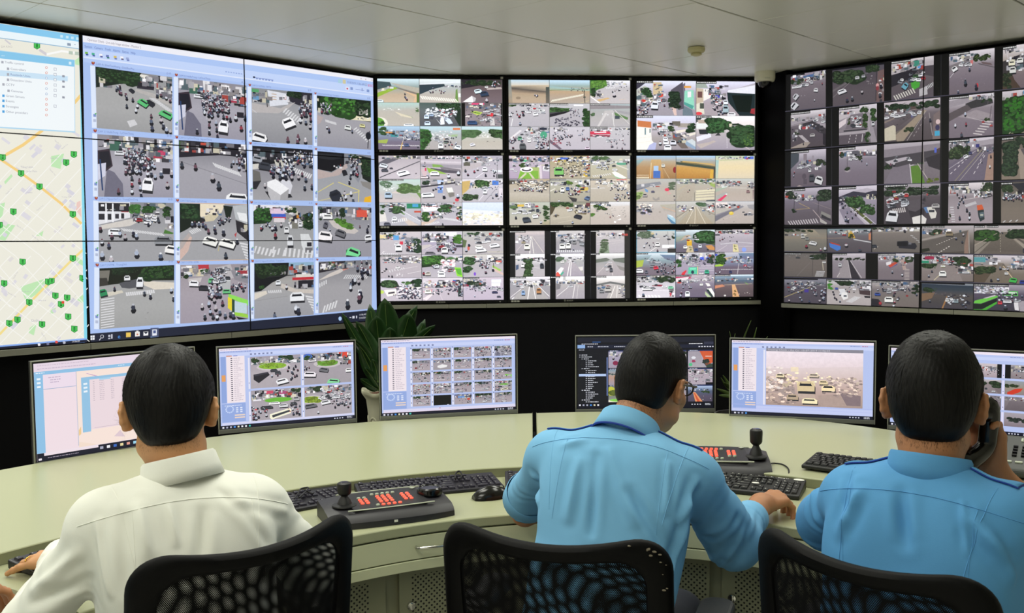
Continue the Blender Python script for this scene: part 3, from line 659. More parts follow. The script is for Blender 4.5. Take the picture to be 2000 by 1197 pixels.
HAI = 'g 8f8c96 aaa7b2 9a97a4;k 0 0 30 20 26 7;r 3f6658 16 8 31 25;p 3a2f3a 0 26 16 22 20 50 8 62 0 60;p 1c1c28 2 28 15 26 18 48 8 58 2 56;p cfd0e2 0 48 11 45 10 66 0 74;p 6f6d7e 12 55 22 60 33 78 34 100 8 100;p e6e6ea 36 0 46 0 46 24 38 28;k 30 0 100 22 60 7;k 55 8 100 40 60 7;r c43f66 80 20 90 28;r a83a50 74 30 86 34;p b2b0b8 46 28 60 20 70 40 40 70;r 26242e 86 50 96 60;c dfe0e6 29 28 13 8 0;C 34 22 46 30 4 6;m 35 20 62 44 46 9;m 58 30 76 52 30 10;m 36 40 58 62 26 10;M 12 66 62 71 62 76 66;M 15 84 62 92 80 98 60;M 12 45 70 45 80 45 92 55 74 56 86 57 98 46 58;c f2f2f6 66 78 14 26 6;M 13 27 92 30 20;l 28406c 3 40 6 90 2'
LSPEC = [
 ['g 8d8f94 a8a8a8 a9a9aa 9c9c9e;p 1b2620 0 0 60 0 52 18 30 24 0 34;f 0 0 60 26 26 31502f;k 50 0 100 24 55 7;p e8e4dc 56 2 82 4 80 16 56 16;k 57 3 80 14 14 5;p c84642 50 13 74 18 76 23 52 18;r 34303c 54 22 76 27;p b6b2b0 52 28 75 32 100 46 100 52 70 38 52 32;k 0 8 14 32 14 6;k 78 20 100 40 30 6;z 70 41 93 59 11 9 .5 1.3 d8d8dc;c 2c2e38 47 32 8 7 45;c 2a2b34 71 49 13 10 40;c 5fc47a 62 50 15 13 38;c 5fc47a 92 66 20 14 38;m 26 24 36 40 9 8;M 10 39 40 40 46 48 48 54 58 40 60 52 66 72 72;M 14 72 82 85 78 88 88 73 93 92 94;M 10 97 96 85 34 80 36 92 38 97 42;p d0d0d4 40 84 50 80 54 88 44 94', HAI,
  'g 8d8f94 a4a4a8 8e8e94;p 2e2c36 60 0 100 0 100 22 78 26 60 18;f 58 0 84 14 12 2c4030;k 84 4 100 30 16 6;p b9b4b4 0 28 48 34 60 26 72 20 60 34 44 44 0 46;p dcdfe8 26 2 62 6 60 26 30 32;p 8f2f30 30 3 44 4 44 26 30 24;r b88a4a 33 8 41 9;r b88a4a 33 13 41 14;r b88a4a 33 18 41 19;k 44 8 60 22 12 4;k 0 4 26 26 24 6;r 57a06a 0 2 12 8;r 6a9ac4 2 15 12 22;l 4a4648 23 4 26 34 1.5;z 58 33 84 52 8 -6 9 3;l c8c8cc 0 40 8 46 1.5;c f4f4f6 60 60 20 22 -28;c f4f4f6 12 92 26 22 20;m 78 20 98 44 26 10;M 13 80 56 82 46 89 58 90 44 96 66 97 52;M 16 59 94 76 88 88 94 75 96',
  'g 80828a a3a1a8 a5a3aa 9896a0;p 17241a 0 0 100 0 100 44 70 40 52 30 20 22 0 30;f 10 0 74 40 30 56a03c;f 66 4 100 34 18 2b4428;p e6dfc0 56 32 100 34 100 42 56 42;k 60 34 100 40 14 3;r e8e4dc 78 18 94 30;k 0 4 24 34 24 6;m 8 14 28 34 30 8;r e4e4e8 2 30 10 33;p b5a6a6 0 38 12 42 6 54 0 58;z 16 46 34 50 8 1 5 2;z 68 62 92 84 8 6 -5 3;c e4e8e6 57 58 12 11 8;c dcd8a0 84 52 10 8 6;M 10 18 62 65 66;M 13 22 68;M 9 97 66;e 20222a 95 72 5 8;l 2a2a30 95 78 94 98 1.6'],
 [HAI, 'g 6f6f78 a4a2aa a09ea8;p 24222c 0 0 100 0 100 24 60 22 30 26 0 30;k 0 0 100 20 80 8;p e2e4ea 4 6 22 8 16 18 8 16;p cfc8b0 66 14 84 12 92 22 64 22;r c25040 32 2 40 6;r a83a4a 42 6 46 18;r 3f5a30 0 2 8 14;z 50 36 86 50 12 5 8 2.2;M 16 4 44 24 46;M 10 80 34 88 30 77 40;M 20 49 64 58 78;l 77757e 0 36 100 72 .8;c f2f2f4 86 98 34 22 6;m 84 20 100 46 10 10;k 92 10 100 50 12 6',
  'g 55555e 908f96 a3a2a6;p 1c1c22 0 0 100 0 100 24 70 28 40 30 0 40;k 0 4 100 24 70 7;p 26262c 24 8 62 4 66 22 30 28;k 66 6 100 30 50 5;m 66 6 100 34 40 9;p c9c6bc 36 24 56 22 60 34 40 40;m 40 20 70 52 30 12;m 30 36 66 60 26 13;z 68 36 98 48 10 -4 9 2.6;p d2cfc8 0 34 14 32 10 42 0 44;c 3c3f48 20 36 20 16 10;c 9a9ea6 8 24 16 14 10;p 6b6a66 0 44 12 48 14 66 0 74;p 2a2a30 0 66 14 64 6 80 0 80;p 2c2c32 20 84 60 84 66 94 30 100;p d4d4dc 46 60 62 62 66 72 62 88 50 84;p efeff2 24 66 38 60 60 78 46 90 24 74;p bdbcc0 24 74 46 90 45 100 30 100 26 90;p a4a3a6 46 90 60 78 58 96 50 100 45 100;M 14 76 56 88 60 86 76 98 74;M 12 82 50 20 74',
  'g 80828a 9ea0a6 a3a3a8;p 16161c 0 0 50 0 50 24 26 40 0 36;p 26282e 2 4 46 4 46 10 26 16 2 14;k 28 22 44 32 8 4;p b9a9a6 0 36 26 42 50 24 62 14 66 18 40 46 0 56;k 50 2 78 22 40 5;f 60 0 76 10 8 3b5a30;p 8b8d96 54 24 74 12 84 40 76 60;p 1e2620 78 2 100 6 100 60 84 50;f 82 6 100 46 16 2e4a2c;p 8a8784 80 56 100 58 100 74 84 66;m 60 10 76 44 14 10;M 12 74 44 61 50 59 60;M 14 62 84 50 84 52 92 43 98 66 98;c 23252c 50 39 9 12 -20;c 2c2f3a 33 88 22 28 -24;l d8cc7a 0 82 30 62 1.5;l d8cc7a 38 60 78 76 1.5;l d8cc7a 0 100 78 78 1.5;l d8cc7a 77 76 76 100 1.5;p e8b22e 88 90 100 86 100 100 86 100'],
 ['g 8a8a90 a2a2a6 a0a0a4;p e2e2e8 0 0 42 0 42 26 0 38;r 24222a 0 2 41 16;k 2 3 40 14 16 4;r f0f0f4 9 3 11 34;r f0f0f4 18 3 20 34;r 2e2c34 0 20 8 30;r 2a2a32 12 20 17 30;r 33313a 22 20 27 28;r 2e2c34 30 19 34 28;r c24a50 30 15 40 17;f 40 3 56 20 14 5aa04a;f 56 6 78 18 10 4f9440;k 44 14 76 34 46 5;k 60 0 90 12 26 6;f 84 6 96 26 10 3f7030;p d2ccc6 0 40 44 28 60 28 42 40 0 46;k 88 18 100 44 14 7;C 48 22 76 34 9 8;m 44 20 76 32 24 6;z 30 44 82 52 16 5 5 2.2;M 10 66 38 80 32;c eceef2 21 50 17 13 4;c 8f9298 86 64 24 17 2;c f2f0ee 98 80 20 16 10;M 14 17 58 28 54 4 68 13 74 35 60 46 54 50 58 2 46;M 18 50 88 82 94 4 90 16 98;p 4d7a3a 88 46 100 52 98 54 86 53',
  'g 85868c a4a4a8 a2a2a6;p 16201a 0 0 30 0 30 30 10 46 0 52;f 0 0 28 30 16 2c5230;p e8dcc4 28 0 66 0 62 14 40 22 28 24;k 32 2 60 20 14 4;p 26242a 26 22 40 28 34 34 10 34;p cfc4a8 36 22 62 14 50 30 38 32;p 1c2620 64 2 78 4 74 26 68 24;p b8bcc0 78 2 100 0 100 36 82 26;p e6e8ea 84 14 98 16 100 32 88 28;p 2c2a30 82 28 100 36 100 66 84 50;k 84 34 98 50 8 5;m 54 24 76 36 16 8;M 13 18 38 22 37 28 38 34 38 38 42 42 50 52 50 51 44;z 14 48 26 42 6 5 6 2;p cfb4aa 0 72 14 56 18 60 12 84 0 100;p b3a9a6 0 70 13 52 16 56 4 78 0 82;M 16 64 52;c f0f0ec 45 66 22 18 24;c f0f0ec 70 70 24 18 24;r d8cc5a 42 66 47 70;r d8cc5a 68 70 73 76;M 13 84 68;M 16 67 94;z 88 70 96 96 6 12 3 3;l c8bc84 56 84 58 74 1;p b0484c 84 50 80 54 82 60',
  'g 85868c 9fa0a2 a4a4a6;p e4e4ec 0 0 60 0 56 14 0 12;k 2 0 60 10 30 5;f 0 4 30 34 22 3f7a34;p 1b241c 0 28 28 28 26 34 0 36;r e0c8dc 28 6 52 16;r 4060c0 30 16 54 22;r c23a40 33 22 54 26;r dcd4d8 34 24 52 32;f 52 4 74 14 10 3b6a34;k 54 10 82 36 40 6;f 80 14 100 50 20 2e4e2c;k 88 10 100 30 12 5;m 12 34 48 46 12 10;M 12 14 42 34 44 46 38;c dfe0e2 55 46 8 14 0;r 7a7870 64 30 74 44;p e6e6ea 58 32 70 28 70 40 62 44;r c08030 72 18 76 24;c e4e6ea 78 36 6 10 0;M 16 36 58;c d8dade 61 66 10 24 0;p d6d8da 78 54 92 54 98 70 98 92 86 92 80 76;r 2c2c34 89 70 97 78;r 6d6c70 86 80 98 90;z 4 76 36 84 6 -4 13 3.4;z 34 78 52 84 3 -3 12 3;z 54 80 98 86 7 -2 16 3.4',
  'g 7f8088 9c9ba2 96949e;k 0 0 100 20 60 7;f 0 0 10 40 6 2e4a2c;r d85a48 72 6 92 20;k 60 2 100 26 30 6;r e8e0e4 66 4 70 18;f 40 2 52 22 12 2e4430;p c8c0bc 20 28 34 24 60 36 76 48 68 54 50 52 28 40;p 5c8c38 28 26 36 22 56 32 68 42 62 46 44 40;f 28 22 52 34 10 6aa03c;f 48 32 68 46 10 6aa03c;l 22221e 43 6 44 26 2;c f0f0f0 18 20 18 12 0;c 5f5f6a 14 36 8 14 20;c f2eef0 13 58 26 22 10;r c83a44 6 56 12 60;M 8 22 46 78 40 94 38;c 6a6a70 42 52 20 16 26;M 14 92 48;c e8e8ec 94 62 14 16 -8;p 8a8a90 0 0 0 0 0 0;c 7ad896 66 92 26 24 24;p 2c7a4a 52 86 58 84 60 98 52 98'],
 ['g 6d6f72 a6a6a6 a9a9a9 a0a0a0;p 1a2018 0 0 100 0 100 26 62 24 40 26 14 28 0 30;f 54 0 100 24 34 2f5422;f 16 0 52 12 12 22301e;p 77746c 0 4 14 4 12 22 0 24;p 55565c 26 26 52 20 60 34 40 36 30 34;p dcd4c6 58 26 72 26 100 30 100 40 74 40 60 32;p 3a3834 0 16 10 16 12 28 0 30;p d2ccbe 10 40 30 38 32 42 8 48 0 50;z 36 42 72 40 14 1 6 2.2;c e6e8ea 37 18 8 10 0;c e4e6ea 54 26 9 20 4;c 2f8a5a 5 40 10 14 -14;z 2 52 2 98 12 18 -2 1.8;M 12 60 46 68 52 96 44 99 58;M 18 45 70;M 10 20 36;n 8a8a8a 60 70 70 90 3 1',
  'g 9b9298 a79fa8 a098a4;k 0 0 40 20 30 7;p d8c8a8 12 6 30 6 30 20 12 20;r b83a44 26 0 42 8;f 28 8 42 16 8 5a9a40;f 0 14 12 24 6 3b6a30;p b8b4b8 52 6 74 0 80 24 50 36;C 50 6 74 30 16 7;m 44 8 66 34 40 8;p 8d8a92 74 10 100 20 100 36 80 28;r a03a44 84 12 100 18;k 80 0 100 26 24 6;p 2a2628 86 20 100 24 100 36 90 30;c eeeef2 20 32 14 12 6;c 34363e 34 40 14 10 8;p c6c0c0 12 24 32 22 30 30 12 30;c 6cbf84 46 28 10 10 0;p b4b6b8 54 30 74 30 74 44 56 44;r d4d6d8 54 28 74 30;c 6cbf84 68 48 12 9 0;m 38 38 60 56 20 12;m 74 36 98 48 14 9;M 14 32 74 36 92 42 70 46 58 44 84 50 64 52 78 54 94 58 86 62 70 66 92 48 92;p 8fdc5c 70 52 100 66 100 76 72 60;p e2d234 70 58 76 62 76 84 70 78;p 2c4a3a 76 62 80 64 80 90 76 86;p bfd2dc 80 66 98 72 98 90 80 86;p 9ad04a 80 84 100 92 100 98 80 92;M 16 74 90 78 94;p 222226 82 94 100 100 86 100',
  'g 5f6168 a6a4a2 a2a2a6 9a9aa0;p 16181c 0 0 58 0 56 24 30 36 12 50 0 52;f 0 0 56 26 24 27351f;k 4 10 46 22 24 6;p 8fb0c8 58 0 100 0 100 24 60 22;k 58 2 100 24 46 6;r c0303c 64 28 100 33;r d8d4cc 70 22 100 28;k 66 32 100 50 26 6;r 26242c 74 34 100 48;l 2c2c30 16 26 86 22 1.4;p c8c0b8 46 38 70 50 100 52 100 60 66 56 44 46;p d8d0c4 0 54 20 50 22 56 0 66;z 24 50 44 50 7 1 5 2;c e8ecf0 40 36 8 10 0;f 8 40 18 48 6 4a8a38;c eceef2 72 64 24 20 0;M 12 54 46;z 86 64 98 90 6 12 3 3;M 20 70 88 74 92;M 16 34 98;l 8a8888 0 68 56 62 .6',
  'g 77777d a3a1a5 a2a0a5;k 0 0 72 14 60 6;p 2e2a30 0 2 50 0 50 14 0 22;k 2 4 50 16 24 6;f 16 0 32 14 8 3b5a30;p cfc6c0 20 24 50 12 60 10 40 24 10 34 0 36;p c58a80 44 16 54 12 56 16 46 20;z 52 28 94 30 12 -5 8 1.8;z 2 42 14 36 4 0 8 2;z 8 100 30 92 5 4 -14 3;m 80 4 92 26 14 12;M 16 60 50 64 44 68 42 75 44 60 56 82 34 73 18 92 26;M 24 54 88 76 78 78 70;p e8eaec 74 60 80 58 82 68 74 66;k 94 8 100 34 10 5;l 909094 30 76 26 82 3']]
for ri in range(4):
    for ci in range(4):
        (xt0, xt1), (xb0, xb1) = LX[ci][ri], LX[ci][ri]
        if ri < 3: xb0, xb1 = LX[ci][ri + 1]
        (a, b), (c, d) = LYT[ri][ci], LYB[ri][ci]
        q = [(xt0, a), (xt1, b), (xb1 - .3 * (xb1 - xt1), d), (xb0 - .3 * (xb0 - xt0), c)]
        View(LW, q, LSPEC[ri][ci], ri * 4 + ci, lay=3)
        k = 1 - .12 * ci; w = 10 * k
        # strip, header text, icons of the picture frame
        LW.poly([(xt0 - w, a - 1 - .13 * w), (xt0 - .4, a - 1), (xb0 - .9, c), (xb0 - w - .5, c - .3)], 'dde8fb', 2)
        sl = (b - a) / (xt1 - xt0)
        LW.text(LABELS[ri][ci], xt0 + 1, a - 3.6 * k, 4.2 * k, '7688c0', 4, dirpx=(xt1, b - 3.6 * k), wmax=min(76, 2.1 * len(LABELS[ri][ci])) * k)
        LW.poly([(xt0 - w * .75, a - 9.5 * k), (xt0 - w * .1, a - 9 * k), (xt0 - w * .15, a - 5 * k), (xt0 - w * .45, a - 3 * k), (xt0 - w * .75, a - 6 * k)], '9a3a44', 4)
        LW.poly([(xt0 - w * .6, a - 9 * k), (xt0 - w * .3, a - 8.8 * k), (xt0 - w * .4, a - 6 * k)], 'd8b050', 5)
        for e, cc in ((9, '8a9ccc'), (4, '8a9ccc')):
            x, y = xt1 - e * k, b - 7 * k - sl * 3; LW.poly([(x - 1.7 * k, y - 1.7), (x + 1.5 * k, y - 1.5), (x + 1.5 * k, y + 1.6), (x - 1.7 * k, y + 1.5)], cc, 4)
            LW.poly([(x - 1 * k, y - .6), (x + .9 * k, y - .5), (x + .9 * k, y + .9), (x - 1 * k, y + .8)], UI, 5)
        for yy, cc in ((24, '7f93cc'), (14, 'b4bdd6')):
            LW.poly([(xb0 - w * .8, c - yy * k - 3.5), (xb0 - w * .25, c - yy * k - 3.2), (xb0 - w * .25, c - yy * k + 2.4), (xb0 - w * .8, c - yy * k + 2)], cc, 4)
        LW.poly([(xb0 - w * .55, c - 24 * k - 5), (xb0 - w * .15, c - 24 * k - 5), (xb0 - w * .4, c - 24 * k - 1)], '4fae5a', 5)
# selected frame outline (orange) round the third-row second cell
for a, b in (((348.5, 396), (484, 399.3)), ((350.8, 509.3), (485, 507.4))): LW.poly([(a[0], a[1] - .5), (b[0], b[1] - .5), (b[0], b[1] + .5), (a[0], a[1] + .5)], 'dcae6c', 6)
# desktop taskbar
Q([(171, 652), (486, 627.3), (740, 604), (740, 640), (486, 660), (171, 690)], '1d2236', 5)
def ic(x, y, c, w=4, h=4): Q([(x - w, y - h), (x + w, y - h - w * .08), (x + w, y + h - w * .16), (x - w, y + h)], c, 7)
for dx in (-2.2, 2.4):
    for dy in (-2.3, 2.3): ic(180 + dx, 659.5 + dy - dx * .08, 'eef0f6', 2, 2)
for rad, cc, l in ((3.6, 'd8dae4', 6), (2.7, '1d2236', 7)): Q([(199 + rad * math.cos(a), 657 + rad * math.sin(a)) for a in [k * math.pi / 5 for k in range(10)]], cc, l)
Q([(196, 660), (197, 661), (194, 665), (193, 664)], 'd8dae4', 7); ic(213, 656, 'c8cad8', 2, 2); ic(218, 657, 'c8cad8', 1.4, 4.4); ic(213, 661, 'c8cad8', 2, 1.2)
LW.text('e', 229.5, 661, 8.5, '4f8fe0', 7, dirpx=(240, 660)); ic(250.5, 654, 'e8c45c', 4.6, 4.6); ic(250.5, 657, '7fb4e0', 4.6, 1.6); ic(268, 652.5, 'ece8e4', 4.6, 4.6); ic(268, 653, 'c87858', 1.6, 1.6); ic(268, 647, 'ece8e4', 2.2, 1.2)
ic(284.5, 651.5, 'f2f2f4', 4.6, 4); Q([(280, 648), (284.5, 652.5), (289, 647.5)], '1d2236', 8); ic(301.5, 650, '4a5272', 8, 9.5); ic(301.5, 649.5, 'e4e8f2', 4.4, 6); ic(301.5, 648, '4a5a8c', 2.6, 3); ic(250.5, 663.7, '86b4f4', 7, .9); ic(301.5, 659, '9ac0f8', 8, .9)
for rad, cc in ((3.2, 'a9c8f0'),): Q([(663.8 + rad * math.cos(a), 622.2 + rad * 1.3 * math.sin(a)) for a in [k * math.pi / 5 for k in range(10)]], cc, 7)
ic(674.5, 620.5, 'd8dae6', 1, 3); ic(684, 620, 'd8dae6', 1.6, .8); ic(690, 619.5, 'd8dae6', 2.2, 2.4); ic(696, 619, 'd8dae6', 1, 2.6)
LW.text('11:06 AM', 701, 616.5, 3.4, 'e4e6ee', 7, dirpx=(720, 614.5)); LW.text('7/15/2019', 701, 622.8, 3.4, 'e4e6ee', 7, dirpx=(720, 620.8))
LW.reg = _all
for t, r in TL_: LW.build(r, 'screen', t)
# ------------------------------------------------------------------ the nine centre monitors
CW = Canvas(Vector((C0.x, C0.y, 0)), C_D, C_N)
def grey(c): return c
CS = {  # (row, col): list of 9 (or 4) pictures
 (0, 0): ['g c8dce4 8a9a98 b4a28c c0ae98;p 3a4c50 0 10 30 14 34 30 0 46;p 8aa83c 0 60 40 34 50 40 30 54 0 78;k 0 30 34 50 12 6;p a9a498 30 16 100 38 100 58 60 40;p 77706a 44 34 100 62 100 70 46 40;p cfae8c 60 50 100 70 92 100 86 100 90 76;r 4d6a34 94 60 100 100;m 58 56 72 92 4 12;c d8e4e8 4 94 20 14',
          'g dfe8ec a9b0b0 b0aaa2 b8b0a8;p 2e3c44 0 24 60 20 62 30 30 44 0 66;p d8dee4 0 20 100 8 100 14 0 26;z 8 86 92 98 16 -6 -14 3.4 e8e6dc;p 6a8a4a 88 46 92 40 94 100 86 96;r e4e8e8 94 60 100 76;m 24 36 66 60 14 8;k 60 24 100 34 14 5',
          'g 3c3438 5d5054 6a5c60 6f6268;f 0 0 100 26 18 3c4a30;p 26222a 0 0 40 0 50 24 20 34 0 40;z 62 36 96 32 12 4 8 2 cfc4c0;c d8ecf4 41 50 18 20 -20;c 2c3c54 56 60 20 24 -14;p f0eef0 4 96 26 70 36 80 28 98;p b8b4b8 26 70 36 80 34 94 30 96;M 22 62 92;m 76 8 96 34 10 12;c e8e8e8 62 32 8 8',
          'g b4c0bc b0aca4 b2aca2 b4aea6;q a9c4c0 b0aca4 0 0 100 0 100 30 0 36;p 9aa48a 42 40 80 58 86 66 60 60;p cfc6b0 40 38 80 60 82 66 56 58;e 5f9a3c 0 88 18 26;e dcd8cc 4 90 20 28;e 5f9a3c -2 88 18 25;f 0 68 16 100 8 5a9438;c f0f4f8 74 96 24 12;n d8d8d4 10 24 60 34 12 2;f 88 20 100 50 6 6a8a5a',
          'g 4a5c58 5e6668 5a5c60 50525a;f 40 0 100 34 26 34583a;p 1e2c24 70 10 100 24 100 100 96 100 80 50;n dfe4ea 14 22 90 60 90 3.4;n 4a4c58 14 26 90 70 60 3;n a83c40 40 30 90 70 14 2.4;p e4e8f0 40 50 58 62 60 92 50 94 38 66;p 5a5c60 40 52 48 60 50 90 38 66;p cfdcf0 58 56 74 70 80 88 70 92 60 72;c cfe0f4 16 60 12 20;c cfe0f4 18 88 14 20;c 9fb4d0 28 52 10 14',
          'g 5c5558 8d8288 8a8086;r 0a0a0c 0 0 9 100;r 0a0a0c 97 0 100 100;k 9 0 97 24 50 6;r d84a78 24 0 56 7;p b8c860 22 38 34 34 52 40 46 50 38 52;p 7a9a44 24 40 34 37 48 42 44 48;C 50 24 96 80 34 8;n 2c2c38 10 30 96 96 60 2.4;e d03c44 74 50 5 8;c 34507a 26 84 24 20;p 7a7470 32 74 48 72 48 92 34 92;p c8c4c4 70 66 80 66 82 96 70 96;r e8e2dc 10 54 20 60',
          'g a8c4dc 8090a4 70687a 6c6272;f 0 4 22 40 12 4f8040;r c88a48 18 24 40 30;k 10 14 100 42 40 7;r 3f8a90 30 34 48 46;C 40 30 100 56 22 7;m 60 34 100 60 34 7;p 98a850 0 60 24 56 20 74 0 72;z 10 80 96 82 22 3 4 2 e8e4e8;l d8b04a 58 70 54 100 1.6;c 4a5a80 68 80 12 16;l cfc4b4 64 40 52 100 1;m 50 84 96 98 5 12',
          'g b4d0dc a8b0b0 a8a4a4 a6a0a0;p 3a6838 0 10 20 14 30 40 10 100 0 100;f 0 14 24 100 26 4f8c3c;p 9ab08a 66 36 92 34 90 46 74 44;r c87a58 80 6 98 16;n c8c8cc 30 20 80 60 50 3;C 34 40 70 70 10 10;l cfa488 52 40 78 100 1.6;c ecf0f4 50 84 12 26;c e4ecf4 92 90 16 20 20;c 8aa48c 62 66 9 14;m 60 40 96 90 10 10',
          'g bcd8e0 b4b8b0 b4aea4 b8b2aa;p 54744c 0 14 40 14 44 26 20 40 0 60;f 0 16 46 48 14 64885a;p 44643c 68 10 100 14 100 56 84 40;f 70 14 100 50 14 547a44;l e0dcd8 36 50 76 46 1.4;n e8e8e8 44 20 66 46 16 2;c e8e8f0 26 78 12 14 -20;n 8a8480 60 60 80 70 4 2'],
 (0, 1): ['g b4ccdc c8c0b0 a08c74 ac9a84 b09c88;q c4b49c 5a5450 0 24 100 22 100 62 0 34;q 4a4644 b09a82 0 34 100 50 100 66 0 58;q 7a8a8c 9c8c78 0 0 6 0 10 100 0 100;q 3c4644 6a6258 92 30 100 30 100 100 92 100;m 64 62 80 78 3 12;e 8a7a68 24 78 6 6',
          'g bcd8ec 8fa4a0 b0987c a89888 a89c90;q 90b0b4 a0a88c 0 26 100 40 100 46 0 44;l 6a7a40 0 44 100 38 2;z 4 94 80 68 20 4 -9 2.6 dfdccc;l 4a4644 86 46 88 98 2;m 50 32 96 46 14 6;r 3c4a40 84 70 90 76;l c8b890 74 100 98 88 2',
          'g e4e4ec b4b0b4 b8b2b4 bab4b6;p 3c6a34 0 0 40 0 36 30 20 40 0 60;f 0 0 40 36 26 7ab04c;f 0 30 16 70 12 3c5c34;k 0 44 26 74 24 6;k 40 4 90 18 24 5;z 40 30 60 28 6 2 6 2;M 24 60 64;m 44 20 96 50 14 8;l f0eeee 0 70 24 100 4;p c8a878 16 84 44 74 50 78 24 92;l d0b090 72 84 90 80 1',
          'g b8b4b8 b0acb2 aca8b0;f 0 0 20 16 8 5a7a50;k 0 0 100 14 40 5;C 34 14 90 40 20 8;c f0f0f4 66 46 12 16 -10;c ecf0f0 82 30 14 12;M 18 26 58 36 50 28 90;m 40 16 60 40 10 8;m 4 20 40 60 8 10;l d8d8da 10 66 6 100 2;c c83c44 64 22 8 8;c e8e8ec 4 48 8 16;h 28 30 50',
          'g b8b8bc aca8ae a8a4ac;p 40603a 0 18 52 20 40 34 0 42;f 0 16 50 38 18 5a8a44;p 48444c 0 40 56 28 60 30 0 56;p 1e1c24 0 46 54 30 40 42 0 60;r e8e8ee 60 4 84 10;f 82 20 100 100 26 4a7a3c;p 2c4024 84 30 100 30 100 100 92 100;n 3c3a4a 14 60 48 98 50 3;n 2e2c3a 50 74 74 98 24 3;m 50 24 74 70 16 8;n 6a6878 52 20 70 50 10 2;h 46',
          'g a4b0b4 a4a4a4 aca8a8 aca8ac;p 8a8488 0 4 100 8 100 20 0 24;l c8c4c4 20 100 40 40 6;q b8b4b4 a8a4a8 36 30 62 26 60 100 18 100;l e0dedc 56 38 60 100 1.2;p 5c7a50 60 36 96 60 94 70 62 50;r 3f4a50 62 52 74 66;p 9a989c 56 26 100 36 100 48 60 34;l d8d4d0 62 28 100 90 1.6;n d0d0d4 30 30 60 60 8 1.6;h 50;f 0 40 12 60 6 6a8a60',
          'g b4b2ba b0acb2 b0aab0;l d8d4d8 4 52 30 16 6;k 40 0 100 30 60 6;r 2a3040 76 4 94 14;e 4a9a7a 86 36 9 16;C 30 20 74 60 22 9;m 0 44 36 70 30 10;m 66 40 98 96 44 11;c 54585c 34 84 16 30;c 5a9a78 28 50 12 20;c f0f0f0 50 60 8 16;M 16 10 92 80 78',
          'g c0bcc4 b8b2ba b4aeb8;k 0 0 50 20 24 5;m 40 34 56 44 16 9;m 8 20 40 60 26 9;p 6a5c6a 0 54 30 96 24 100 0 70;n 8a3c4c 2 50 28 80 24 2.4;m 40 60 60 80 6 8;m 80 40 100 60 10 9;c d0c0d0 94 92 12 14;m 60 10 90 36 10 7;M 12 48 70 86 50',
          'g bcbabe b6b2b8 b4aeb6;k 0 4 50 20 24 6;p c43c54 0 20 48 16 52 32 0 34;r e8e0e4 10 22 40 26;r 8a2038 0 36 50 42;k 4 30 46 46 20 5;C 40 50 86 66 6 10;m 52 56 96 100 12 9;k 60 0 100 14 20 5;M 12 66 68 56 86;m 60 20 96 40 8 6;h 44'],
 (0, 2): ['g dfe2f2 b0a8b8 9c96a4 9a949e;p 3c3a48 0 0 20 0 8 16 0 26;p b8bcb4 0 26 14 14 20 20 10 70 0 74;k 0 20 14 74 20 7;f 8 18 28 48 12 4a7a48;p c8b490 28 4 42 4 44 36 28 40;k 29 6 42 34 16 3;k 14 36 46 64 50 5;e d84a34 41 43 4 4;e c83c34 12 58 4 4;p 55505c 58 26 78 2 80 80 72 84 56 50;p 6f6a78 62 30 82 4 82 60 64 52;f 52 28 74 86 26 2c3a34;p 8ed0b8 81 28 96 26 98 84 80 62;p 4f9a90 80 60 97 72 94 82 80 68;p 6a7a84 78 70 94 84 96 100 78 100;r d89a4a 80 14 92 20;p e4e0e4 86 30 92 30 92 46 86 48;q a09aa6 9a949e 46 44 52 44 64 100 14 100;l c8a478 4 96 30 60 1;p d8bcb4 57 64 66 66 68 100 60 100;c e6eaf4 31 70 12 26 6;c e0e4ee 38 57 6 12;M 9 47 72 55 66;m 0 66 24 96 24 9;h 28',
          'g dcdcf0 b4acbc a89ca4 a49aa0;p 9aa49c 0 0 14 0 20 20 0 20;p c0b09c 0 20 12 22 12 62 0 66;p e8e4e0 12 22 24 24 26 46 12 58;k 14 24 24 36 12 3;r 6a4a48 2 30 10 48;p d8d4c4 0 66 12 60 14 96 0 90;r 4a5048 6 64 13 80;k 20 10 48 40 40 5;k 24 34 46 70 60 5;r 4a4ab0 32 40 40 48;m 28 40 46 88 30 9;p b0aab4 50 30 100 4 100 38 54 30;p dfe0ea 54 26 100 10 100 36 52 34;p 1e2c30 52 32 100 36 100 100 74 100 54 60;p 101a18 60 40 96 40 92 90 70 88;c e8ecf4 50 60 8 16;c 9fb4bc 50 80 10 26;c f0f0f6 60 96 14 14;p b43840 94 80 100 78 100 96 92 92;e d8424c 4 94 6 5;m 34 88 46 98 3 10;h 34',
          'g d8dcf2 c4bcc8 a49c9c 9a929a;k 26 20 60 44 44 6;r c8ccd4 46 18 54 40;r 6a645c 60 16 74 30;p a09890 68 22 92 22 92 34 70 34;f 84 18 100 50 14 3c6440;f 52 30 64 46 10 5a7a48;p eceae4 0 16 24 20 26 72 30 80 32 100 0 100;p c4784c 2 14 25 18 25 36 2 32;r 5a7a84 14 36 16 56;r 6a7a80 22 38 24 50;l d8d4c8 0 66 26 62 .6;l d8d4c8 0 80 28 74 .6;p b0b4d8 22 86 30 78 34 80 32 100 18 100;p e4dcd0 66 44 88 38 92 42 68 52;p e4dcd0 76 58 100 48 100 54 84 64;p 8ea4bc 66 60 78 66 100 90 100 100 86 88;p 6f6460 60 46 74 60 88 96 76 96 62 70;k 60 50 84 80 26 5;p c8d0d4 84 74 94 68 100 76 100 92;c eceef6 49 68 8 12;c eceef6 50 78 9 14;c f0f2fa 53 93 12 18;c d8dae4 62 78 10 16;c b8bcc4 56 60 6 10;M 14 40 82;k 34 40 60 60 26 4;h 28',
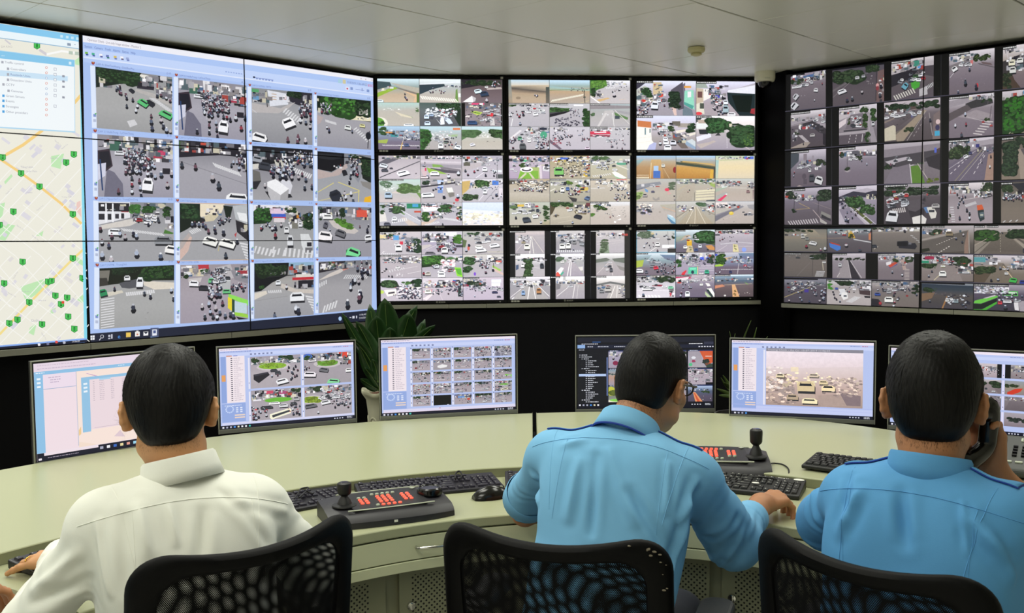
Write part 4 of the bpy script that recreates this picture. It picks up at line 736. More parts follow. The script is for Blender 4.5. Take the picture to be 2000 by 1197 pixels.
          'g f2f0f4 e4dcdc b4acb0 a8a0aa 9c94a2;p 3c4448 0 0 12 2 6 14 0 20;p b4a498 2 12 22 10 20 24 4 22;p e0e4e4 0 22 20 22 22 36 0 38;f 18 6 50 52 34 3f7040;f 34 14 58 40 16 4a7c48;p 2c3034 4 40 22 40 20 54 6 54;p 3a3a3e 32 58 38 48 42 58;p e0e0ec 0 62 24 50 26 62 2 76;f 56 26 100 92 50 3a5c3a;p 2e4034 66 40 100 40 100 84 86 80 72 60;k 56 20 84 46 30 6;f 78 50 100 90 22 6a9440;d e4e0e4 52 40 53 96 .8 12;l d8ccc0 62 64 92 100 1.2;r e8e4ec 30 40 34 44;p b8aca8 0 84 20 78 30 72 34 76 8 96;h 26'],
 (1, 0): ['g a8a0a8 b8b0b6 bcb4bc;k 0 0 100 14 40 7;f 40 0 70 12 8 3a5040;p 5c5a64 0 30 20 10 60 6 20 36 0 44;l 3a3a44 2 94 100 24 3.4;c d8dce4 12 42 20 20 20;c 4a4c58 14 62 16 14;c f4f4fa 58 74 30 24 -28;c 3c3e4c 30 54 8 8;n 4a4448 88 74 96 80 3 2;l d8c8b8 84 100 100 86 1',
          'g b4aab4 b8b0b8 b0a8ae;k 0 0 100 14 50 6;p c8c0c8 0 20 100 26 100 34 0 28;p 9a949e 0 34 100 40 100 54 0 48;p 7aa050 28 36 50 40 58 50 30 50;p 54505a 24 52 66 62 98 60 98 78 60 74 24 58;p 8ab04c 14 50 52 70 66 80 20 74;p 7a747c 46 46 98 60 98 68 50 58;r c04464 10 52 14 66;p c8b0b4 0 60 12 54 18 90 8 92;c f2f2f6 34 76 22 20;M 24 68 92 92 78 16 92;c e8d8dc 8 92 20 12;m 4 30 14 44 3 10',
          'g a8a4b0 b4aeb8 b8b2bc;k 0 0 60 30 50 7;r c8c4cc 2 14 22 26;r 5c5a50 4 26 20 44;p b4acb0 0 46 50 22 80 10 84 14 40 50 0 70;C 46 20 70 44 9 7;l e0dce4 34 96 60 64 2;c eceef4 56 58 12 20;M 16 14 82 30 70 58 86 38 60 8 66;m 60 30 90 90 8 10;r d8dce0 74 62 98 72;r 4a4e50 84 80 100 98;r 8a868e 86 16 88 100;k 60 4 96 24 20 6;h 2',
          'g b8ccc8 b8c0bc b4b0b0 c0b4b4;f 0 4 30 36 12 8aa88c;q 8fa88a a4b098 40 20 100 30 100 60 60 40;f 44 20 100 60 22 7a9c60;p 68884c 50 38 90 60 100 84 100 60;l b8c84c 66 40 100 46 2;l b4b8a0 50 40 96 84 2;c a8bcd0 22 68 18 30;r 8494a8 16 64 26 84;n d8dcdc 4 20 40 50 16 2;p c8bcb8 40 50 30 60 60 64;h 60',
          'g a8a4a8 aca6ac b0aaae;k 0 0 100 26 40 6;l 2c2a34 0 34 94 14 6;p 8a8890 0 24 90 8 92 14 0 32;f 0 4 24 24 8 3a5040;p b0c4e8 40 4 56 6 54 50 44 50;r 4a60b0 40 34 54 40;r 6a8ac4 41 46 53 60;c f0f4fa 16 68 30 22 -8;p a8a4a0 60 40 76 38 82 70 66 76;p e0e0dc 62 38 76 36 80 56 66 58;p 7a7672 66 60 82 58 82 74 70 80;M 22 56 78 90 76;e c44450 88 90 5 8;M 14 30 46 36 42 48 40;l c8c4c8 30 60 36 50 1',
          'g d8d4dc b8b4bc b4aeb6;p c0a468 0 10 20 6 18 40 0 70;k 16 6 60 40 50 7;f 34 4 66 40 20 5a8a48;f 0 64 40 94 14 5c7a50;l c8c4b8 0 64 50 24 1.4;r 4a78c8 74 6 90 26;l 6a6874 54 100 90 30 1.2;l e0dce4 40 96 66 40 1.4;c eceef4 56 54 10 22;C 50 24 76 44 7 7;k 66 2 100 24 24 6;M 20 84 70;m 70 34 98 90 10 9;p d8d0d8 90 40 100 40 100 80 92 80',
          'g b0b4bc a8a6ae acaab2;f 0 4 14 50 10 5a9444;k 10 0 60 20 50 6;r 2f7a58 66 4 100 26;r 4a98c4 80 6 94 20;r b85040 84 36 100 44;p b8b8c0 44 30 100 78 100 94 80 84 40 40;p 6a8a58 28 14 62 50 60 54 26 20;f 28 14 60 50 14 5c8450;l e0e0e4 44 24 100 82 2;z 30 76 64 66 8 2 14 2.6;p d4d0cc 0 44 14 44 18 80 0 84;c eceff4 36 70 12 20;C 22 10 34 44 4 8;c 4a4c5c 18 92 16 16;p c4b8b0 60 64 96 100 70 100 52 66;p 5e6470 90 60 100 66 100 86',
          'g b8b4bc b0acb4 b0aab4;k 0 0 90 26 60 7;p f0eef2 2 12 42 10 42 34 6 40;l c85a50 4 18 42 16 1.4;f 0 40 20 84 18 5c9c3c;f 42 10 74 46 18 54844c;f 88 14 100 70 14 5a8a4c;k 14 40 50 70 40 6;r d04c48 22 52 30 58;p c8b4a8 0 84 14 84 50 56 60 44 20 96 0 100;z 48 64 90 74 12 4 10 2;z 8 94 40 82 10 4 8 2;m 50 20 90 50 14 6;M 12 52 96;k 84 40 100 80 20 7',
          'g d8dcf4 dce0ee dedcdc dcd4d0;q d4dcf0 c8d4ec 0 0 100 0 100 40 0 30;n f0ecd8 2 42 98 90 70 5;n c8ccd8 2 40 98 96 60 4;n e4dcc4 10 50 90 80 30 6'],
 (1, 1): ['g c4b4c0 b0a4b4 a898ac;k 0 0 100 28 80 7;r 54b080 33 12 54 26;r e0f0e4 36 16 51 18;p 9fae6c 30 50 74 50 76 100 22 100;p 86b03c 30 50 42 50 34 100 22 100;p 78a840 30 66 72 66 72 100 24 100;p c8c0ae 48 74 52 74 64 100 58 100;p c8c0ae 40 74 44 78 30 100 24 100;e f0ece8 43 60 16 12;e 46424a 43 61 12 7;e e4e0e4 43 58 8 4;f 26 30 42 50 8 6a9440;p d0c4cc 76 40 80 40 82 100 72 100;k 80 34 100 60 24 6;z 84 58 98 60 6 1 8 2;C 4 30 20 90 6 9;k 28 30 72 50 34 4',
          'g a89c78 a89e88 aaa08c;k 0 0 100 26 80 6;r 4a6ac4 26 8 48 16;r b8a040 20 20 40 28;n 3c3a38 10 24 96 94 90 2.6;n e0dcd0 10 24 96 94 60 2.4;c 7ab868 22 66 24 40;r 3f7a48 12 58 30 64;k 80 24 96 90 36 6;r c8a838 84 60 94 92;r 98402c 90 40 96 60;m 30 50 80 90 10 11',
          'g b4b8b0 b4b09c b0a894;f 4 0 50 20 14 6a8a5c;k 0 10 100 40 60 6;C 10 30 60 50 10 9;r 5a9a80 66 30 90 40;l d0ccc0 64 38 96 60 4;z 6 86 48 76 9 4 8 2;p e8e8e0 54 72 62 66 92 96 84 100 64 92;p 8ab890 52 82 66 92 80 100 70 100;m 20 40 50 60 12 8;M 14 26 92;c e8e8e8 62 60 12 12;q b8b8b0 9a9aa0 90 0 100 0 100 100 94 100',
          'g b4a48c b0a89c b0a898;k 0 4 100 20 70 6;p 4a4640 0 6 24 4 20 20 0 24;n e0dcd0 26 14 90 44 90 2.6;n 3a3636 20 14 96 50 90 2.6;m 26 24 90 52 44 8;M 14 36 48 26 44 14 48 54 44 74 52 80 54;q b8b0a4 a8a090 0 60 100 64 100 100 0 100;h 40',
          'g b4b4a8 a8a494 a09a8c;k 0 10 50 28 30 6;f 40 8 56 28 12 7aa044;f 64 24 80 40 8 6a9048;r c8b060 74 36 96 52;k 60 2 100 60 44 7;c ecece8 31 46 10 24;r c8c8c4 26 50 32 64;c 5a78b0 44 42 9 18;m 46 34 76 70 22 11;p 3c3a3c 44 74 50 80 68 86 66 100 56 100;c 5a6e90 94 84 14 20 30;M 14 22 98;p d0ccc0 0 50 12 40 14 44 0 56;m 10 40 26 60 4 9;h 40',
          'g c4b8a8 b4aca0 aea698;k 10 2 100 24 60 6;r d04450 66 2 92 5;n e8e4dc 40 14 96 40 50 2.4;m 50 26 90 50 24 9;z 2 40 34 38 10 2 4 1.6;M 12 20 36;m 60 66 98 98 22 10;k 90 40 100 76 14 6;c e8e8e8 36 20 12 10;r 5a8a60 50 18 56 24;h 40',
          'g b4b8ac acaca0 b4aca0;k 0 0 60 26 40 7;f 0 10 20 30 8 7a9c64;r d0b050 20 10 36 20;C 10 20 60 50 16 9;f 84 14 100 90 24 5c8040;c 3f4650 42 76 20 26 -12;c eceef0 64 62 14 18 -10;c 3c4450 70 36 8 16;M 16 78 90 16 70;c c83c40 68 18 8 8;m 60 26 80 60 6 8;q b0a88e a09880 86 84 100 80 100 100 80 100',
          'g 8a8a7c b4ac9c b0a898 a49c8e;f 0 0 60 22 26 5a7c3c;p 4c4434 0 10 14 20 6 50 0 60;p a49c84 30 20 50 20 40 30;k 60 10 100 50 50 7;r 6a3c40 90 4 100 20;p 6a5f44 60 40 92 50 90 56 64 52;c 2e3038 70 64 20 20 24;C 40 26 60 36 3 10;M 16 56 92 14 60;n 6a6050 10 56 20 66 8 3;l d0c8b8 20 92 56 80 .8;l d0c8b8 8 76 50 64 .8',
          'g dcdce0 bcb4ac b8aea6 b6aca4;k 0 6 50 20 30 5;f 6 14 40 36 14 6a8c48;f 0 50 12 66 8 6a9c40;l d0a090 10 40 46 22 1;r 8a8484 14 34 20 44;q c8c0ba b4aaa4 50 20 100 16 100 100 60 100;n 9a9490 50 24 90 70 30 2;m 30 50 60 74 6 8;n e8e4e0 60 60 76 90 8 3;h 46'],
 (1, 2): ['g 9fc0dc b4a48c b08e68 a8845c 98744c;q 8cb4bc a09070 0 20 20 14 0 50 0 50;q c8a878 b0804c 38 16 62 16 70 100 30 100;l d8c8a0 38 30 36 100 1.6;l c0a47c 62 34 84 100 2;l a08460 70 40 100 84 1;r a8c4e4 44 44 56 66;r 4a70b8 43 66 61 98;c e0e0d8 68 42 9 16;e 8a2c30 98 62 5 14;z 2 92 32 92 13 -1 7 1.6 f0e4c8;l e8dcc0 1 85 32 85 1.6',
          'g 8cb8e0 a4a49c c09858 b8844a a87440;q a8ccec b8b8b0 0 0 100 0 100 18 0 14;q 4a5a50 c0984c 10 22 100 46 100 60 12 34;q 3c4a40 4a5248 0 26 100 50 100 60 0 38;l c8a868 16 24 94 38 5;q c89a54 b07c40 0 46 90 64 86 100 0 100;p d4a848 88 60 96 62 94 100 86 100;q 3c4038 5a5c50 96 50 100 50 100 100 96 100',
          'g b4c8b0 dccfb0 e0cfa8 dcccac d4c8b0;k 4 2 90 14 44 5;r 5870c8 74 2 98 14;r a8446c 78 8 84 16;q a0c4c0 c0c8b0 0 18 8 18 6 100 0 100;l 9ab07a 10 20 70 16 1.4',
          'g b8b8b4 b4aca4 b8b0a4 b4aaa0;p 8a8c94 0 26 60 12 64 24 0 46;p 6a6c7c 0 38 56 16 58 22 0 52;k 10 22 60 36 18 6;p 9ab070 0 60 16 56 22 70 0 96;f 0 60 18 90 6 9ab070;p 7098c4 20 40 30 50 30 60 24 58;c 6a6880 42 56 9 10;e d84a60 78 48 6 7;f 80 14 98 50 14 8a9a80;p c8a4a0 78 52 90 66 80 70;p 9a9490 42 80 50 90 58 80 60 92 50 98 42 92;r d0c8c0 16 70 26 76;c b0a8a8 22 72 12 16;M 10 96 76 97 92',
          'g a8b4a0 b4acA0 b0a89a b4aca0;k 0 0 100 22 60 6;f 60 0 96 14 12 6a8a58;l 3a3c3c 24 16 90 20 2;p 9aae64 82 18 100 14 100 40 88 30;q b4aa9c aca294 26 26 50 24 40 100 0 100;p dcd4b8 50 52 100 46 100 54 52 60;p d8d0b4 50 62 98 58 98 64 50 70;p d8d0b4 50 74 98 70 98 76 50 82;p d8d0b4 50 86 98 82 98 90 50 96;l 8a8478 47 60 47 98 2;M 8 90 42 34 50 30 58 82 46;p 3c4a54 78 96 100 94 100 100 76 100;l c8b070 24 28 4 50 1',
          'g c0c4c0 b4aca4 b4a89e b8aca4;k 0 6 60 34 60 6;p a4b0a0 0 44 26 36 30 40 0 60;l dce4e0 16 38 30 34 5;p a8a8a4 0 78 26 58 32 62 28 80 4 96;p d84468 4 96 26 70 30 74 14 100;r e4e0dc 26 66 30 72;l e4e0d8 36 40 80 42 1.4;c 9a7c7c 84 56 9 14;k 80 10 100 44 34 5;q 8a7878 a49490 96 50 100 50 100 90 96 90;C 30 14 60 30 10 6',
          'g c4c0bc b8b0aa b8aea8 b8b0a8;k 0 6 40 44 50 5;n e8e0d4 8 10 40 40 30 3;q b4b0a0 b0a8a0 60 14 100 10 100 50 70 40;l d0a488 66 24 100 44 2;C 4 20 40 56 9 11;n b0a8c4 14 30 34 60 14 3;p a8c8d8 78 58 90 62 100 80 100 98 86 88;p 5c84a4 78 66 100 96 100 100 90 98 80 76;e 9c948c 60 46 3 3;p cfe0e8 80 58 88 60 96 70 90 70',
          'g c8c8c4 aca8a0 aaa498 a8a090;k 0 14 44 44 40 6;k 66 8 100 44 40 6;f 52 4 80 24 10 7a9878;q b0a898 a89c88 44 22 54 22 96 100 6 100;l e4dccc 48 24 26 100 1.2;l d8ccb8 50 22 48 100 1.4;l e4dccc 53 24 76 100 1.2;l 8a8274 42 26 0 70 3;l 8a8274 62 26 100 60 3;l a89880 50 22 56 100 1.2;l c8bca8 40 26 6 76 1.2;c b0a8a0 86 52 6 8;r c8705c 92 40 98 46',
          'g c8c8cc b4aca8 b4aaa4 b0a6a0;p e8dcd8 0 6 30 4 34 26 0 26;k 0 8 60 30 40 6;p 8a8890 0 60 70 18 74 24 30 62 0 86;p 74727c 0 66 60 26 66 28 24 66 0 90;e d8b83c 41 53 6 8;r e0d070 36 48 44 54;p b4b0a8 0 40 30 34 34 40 0 56;C 56 46 98 60 6 8;l 7a7884 78 54 100 58 3;p 9a989c 82 16 100 14 100 40 86 30;n 8a8480 20 80 60 96 4 1.6;l c4bcb4 0 92 60 60 1'],
 (2, 0): ['g c4bcc0 b4aeb4 b4aeb4;r d8c898 0 12 18 28;k 0 4 60 34 50 6;r 5a9ad0 32 16 46 36;f 20 10 34 24 6 5a8a44;c f0f0f4 45 68 16 34;r c83c50 48 42 56 56;c e0e0e6 40 54 10 14;k 60 20 80 90 44 7;r 6a7074 74 26 92 44;f 80 30 100 96 26 3c5c44;m 60 40 90 90 18 12;z 8 92 40 94 8 2 6 2;l e0dce0 0 100 10 84 2;h 40',
          'g c8c4cc a49cb0 b4acb4;r f0eef4 54 4 86 20;k 0 4 60 46 70 8;f 78 14 100 56 22 64a040;n 24222c 36 30 84 90 60 3.4;C 40 36 66 66 9 12;c f2f2f4 56 80 16 30;c 6a6870 20 94 24 16;m 40 50 84 90 20 13;p c0b8b8 0 60 20 56 26 62 0 80;l d8d0d0 10 80 40 56 1.2;r 3c3a44 84 60 100 70',
          'g b0b0ac b4aeb0 b0aaae;k 0 4 100 24 60 6;f 10 4 40 20 8 4a7a48;p 5a6a48 0 34 10 40 6 70 0 70;C 20 20 90 50 18 10;c f0f0f4 78 62 24 20 -16;c f0f0f4 44 82 26 20 -14;c ecece8 40 68 18 16;M 18 15 60 8 84;e c45c50 14 74 3 10;c 4a5068 62 36 14 14;l d4cc90 60 90 100 92 1;n 3a5a40 84 86 90 94 3 2',
          'g b4acb0 b0a8ae aca4ac;k 44 4 100 36 70 6;p 6a6468 50 10 98 14 98 28 60 24;k 4 10 50 34 40 5;M 14 14 60 4 72 10 66;z 22 66 40 56 4 2 10 1.6;z 42 60 56 54 4 2 8 1.6;c ecebec 42 54 10 12;l dcd8da 66 82 100 70 1.4;l dcd8da 50 62 90 50 1;M 12 20 92 28 94;m 20 24 60 40 14 6;n e4e0e4 34 70 56 94 8 2;h 50',
          'g c0bcc8 a8a2ac b4aeb6;p 1e2e1c 0 8 44 2 44 30 22 52 0 56;f 0 4 52 46 34 5fa040;k 40 6 100 34 60 6;f 60 10 90 30 10 6a9a60;n f0dce0 46 24 80 74 70 4;n c83c54 50 24 74 50 14 3;C 46 44 78 76 10 14;c f0f0f4 48 88 18 26;c d8dae0 36 50 12 18;p 8ad040 80 56 96 58 100 100 86 94;p 5ca83c 82 62 96 62 98 92 88 86;M 20 10 84 4 84;m 22 46 34 60 6 12;c c8c0b8 14 82 14 20',
          'g c8c4c0 b0aab0 b4aeb6;f 0 8 30 46 22 5a8a50;k 20 8 80 34 50 6;p a8a8a8 0 70 26 40 30 44 16 90 0 96;p 8a8c88 0 60 24 36 26 42 4 84;f 0 50 22 80 10 54804c;l 4a3c38 74 6 76 60 1.6;p 9ac060 74 48 96 70 90 76 72 56;k 74 10 100 44 30 7;r c85c50 80 28 96 36;m 40 30 66 60 20 11;M 18 56 80 74 70 46 44;e 7c50c0 29 86 3 8;p d0b4ac 76 60 100 84 100 94 74 70;r e8e8f0 60 4 70 24',
          'g d8d4e0 b4acb8 b8b0b8;f 0 6 40 46 18 5a7a50;f 52 14 78 30 10 6a9a54;f 76 4 100 40 18 2e4a34;k 30 24 90 50 50 6;n 3c3a4c 40 44 98 90 90 2.8;n f0e8ec 40 40 96 86 60 3;p f0e8e0 8 52 38 48 38 74 16 80;p 4a4650 18 62 34 58 34 66 18 70;k 26 70 40 78 4 3;m 50 50 98 90 34 11;e b8d060 2 60 6 8;p b04860 54 56 66 60 64 70',
          'g d4ccd4 bcb2bc b8aeb8;k 0 10 100 44 110 7;r c83c50 74 14 82 24;r 3c5ca0 76 10 84 16;r 2c3c38 88 18 96 84;n 3c3a4c 60 30 90 60 40 2.6;n c84860 4 50 40 62 12 2.4;m 26 50 60 70 16 9;c ecece4 14 60 16 20;p e4d8dc 0 92 30 60 34 62 10 100;l d8ccd4 40 60 50 100 1;M 12 40 70 36 66 64 70;m 84 40 100 90 14 10',
          'g c8bcc8 bcb2c0 b8acbc;k 0 6 50 46 80 6;r c84a60 12 20 36 28;r 8a2c44 0 30 14 40;r e4ecf4 70 10 94 24;r f0f0f4 70 26 92 40;f 10 14 50 40 8 4a5a48;C 30 46 96 56 16 8;m 10 40 90 60 26 8;c 3c3c5c 78 66 14 12;c 5a5a6c 88 86 10 10;M 10 46 68 28 84;n 8a84a0 4 44 100 56 30 2;h 40'],
 (2, 1): ['g b8b0b0 a8a2a8 a8a0a8;r 18181a 0 0 14 100;r 18181a 87 0 100 100;q c8bcbc a8a2a8 14 6 87 6 87 24 14 28;k 14 18 46 40 24 6;p a49ea4 50 20 58 20 87 90 87 100 14 100;l e8e4e0 52 24 50 100 2;l d8d4d0 54 24 60 100 2;l c8c0bc 56 24 84 96 2;c eceae0 43 68 14 30;c b0a488 34 50 10 10;C 30 24 50 44 8 6;k 14 40 28 56 8 7;r 5a5c60 0 0 0 0;l d0c8c4 16 90 40 40 1;h 40',
          'g c8c4c4 9c989c 9a96a0;r 0c0c0e 0 0 14 100;r 0c0c0e 86 0 100 100;k 14 12 86 34 60 6;C 20 22 80 60 30 9;c ecece8 30 68 14 28;c ecece8 45 66 12 30;c 8a8a8c 60 50 10 18;p 6a6c70 72 46 86 50 86 74 74 68;z 18 94 80 96 13 -1 -9 2.6;M 10 58 84;l 4a4a50 48 30 60 30 1;h 22',
          'g c4bebe b4aeb2 b0aab0;r 0c0c0e 0 0 14 100;r 2c2b29 86 0 100 100;k 14 10 86 26 40 6;f 26 40 44 100 30 7a8a70;p 8a9884 30 44 44 44 48 100 20 100;l c8c0c0 50 60 84 50 1;l d0c8c8 14 50 86 46 1;C 20 24 80 34 8 5;l dcd4d4 16 62 34 56 1;h 22',
          'g f0eef0 b0acb0 b0aaae;r 18181a 0 0 14 100;r 0c0c0e 87 0 100 100;k 14 14 87 30 50 6;l 3a3c3e 14 24 87 22 2;f 36 20 58 100 44 5a7a48;p 4a5a40 46 24 56 26 52 100 32 100;c f0f0f0 32 48 8 24;p 4a5a78 15 50 22 46 22 66 15 72;c 3c4048 80 52 10 24;l d8d0d4 60 60 86 66 1;C 66 28 84 50 3 8;h 26',
          'g f0eef4 a8a8a8 a4a0a8 a49ca4;r 0c0c0e 0 0 13 100;r 0c0c0e 85 0 100 100;f 13 14 40 40 8 7a9478;k 40 14 85 28 30 5;q b4acb0 a098a4 46 24 56 24 85 100 13 100;l ece8e8 50 28 42 100 2;l e4e0e0 53 28 50 100 2;p e8e4e4 14 84 26 60 34 64 22 100 14 100;p d85a50 14 86 18 80 28 100 14 100;p 4aa88c 24 92 32 78 34 84 26 100;c e4e2e0 30 36 9 10;p d8d4d0 68 60 82 58 82 80 72 86;p a8a4a4 70 78 84 74 84 92 74 94;C 44 20 84 40 8 5;h 24',
          'g f0eeee 9c9c9c a8a2a4 a49ca0;r 0c0c0e 0 0 14 100;r 2c2b29 86 0 100 100;p 6a7068 14 26 40 20 50 28 40 36 14 42;p 6a7068 54 24 86 20 86 44 60 36;q aca6a8 a49ca0 46 34 58 34 86 100 14 100;l c8c0c0 54 40 56 100 2;C 36 38 52 60 6 7;c 5a5c64 52 72 8 22;c e4e2e4 42 72 6 12;l d8d0d0 16 92 44 44 1;p 8a8684 60 50 86 64 86 80 68 70;h 24',
          'g e8e4ea 9a989e 98949a a09aa0;k 0 12 50 34 60 6;k 56 8 100 40 60 7;p a8a4a4 44 22 60 20 96 96 92 100 6 100;l f4f0f0 0 92 40 36 1.6;l f0ecec 50 26 44 100 2;l f0ecec 56 24 64 98 1.6;l e4e0e0 60 22 98 88 2;c 8aa8d0 33 70 9 24;c b08058 72 62 12 28;c f0f0f4 30 46 7 12;c 3c4048 54 40 6 12;p f4f2f4 6 94 22 76 24 78 16 100 4 100;p f4f2f4 50 70 62 72 66 100 50 96;r 2c3038 16 40 24 44;C 26 26 50 40 10 6;h 40',
          'g f4f2f4 b0acac a49ea4 a49ea6;r 0c0c0e 0 0 13 100;r 0c0c0e 86 0 100 100;r b4b4b4 32 0 38 16;k 14 14 86 34 60 6;q a8a2a6 a09aa2 48 30 60 30 86 100 14 100;l dcd8d8 16 88 52 38 2;l d8d4d4 62 32 56 98 2;p 7a787c 14 30 26 36 24 54 14 60;C 44 26 60 50 12 6;l c8c4c4 70 40 66 100 1.4;h 24',
          'g f8f6f4 c0bab8 989498 9c969a;r 0c0c0e 0 0 15 100;r 2c2b29 87 0 100 100;p 6a6c6c 15 36 50 24 87 36 87 44 50 34 15 44;k 15 40 46 60 30 6;c b4b0ac 44 58 16 26;c 8a8c90 28 66 12 18;p b4aeac 56 40 66 40 84 100 40 100;l e4e0dc 62 44 50 100 2;l d8d4d0 68 44 66 98 2;k 70 40 87 80 20 6;n 3c3c3c 80 80 86 96 6 2;h 40'],
 (2, 2): ['g c8ccc8 b8b4b4 b4b0b2 b8b4b8;f 2 4 40 34 22 8a9a84;k 0 10 50 40 40 6;p c8b890 24 14 44 10 46 20 26 24;l e8e4e4 34 96 60 66 2;C 40 20 84 44 12 7;c eceaea 54 62 12 20;r f0f0f2 66 66 84 80;r 3a3838 80 82 100 100;r f4f0f0 70 66 98 76;l 8a8888 80 6 82 70 1.2;m 8 50 50 80 8 9;M 14 20 74 54 92;f 90 8 100 40 8 5a6a58;p 7ab0c8 0 0 100 0 100 3 0 3;p 7ab0c8 0 0 2 0 2 100 0 100;p 7ab0c8 98 0 100 0 100 100 98 100;p 7ab0c8 0 97 100 97 100 100 0 100;h 28',
          'g d8e4ec 8a9a9c 746e7c 68606c;f 50 8 100 60 44 4a7a48;p 4a5a3c 60 30 100 50 100 70 70 54;p b8a088 10 30 34 22 40 30 10 50;p c89058 76 70 92 68 100 80 100 92 84 88;r d8a838 28 42 41 70;r e4c060 30 46 39 52;p c8b898 30 70 42 70 46 100 26 100;f 34 74 42 96 6 8a9a50;C 20 24 56 46 14 6;c f0f0ee 24 76 10 16;c d8dce4 62 72 9 18;c 4a5a84 52 88 10 14;c 3c3c44 82 88 6 8;q a0b0a0 8a8a84 0 34 24 24 10 50 0 54;h 24',
          'g c4bcc4 a8a0aa a89eac;k 0 2 100 18 80 6;r c04458 76 14 88 20;r 2c2c34 0 20 12 26;z 14 62 56 56 16 2 4 1.4;z 60 54 96 60 12 1 4 1.4;p d8cca0 46 64 58 66 62 100 46 100;f 48 66 56 96 8 9a9a50;e 8aa0e4 75 90 6 10;m 10 30 50 46 10 7;M 10 56 54 38 48 12 48;l d8d0d4 4 98 30 70 1;l d8d4d4 60 74 98 76 1;h 44',
          'g dce8f0 8ca0a8 7c727c 786c78;q a8bcc8 7a8c8c 0 12 40 8 30 30 0 34;q 6c84a0 74788c 60 8 100 10 100 40 76 30;p a8b850 0 28 20 30 16 60 0 66;C 30 26 64 44 10 8;c 8a8c94 42 58 16 16;c d83c50 50 66 12 18 -10;c f0f0f4 8 80 20 20;c 6a6c7c 26 84 8 16;m 56 40 100 96 30 11;M 16 54 84 64 80 92 88;m 20 20 90 34 16 5;h 30',
          'g c8c8d0 a49cac a49aac 9c92a4;k 4 2 96 34 90 6;f 0 26 14 66 12 4fa03c;f 82 6 100 50 16 4a6a3c;r 5068e0 62 20 72 34;r 5068e0 78 20 90 34;n 3c3a4c 18 26 96 56 50 2.6;l d8c48c 56 50 56 100 2;p 5cc4a0 33 66 55 66 55 96 31 96;r 8ae0c0 36 70 52 76;e 2c3c4c 43 88 4 8;p d83c44 16 90 26 78 28 82 22 100 14 100;c 44b08c 80 86 12 20;C 20 30 60 56 14 8;z 60 62 96 62 4 1 2 1;l e0dce0 60 60 98 60 1.4;l e0dce0 60 70 98 70 1.4;l e0dce0 60 80 98 80 1.4;c eceaec 66 94 10 10;h 30',
          'g c8c4cc 8494b0 6c6070 685c68;f 0 8 26 56 22 5a8a3c;r 4a5ac0 0 6 6 16;p c8a880 22 24 44 20 40 34 24 36;q 6a84a0 74708c 60 4 100 4 100 30 66 30;p a4c84c 0 56 24 50 20 62 0 64;z 16 76 96 76 20 2 3 2;l d0c8cc 62 50 58 98 1.2;k 30 18 90 46 50 5;c c83c4c 78 60 8 10;c 3c4068 40 88 8 14;C 30 30 96 52 16 6;m 0 88 20 98 5 10;m 60 50 96 70 8 8;h 24',
          'g 8a8a84 c8c4cc d4ced6 d8d2da;k 0 0 100 30 100 7;f 50 4 100 34 20 3c4a34;p 8a2c40 44 40 68 42 64 50 40 48;c f4f4f6 28 58 26 18;C 2 36 60 56 10 10;c 8ad8b0 88 54 14 14;c eceaf0 72 50 12 12;z 10 98 60 100 7 -3 -12 5 f0eef0;r c83c50 86 78 90 96;r 26242c 84 64 96 76;k 84 66 94 96 14 4;M 22 18 88;l f8f4f8 0 66 100 70 1;h 26',
          'g c4b8c0 8c8494 746a7a 70667a;p b84468 0 6 36 2 40 14 0 26;p e4d8dc 0 14 34 8 30 20 0 30;r c84c40 4 30 14 36;k 0 18 40 36 30 6;l d0b8b8 10 40 44 22 1.4;C 36 14 60 30 6 8;c f0f0ec 66 42 8 14;p f0ece8 76 36 86 38 90 50 82 52;p f4f4ec 80 62 92 60 100 84 100 100 92 96;p 2c3c3c 78 66 84 64 98 98 92 100;p b8c8a0 76 74 92 100 82 100 76 88;c ecf0f4 30 84 12 30;m 16 40 44 60 8 11;M 16 14 80 12 94;l c0b4c0 20 28 100 32 1;k 60 0 100 26 26 5;h 40',
          'g dcecf4 54687c 6c5c60 5c5054 544a50;k 4 14 96 30 30 5;q 8aa4b8 6a7484 0 6 100 6 100 20 0 22;p c8886c 0 48 20 44 26 52 0 62;p 6a9a50 76 32 88 44 84 46;l c8b49c 24 46 96 42 1.4;p d8a87c 44 44 52 44 64 100 46 100;f 48 54 56 98 8 9a7a3c;q 6c6064 564a4e 60 46 76 44 100 80 100 100 68 100;e dcd8d4 26 94 3 4;n d8ccc8 60 60 96 96 4 1.4;h 40']}
TXT = {(0, 0): 'top left', (0, 1): 'top middle', (0, 2): 'top right', (1, 0): 'middle left', (1, 1): 'central', (1, 2): 'middle right', (2, 0): 'bottom left', (2, 1): 'bottom middle', (2, 2): 'bottom right'}
DES = {(0, 0): 'with grass verges and haze', (0, 1): 'with a brown smeared first picture', (0, 2): 'showing four large street pictures', (1, 0): 'with a white car in picture one', (1, 1): 'with a green roundabout garden', (1, 2): 'with brownish foggy pictures',
       (2, 0): 'behind the plant tip', (2, 1): 'with black bars beside its pictures', (2, 2): 'with one picture outlined blue'}
HZ = (C_PH - C_SH) / 2
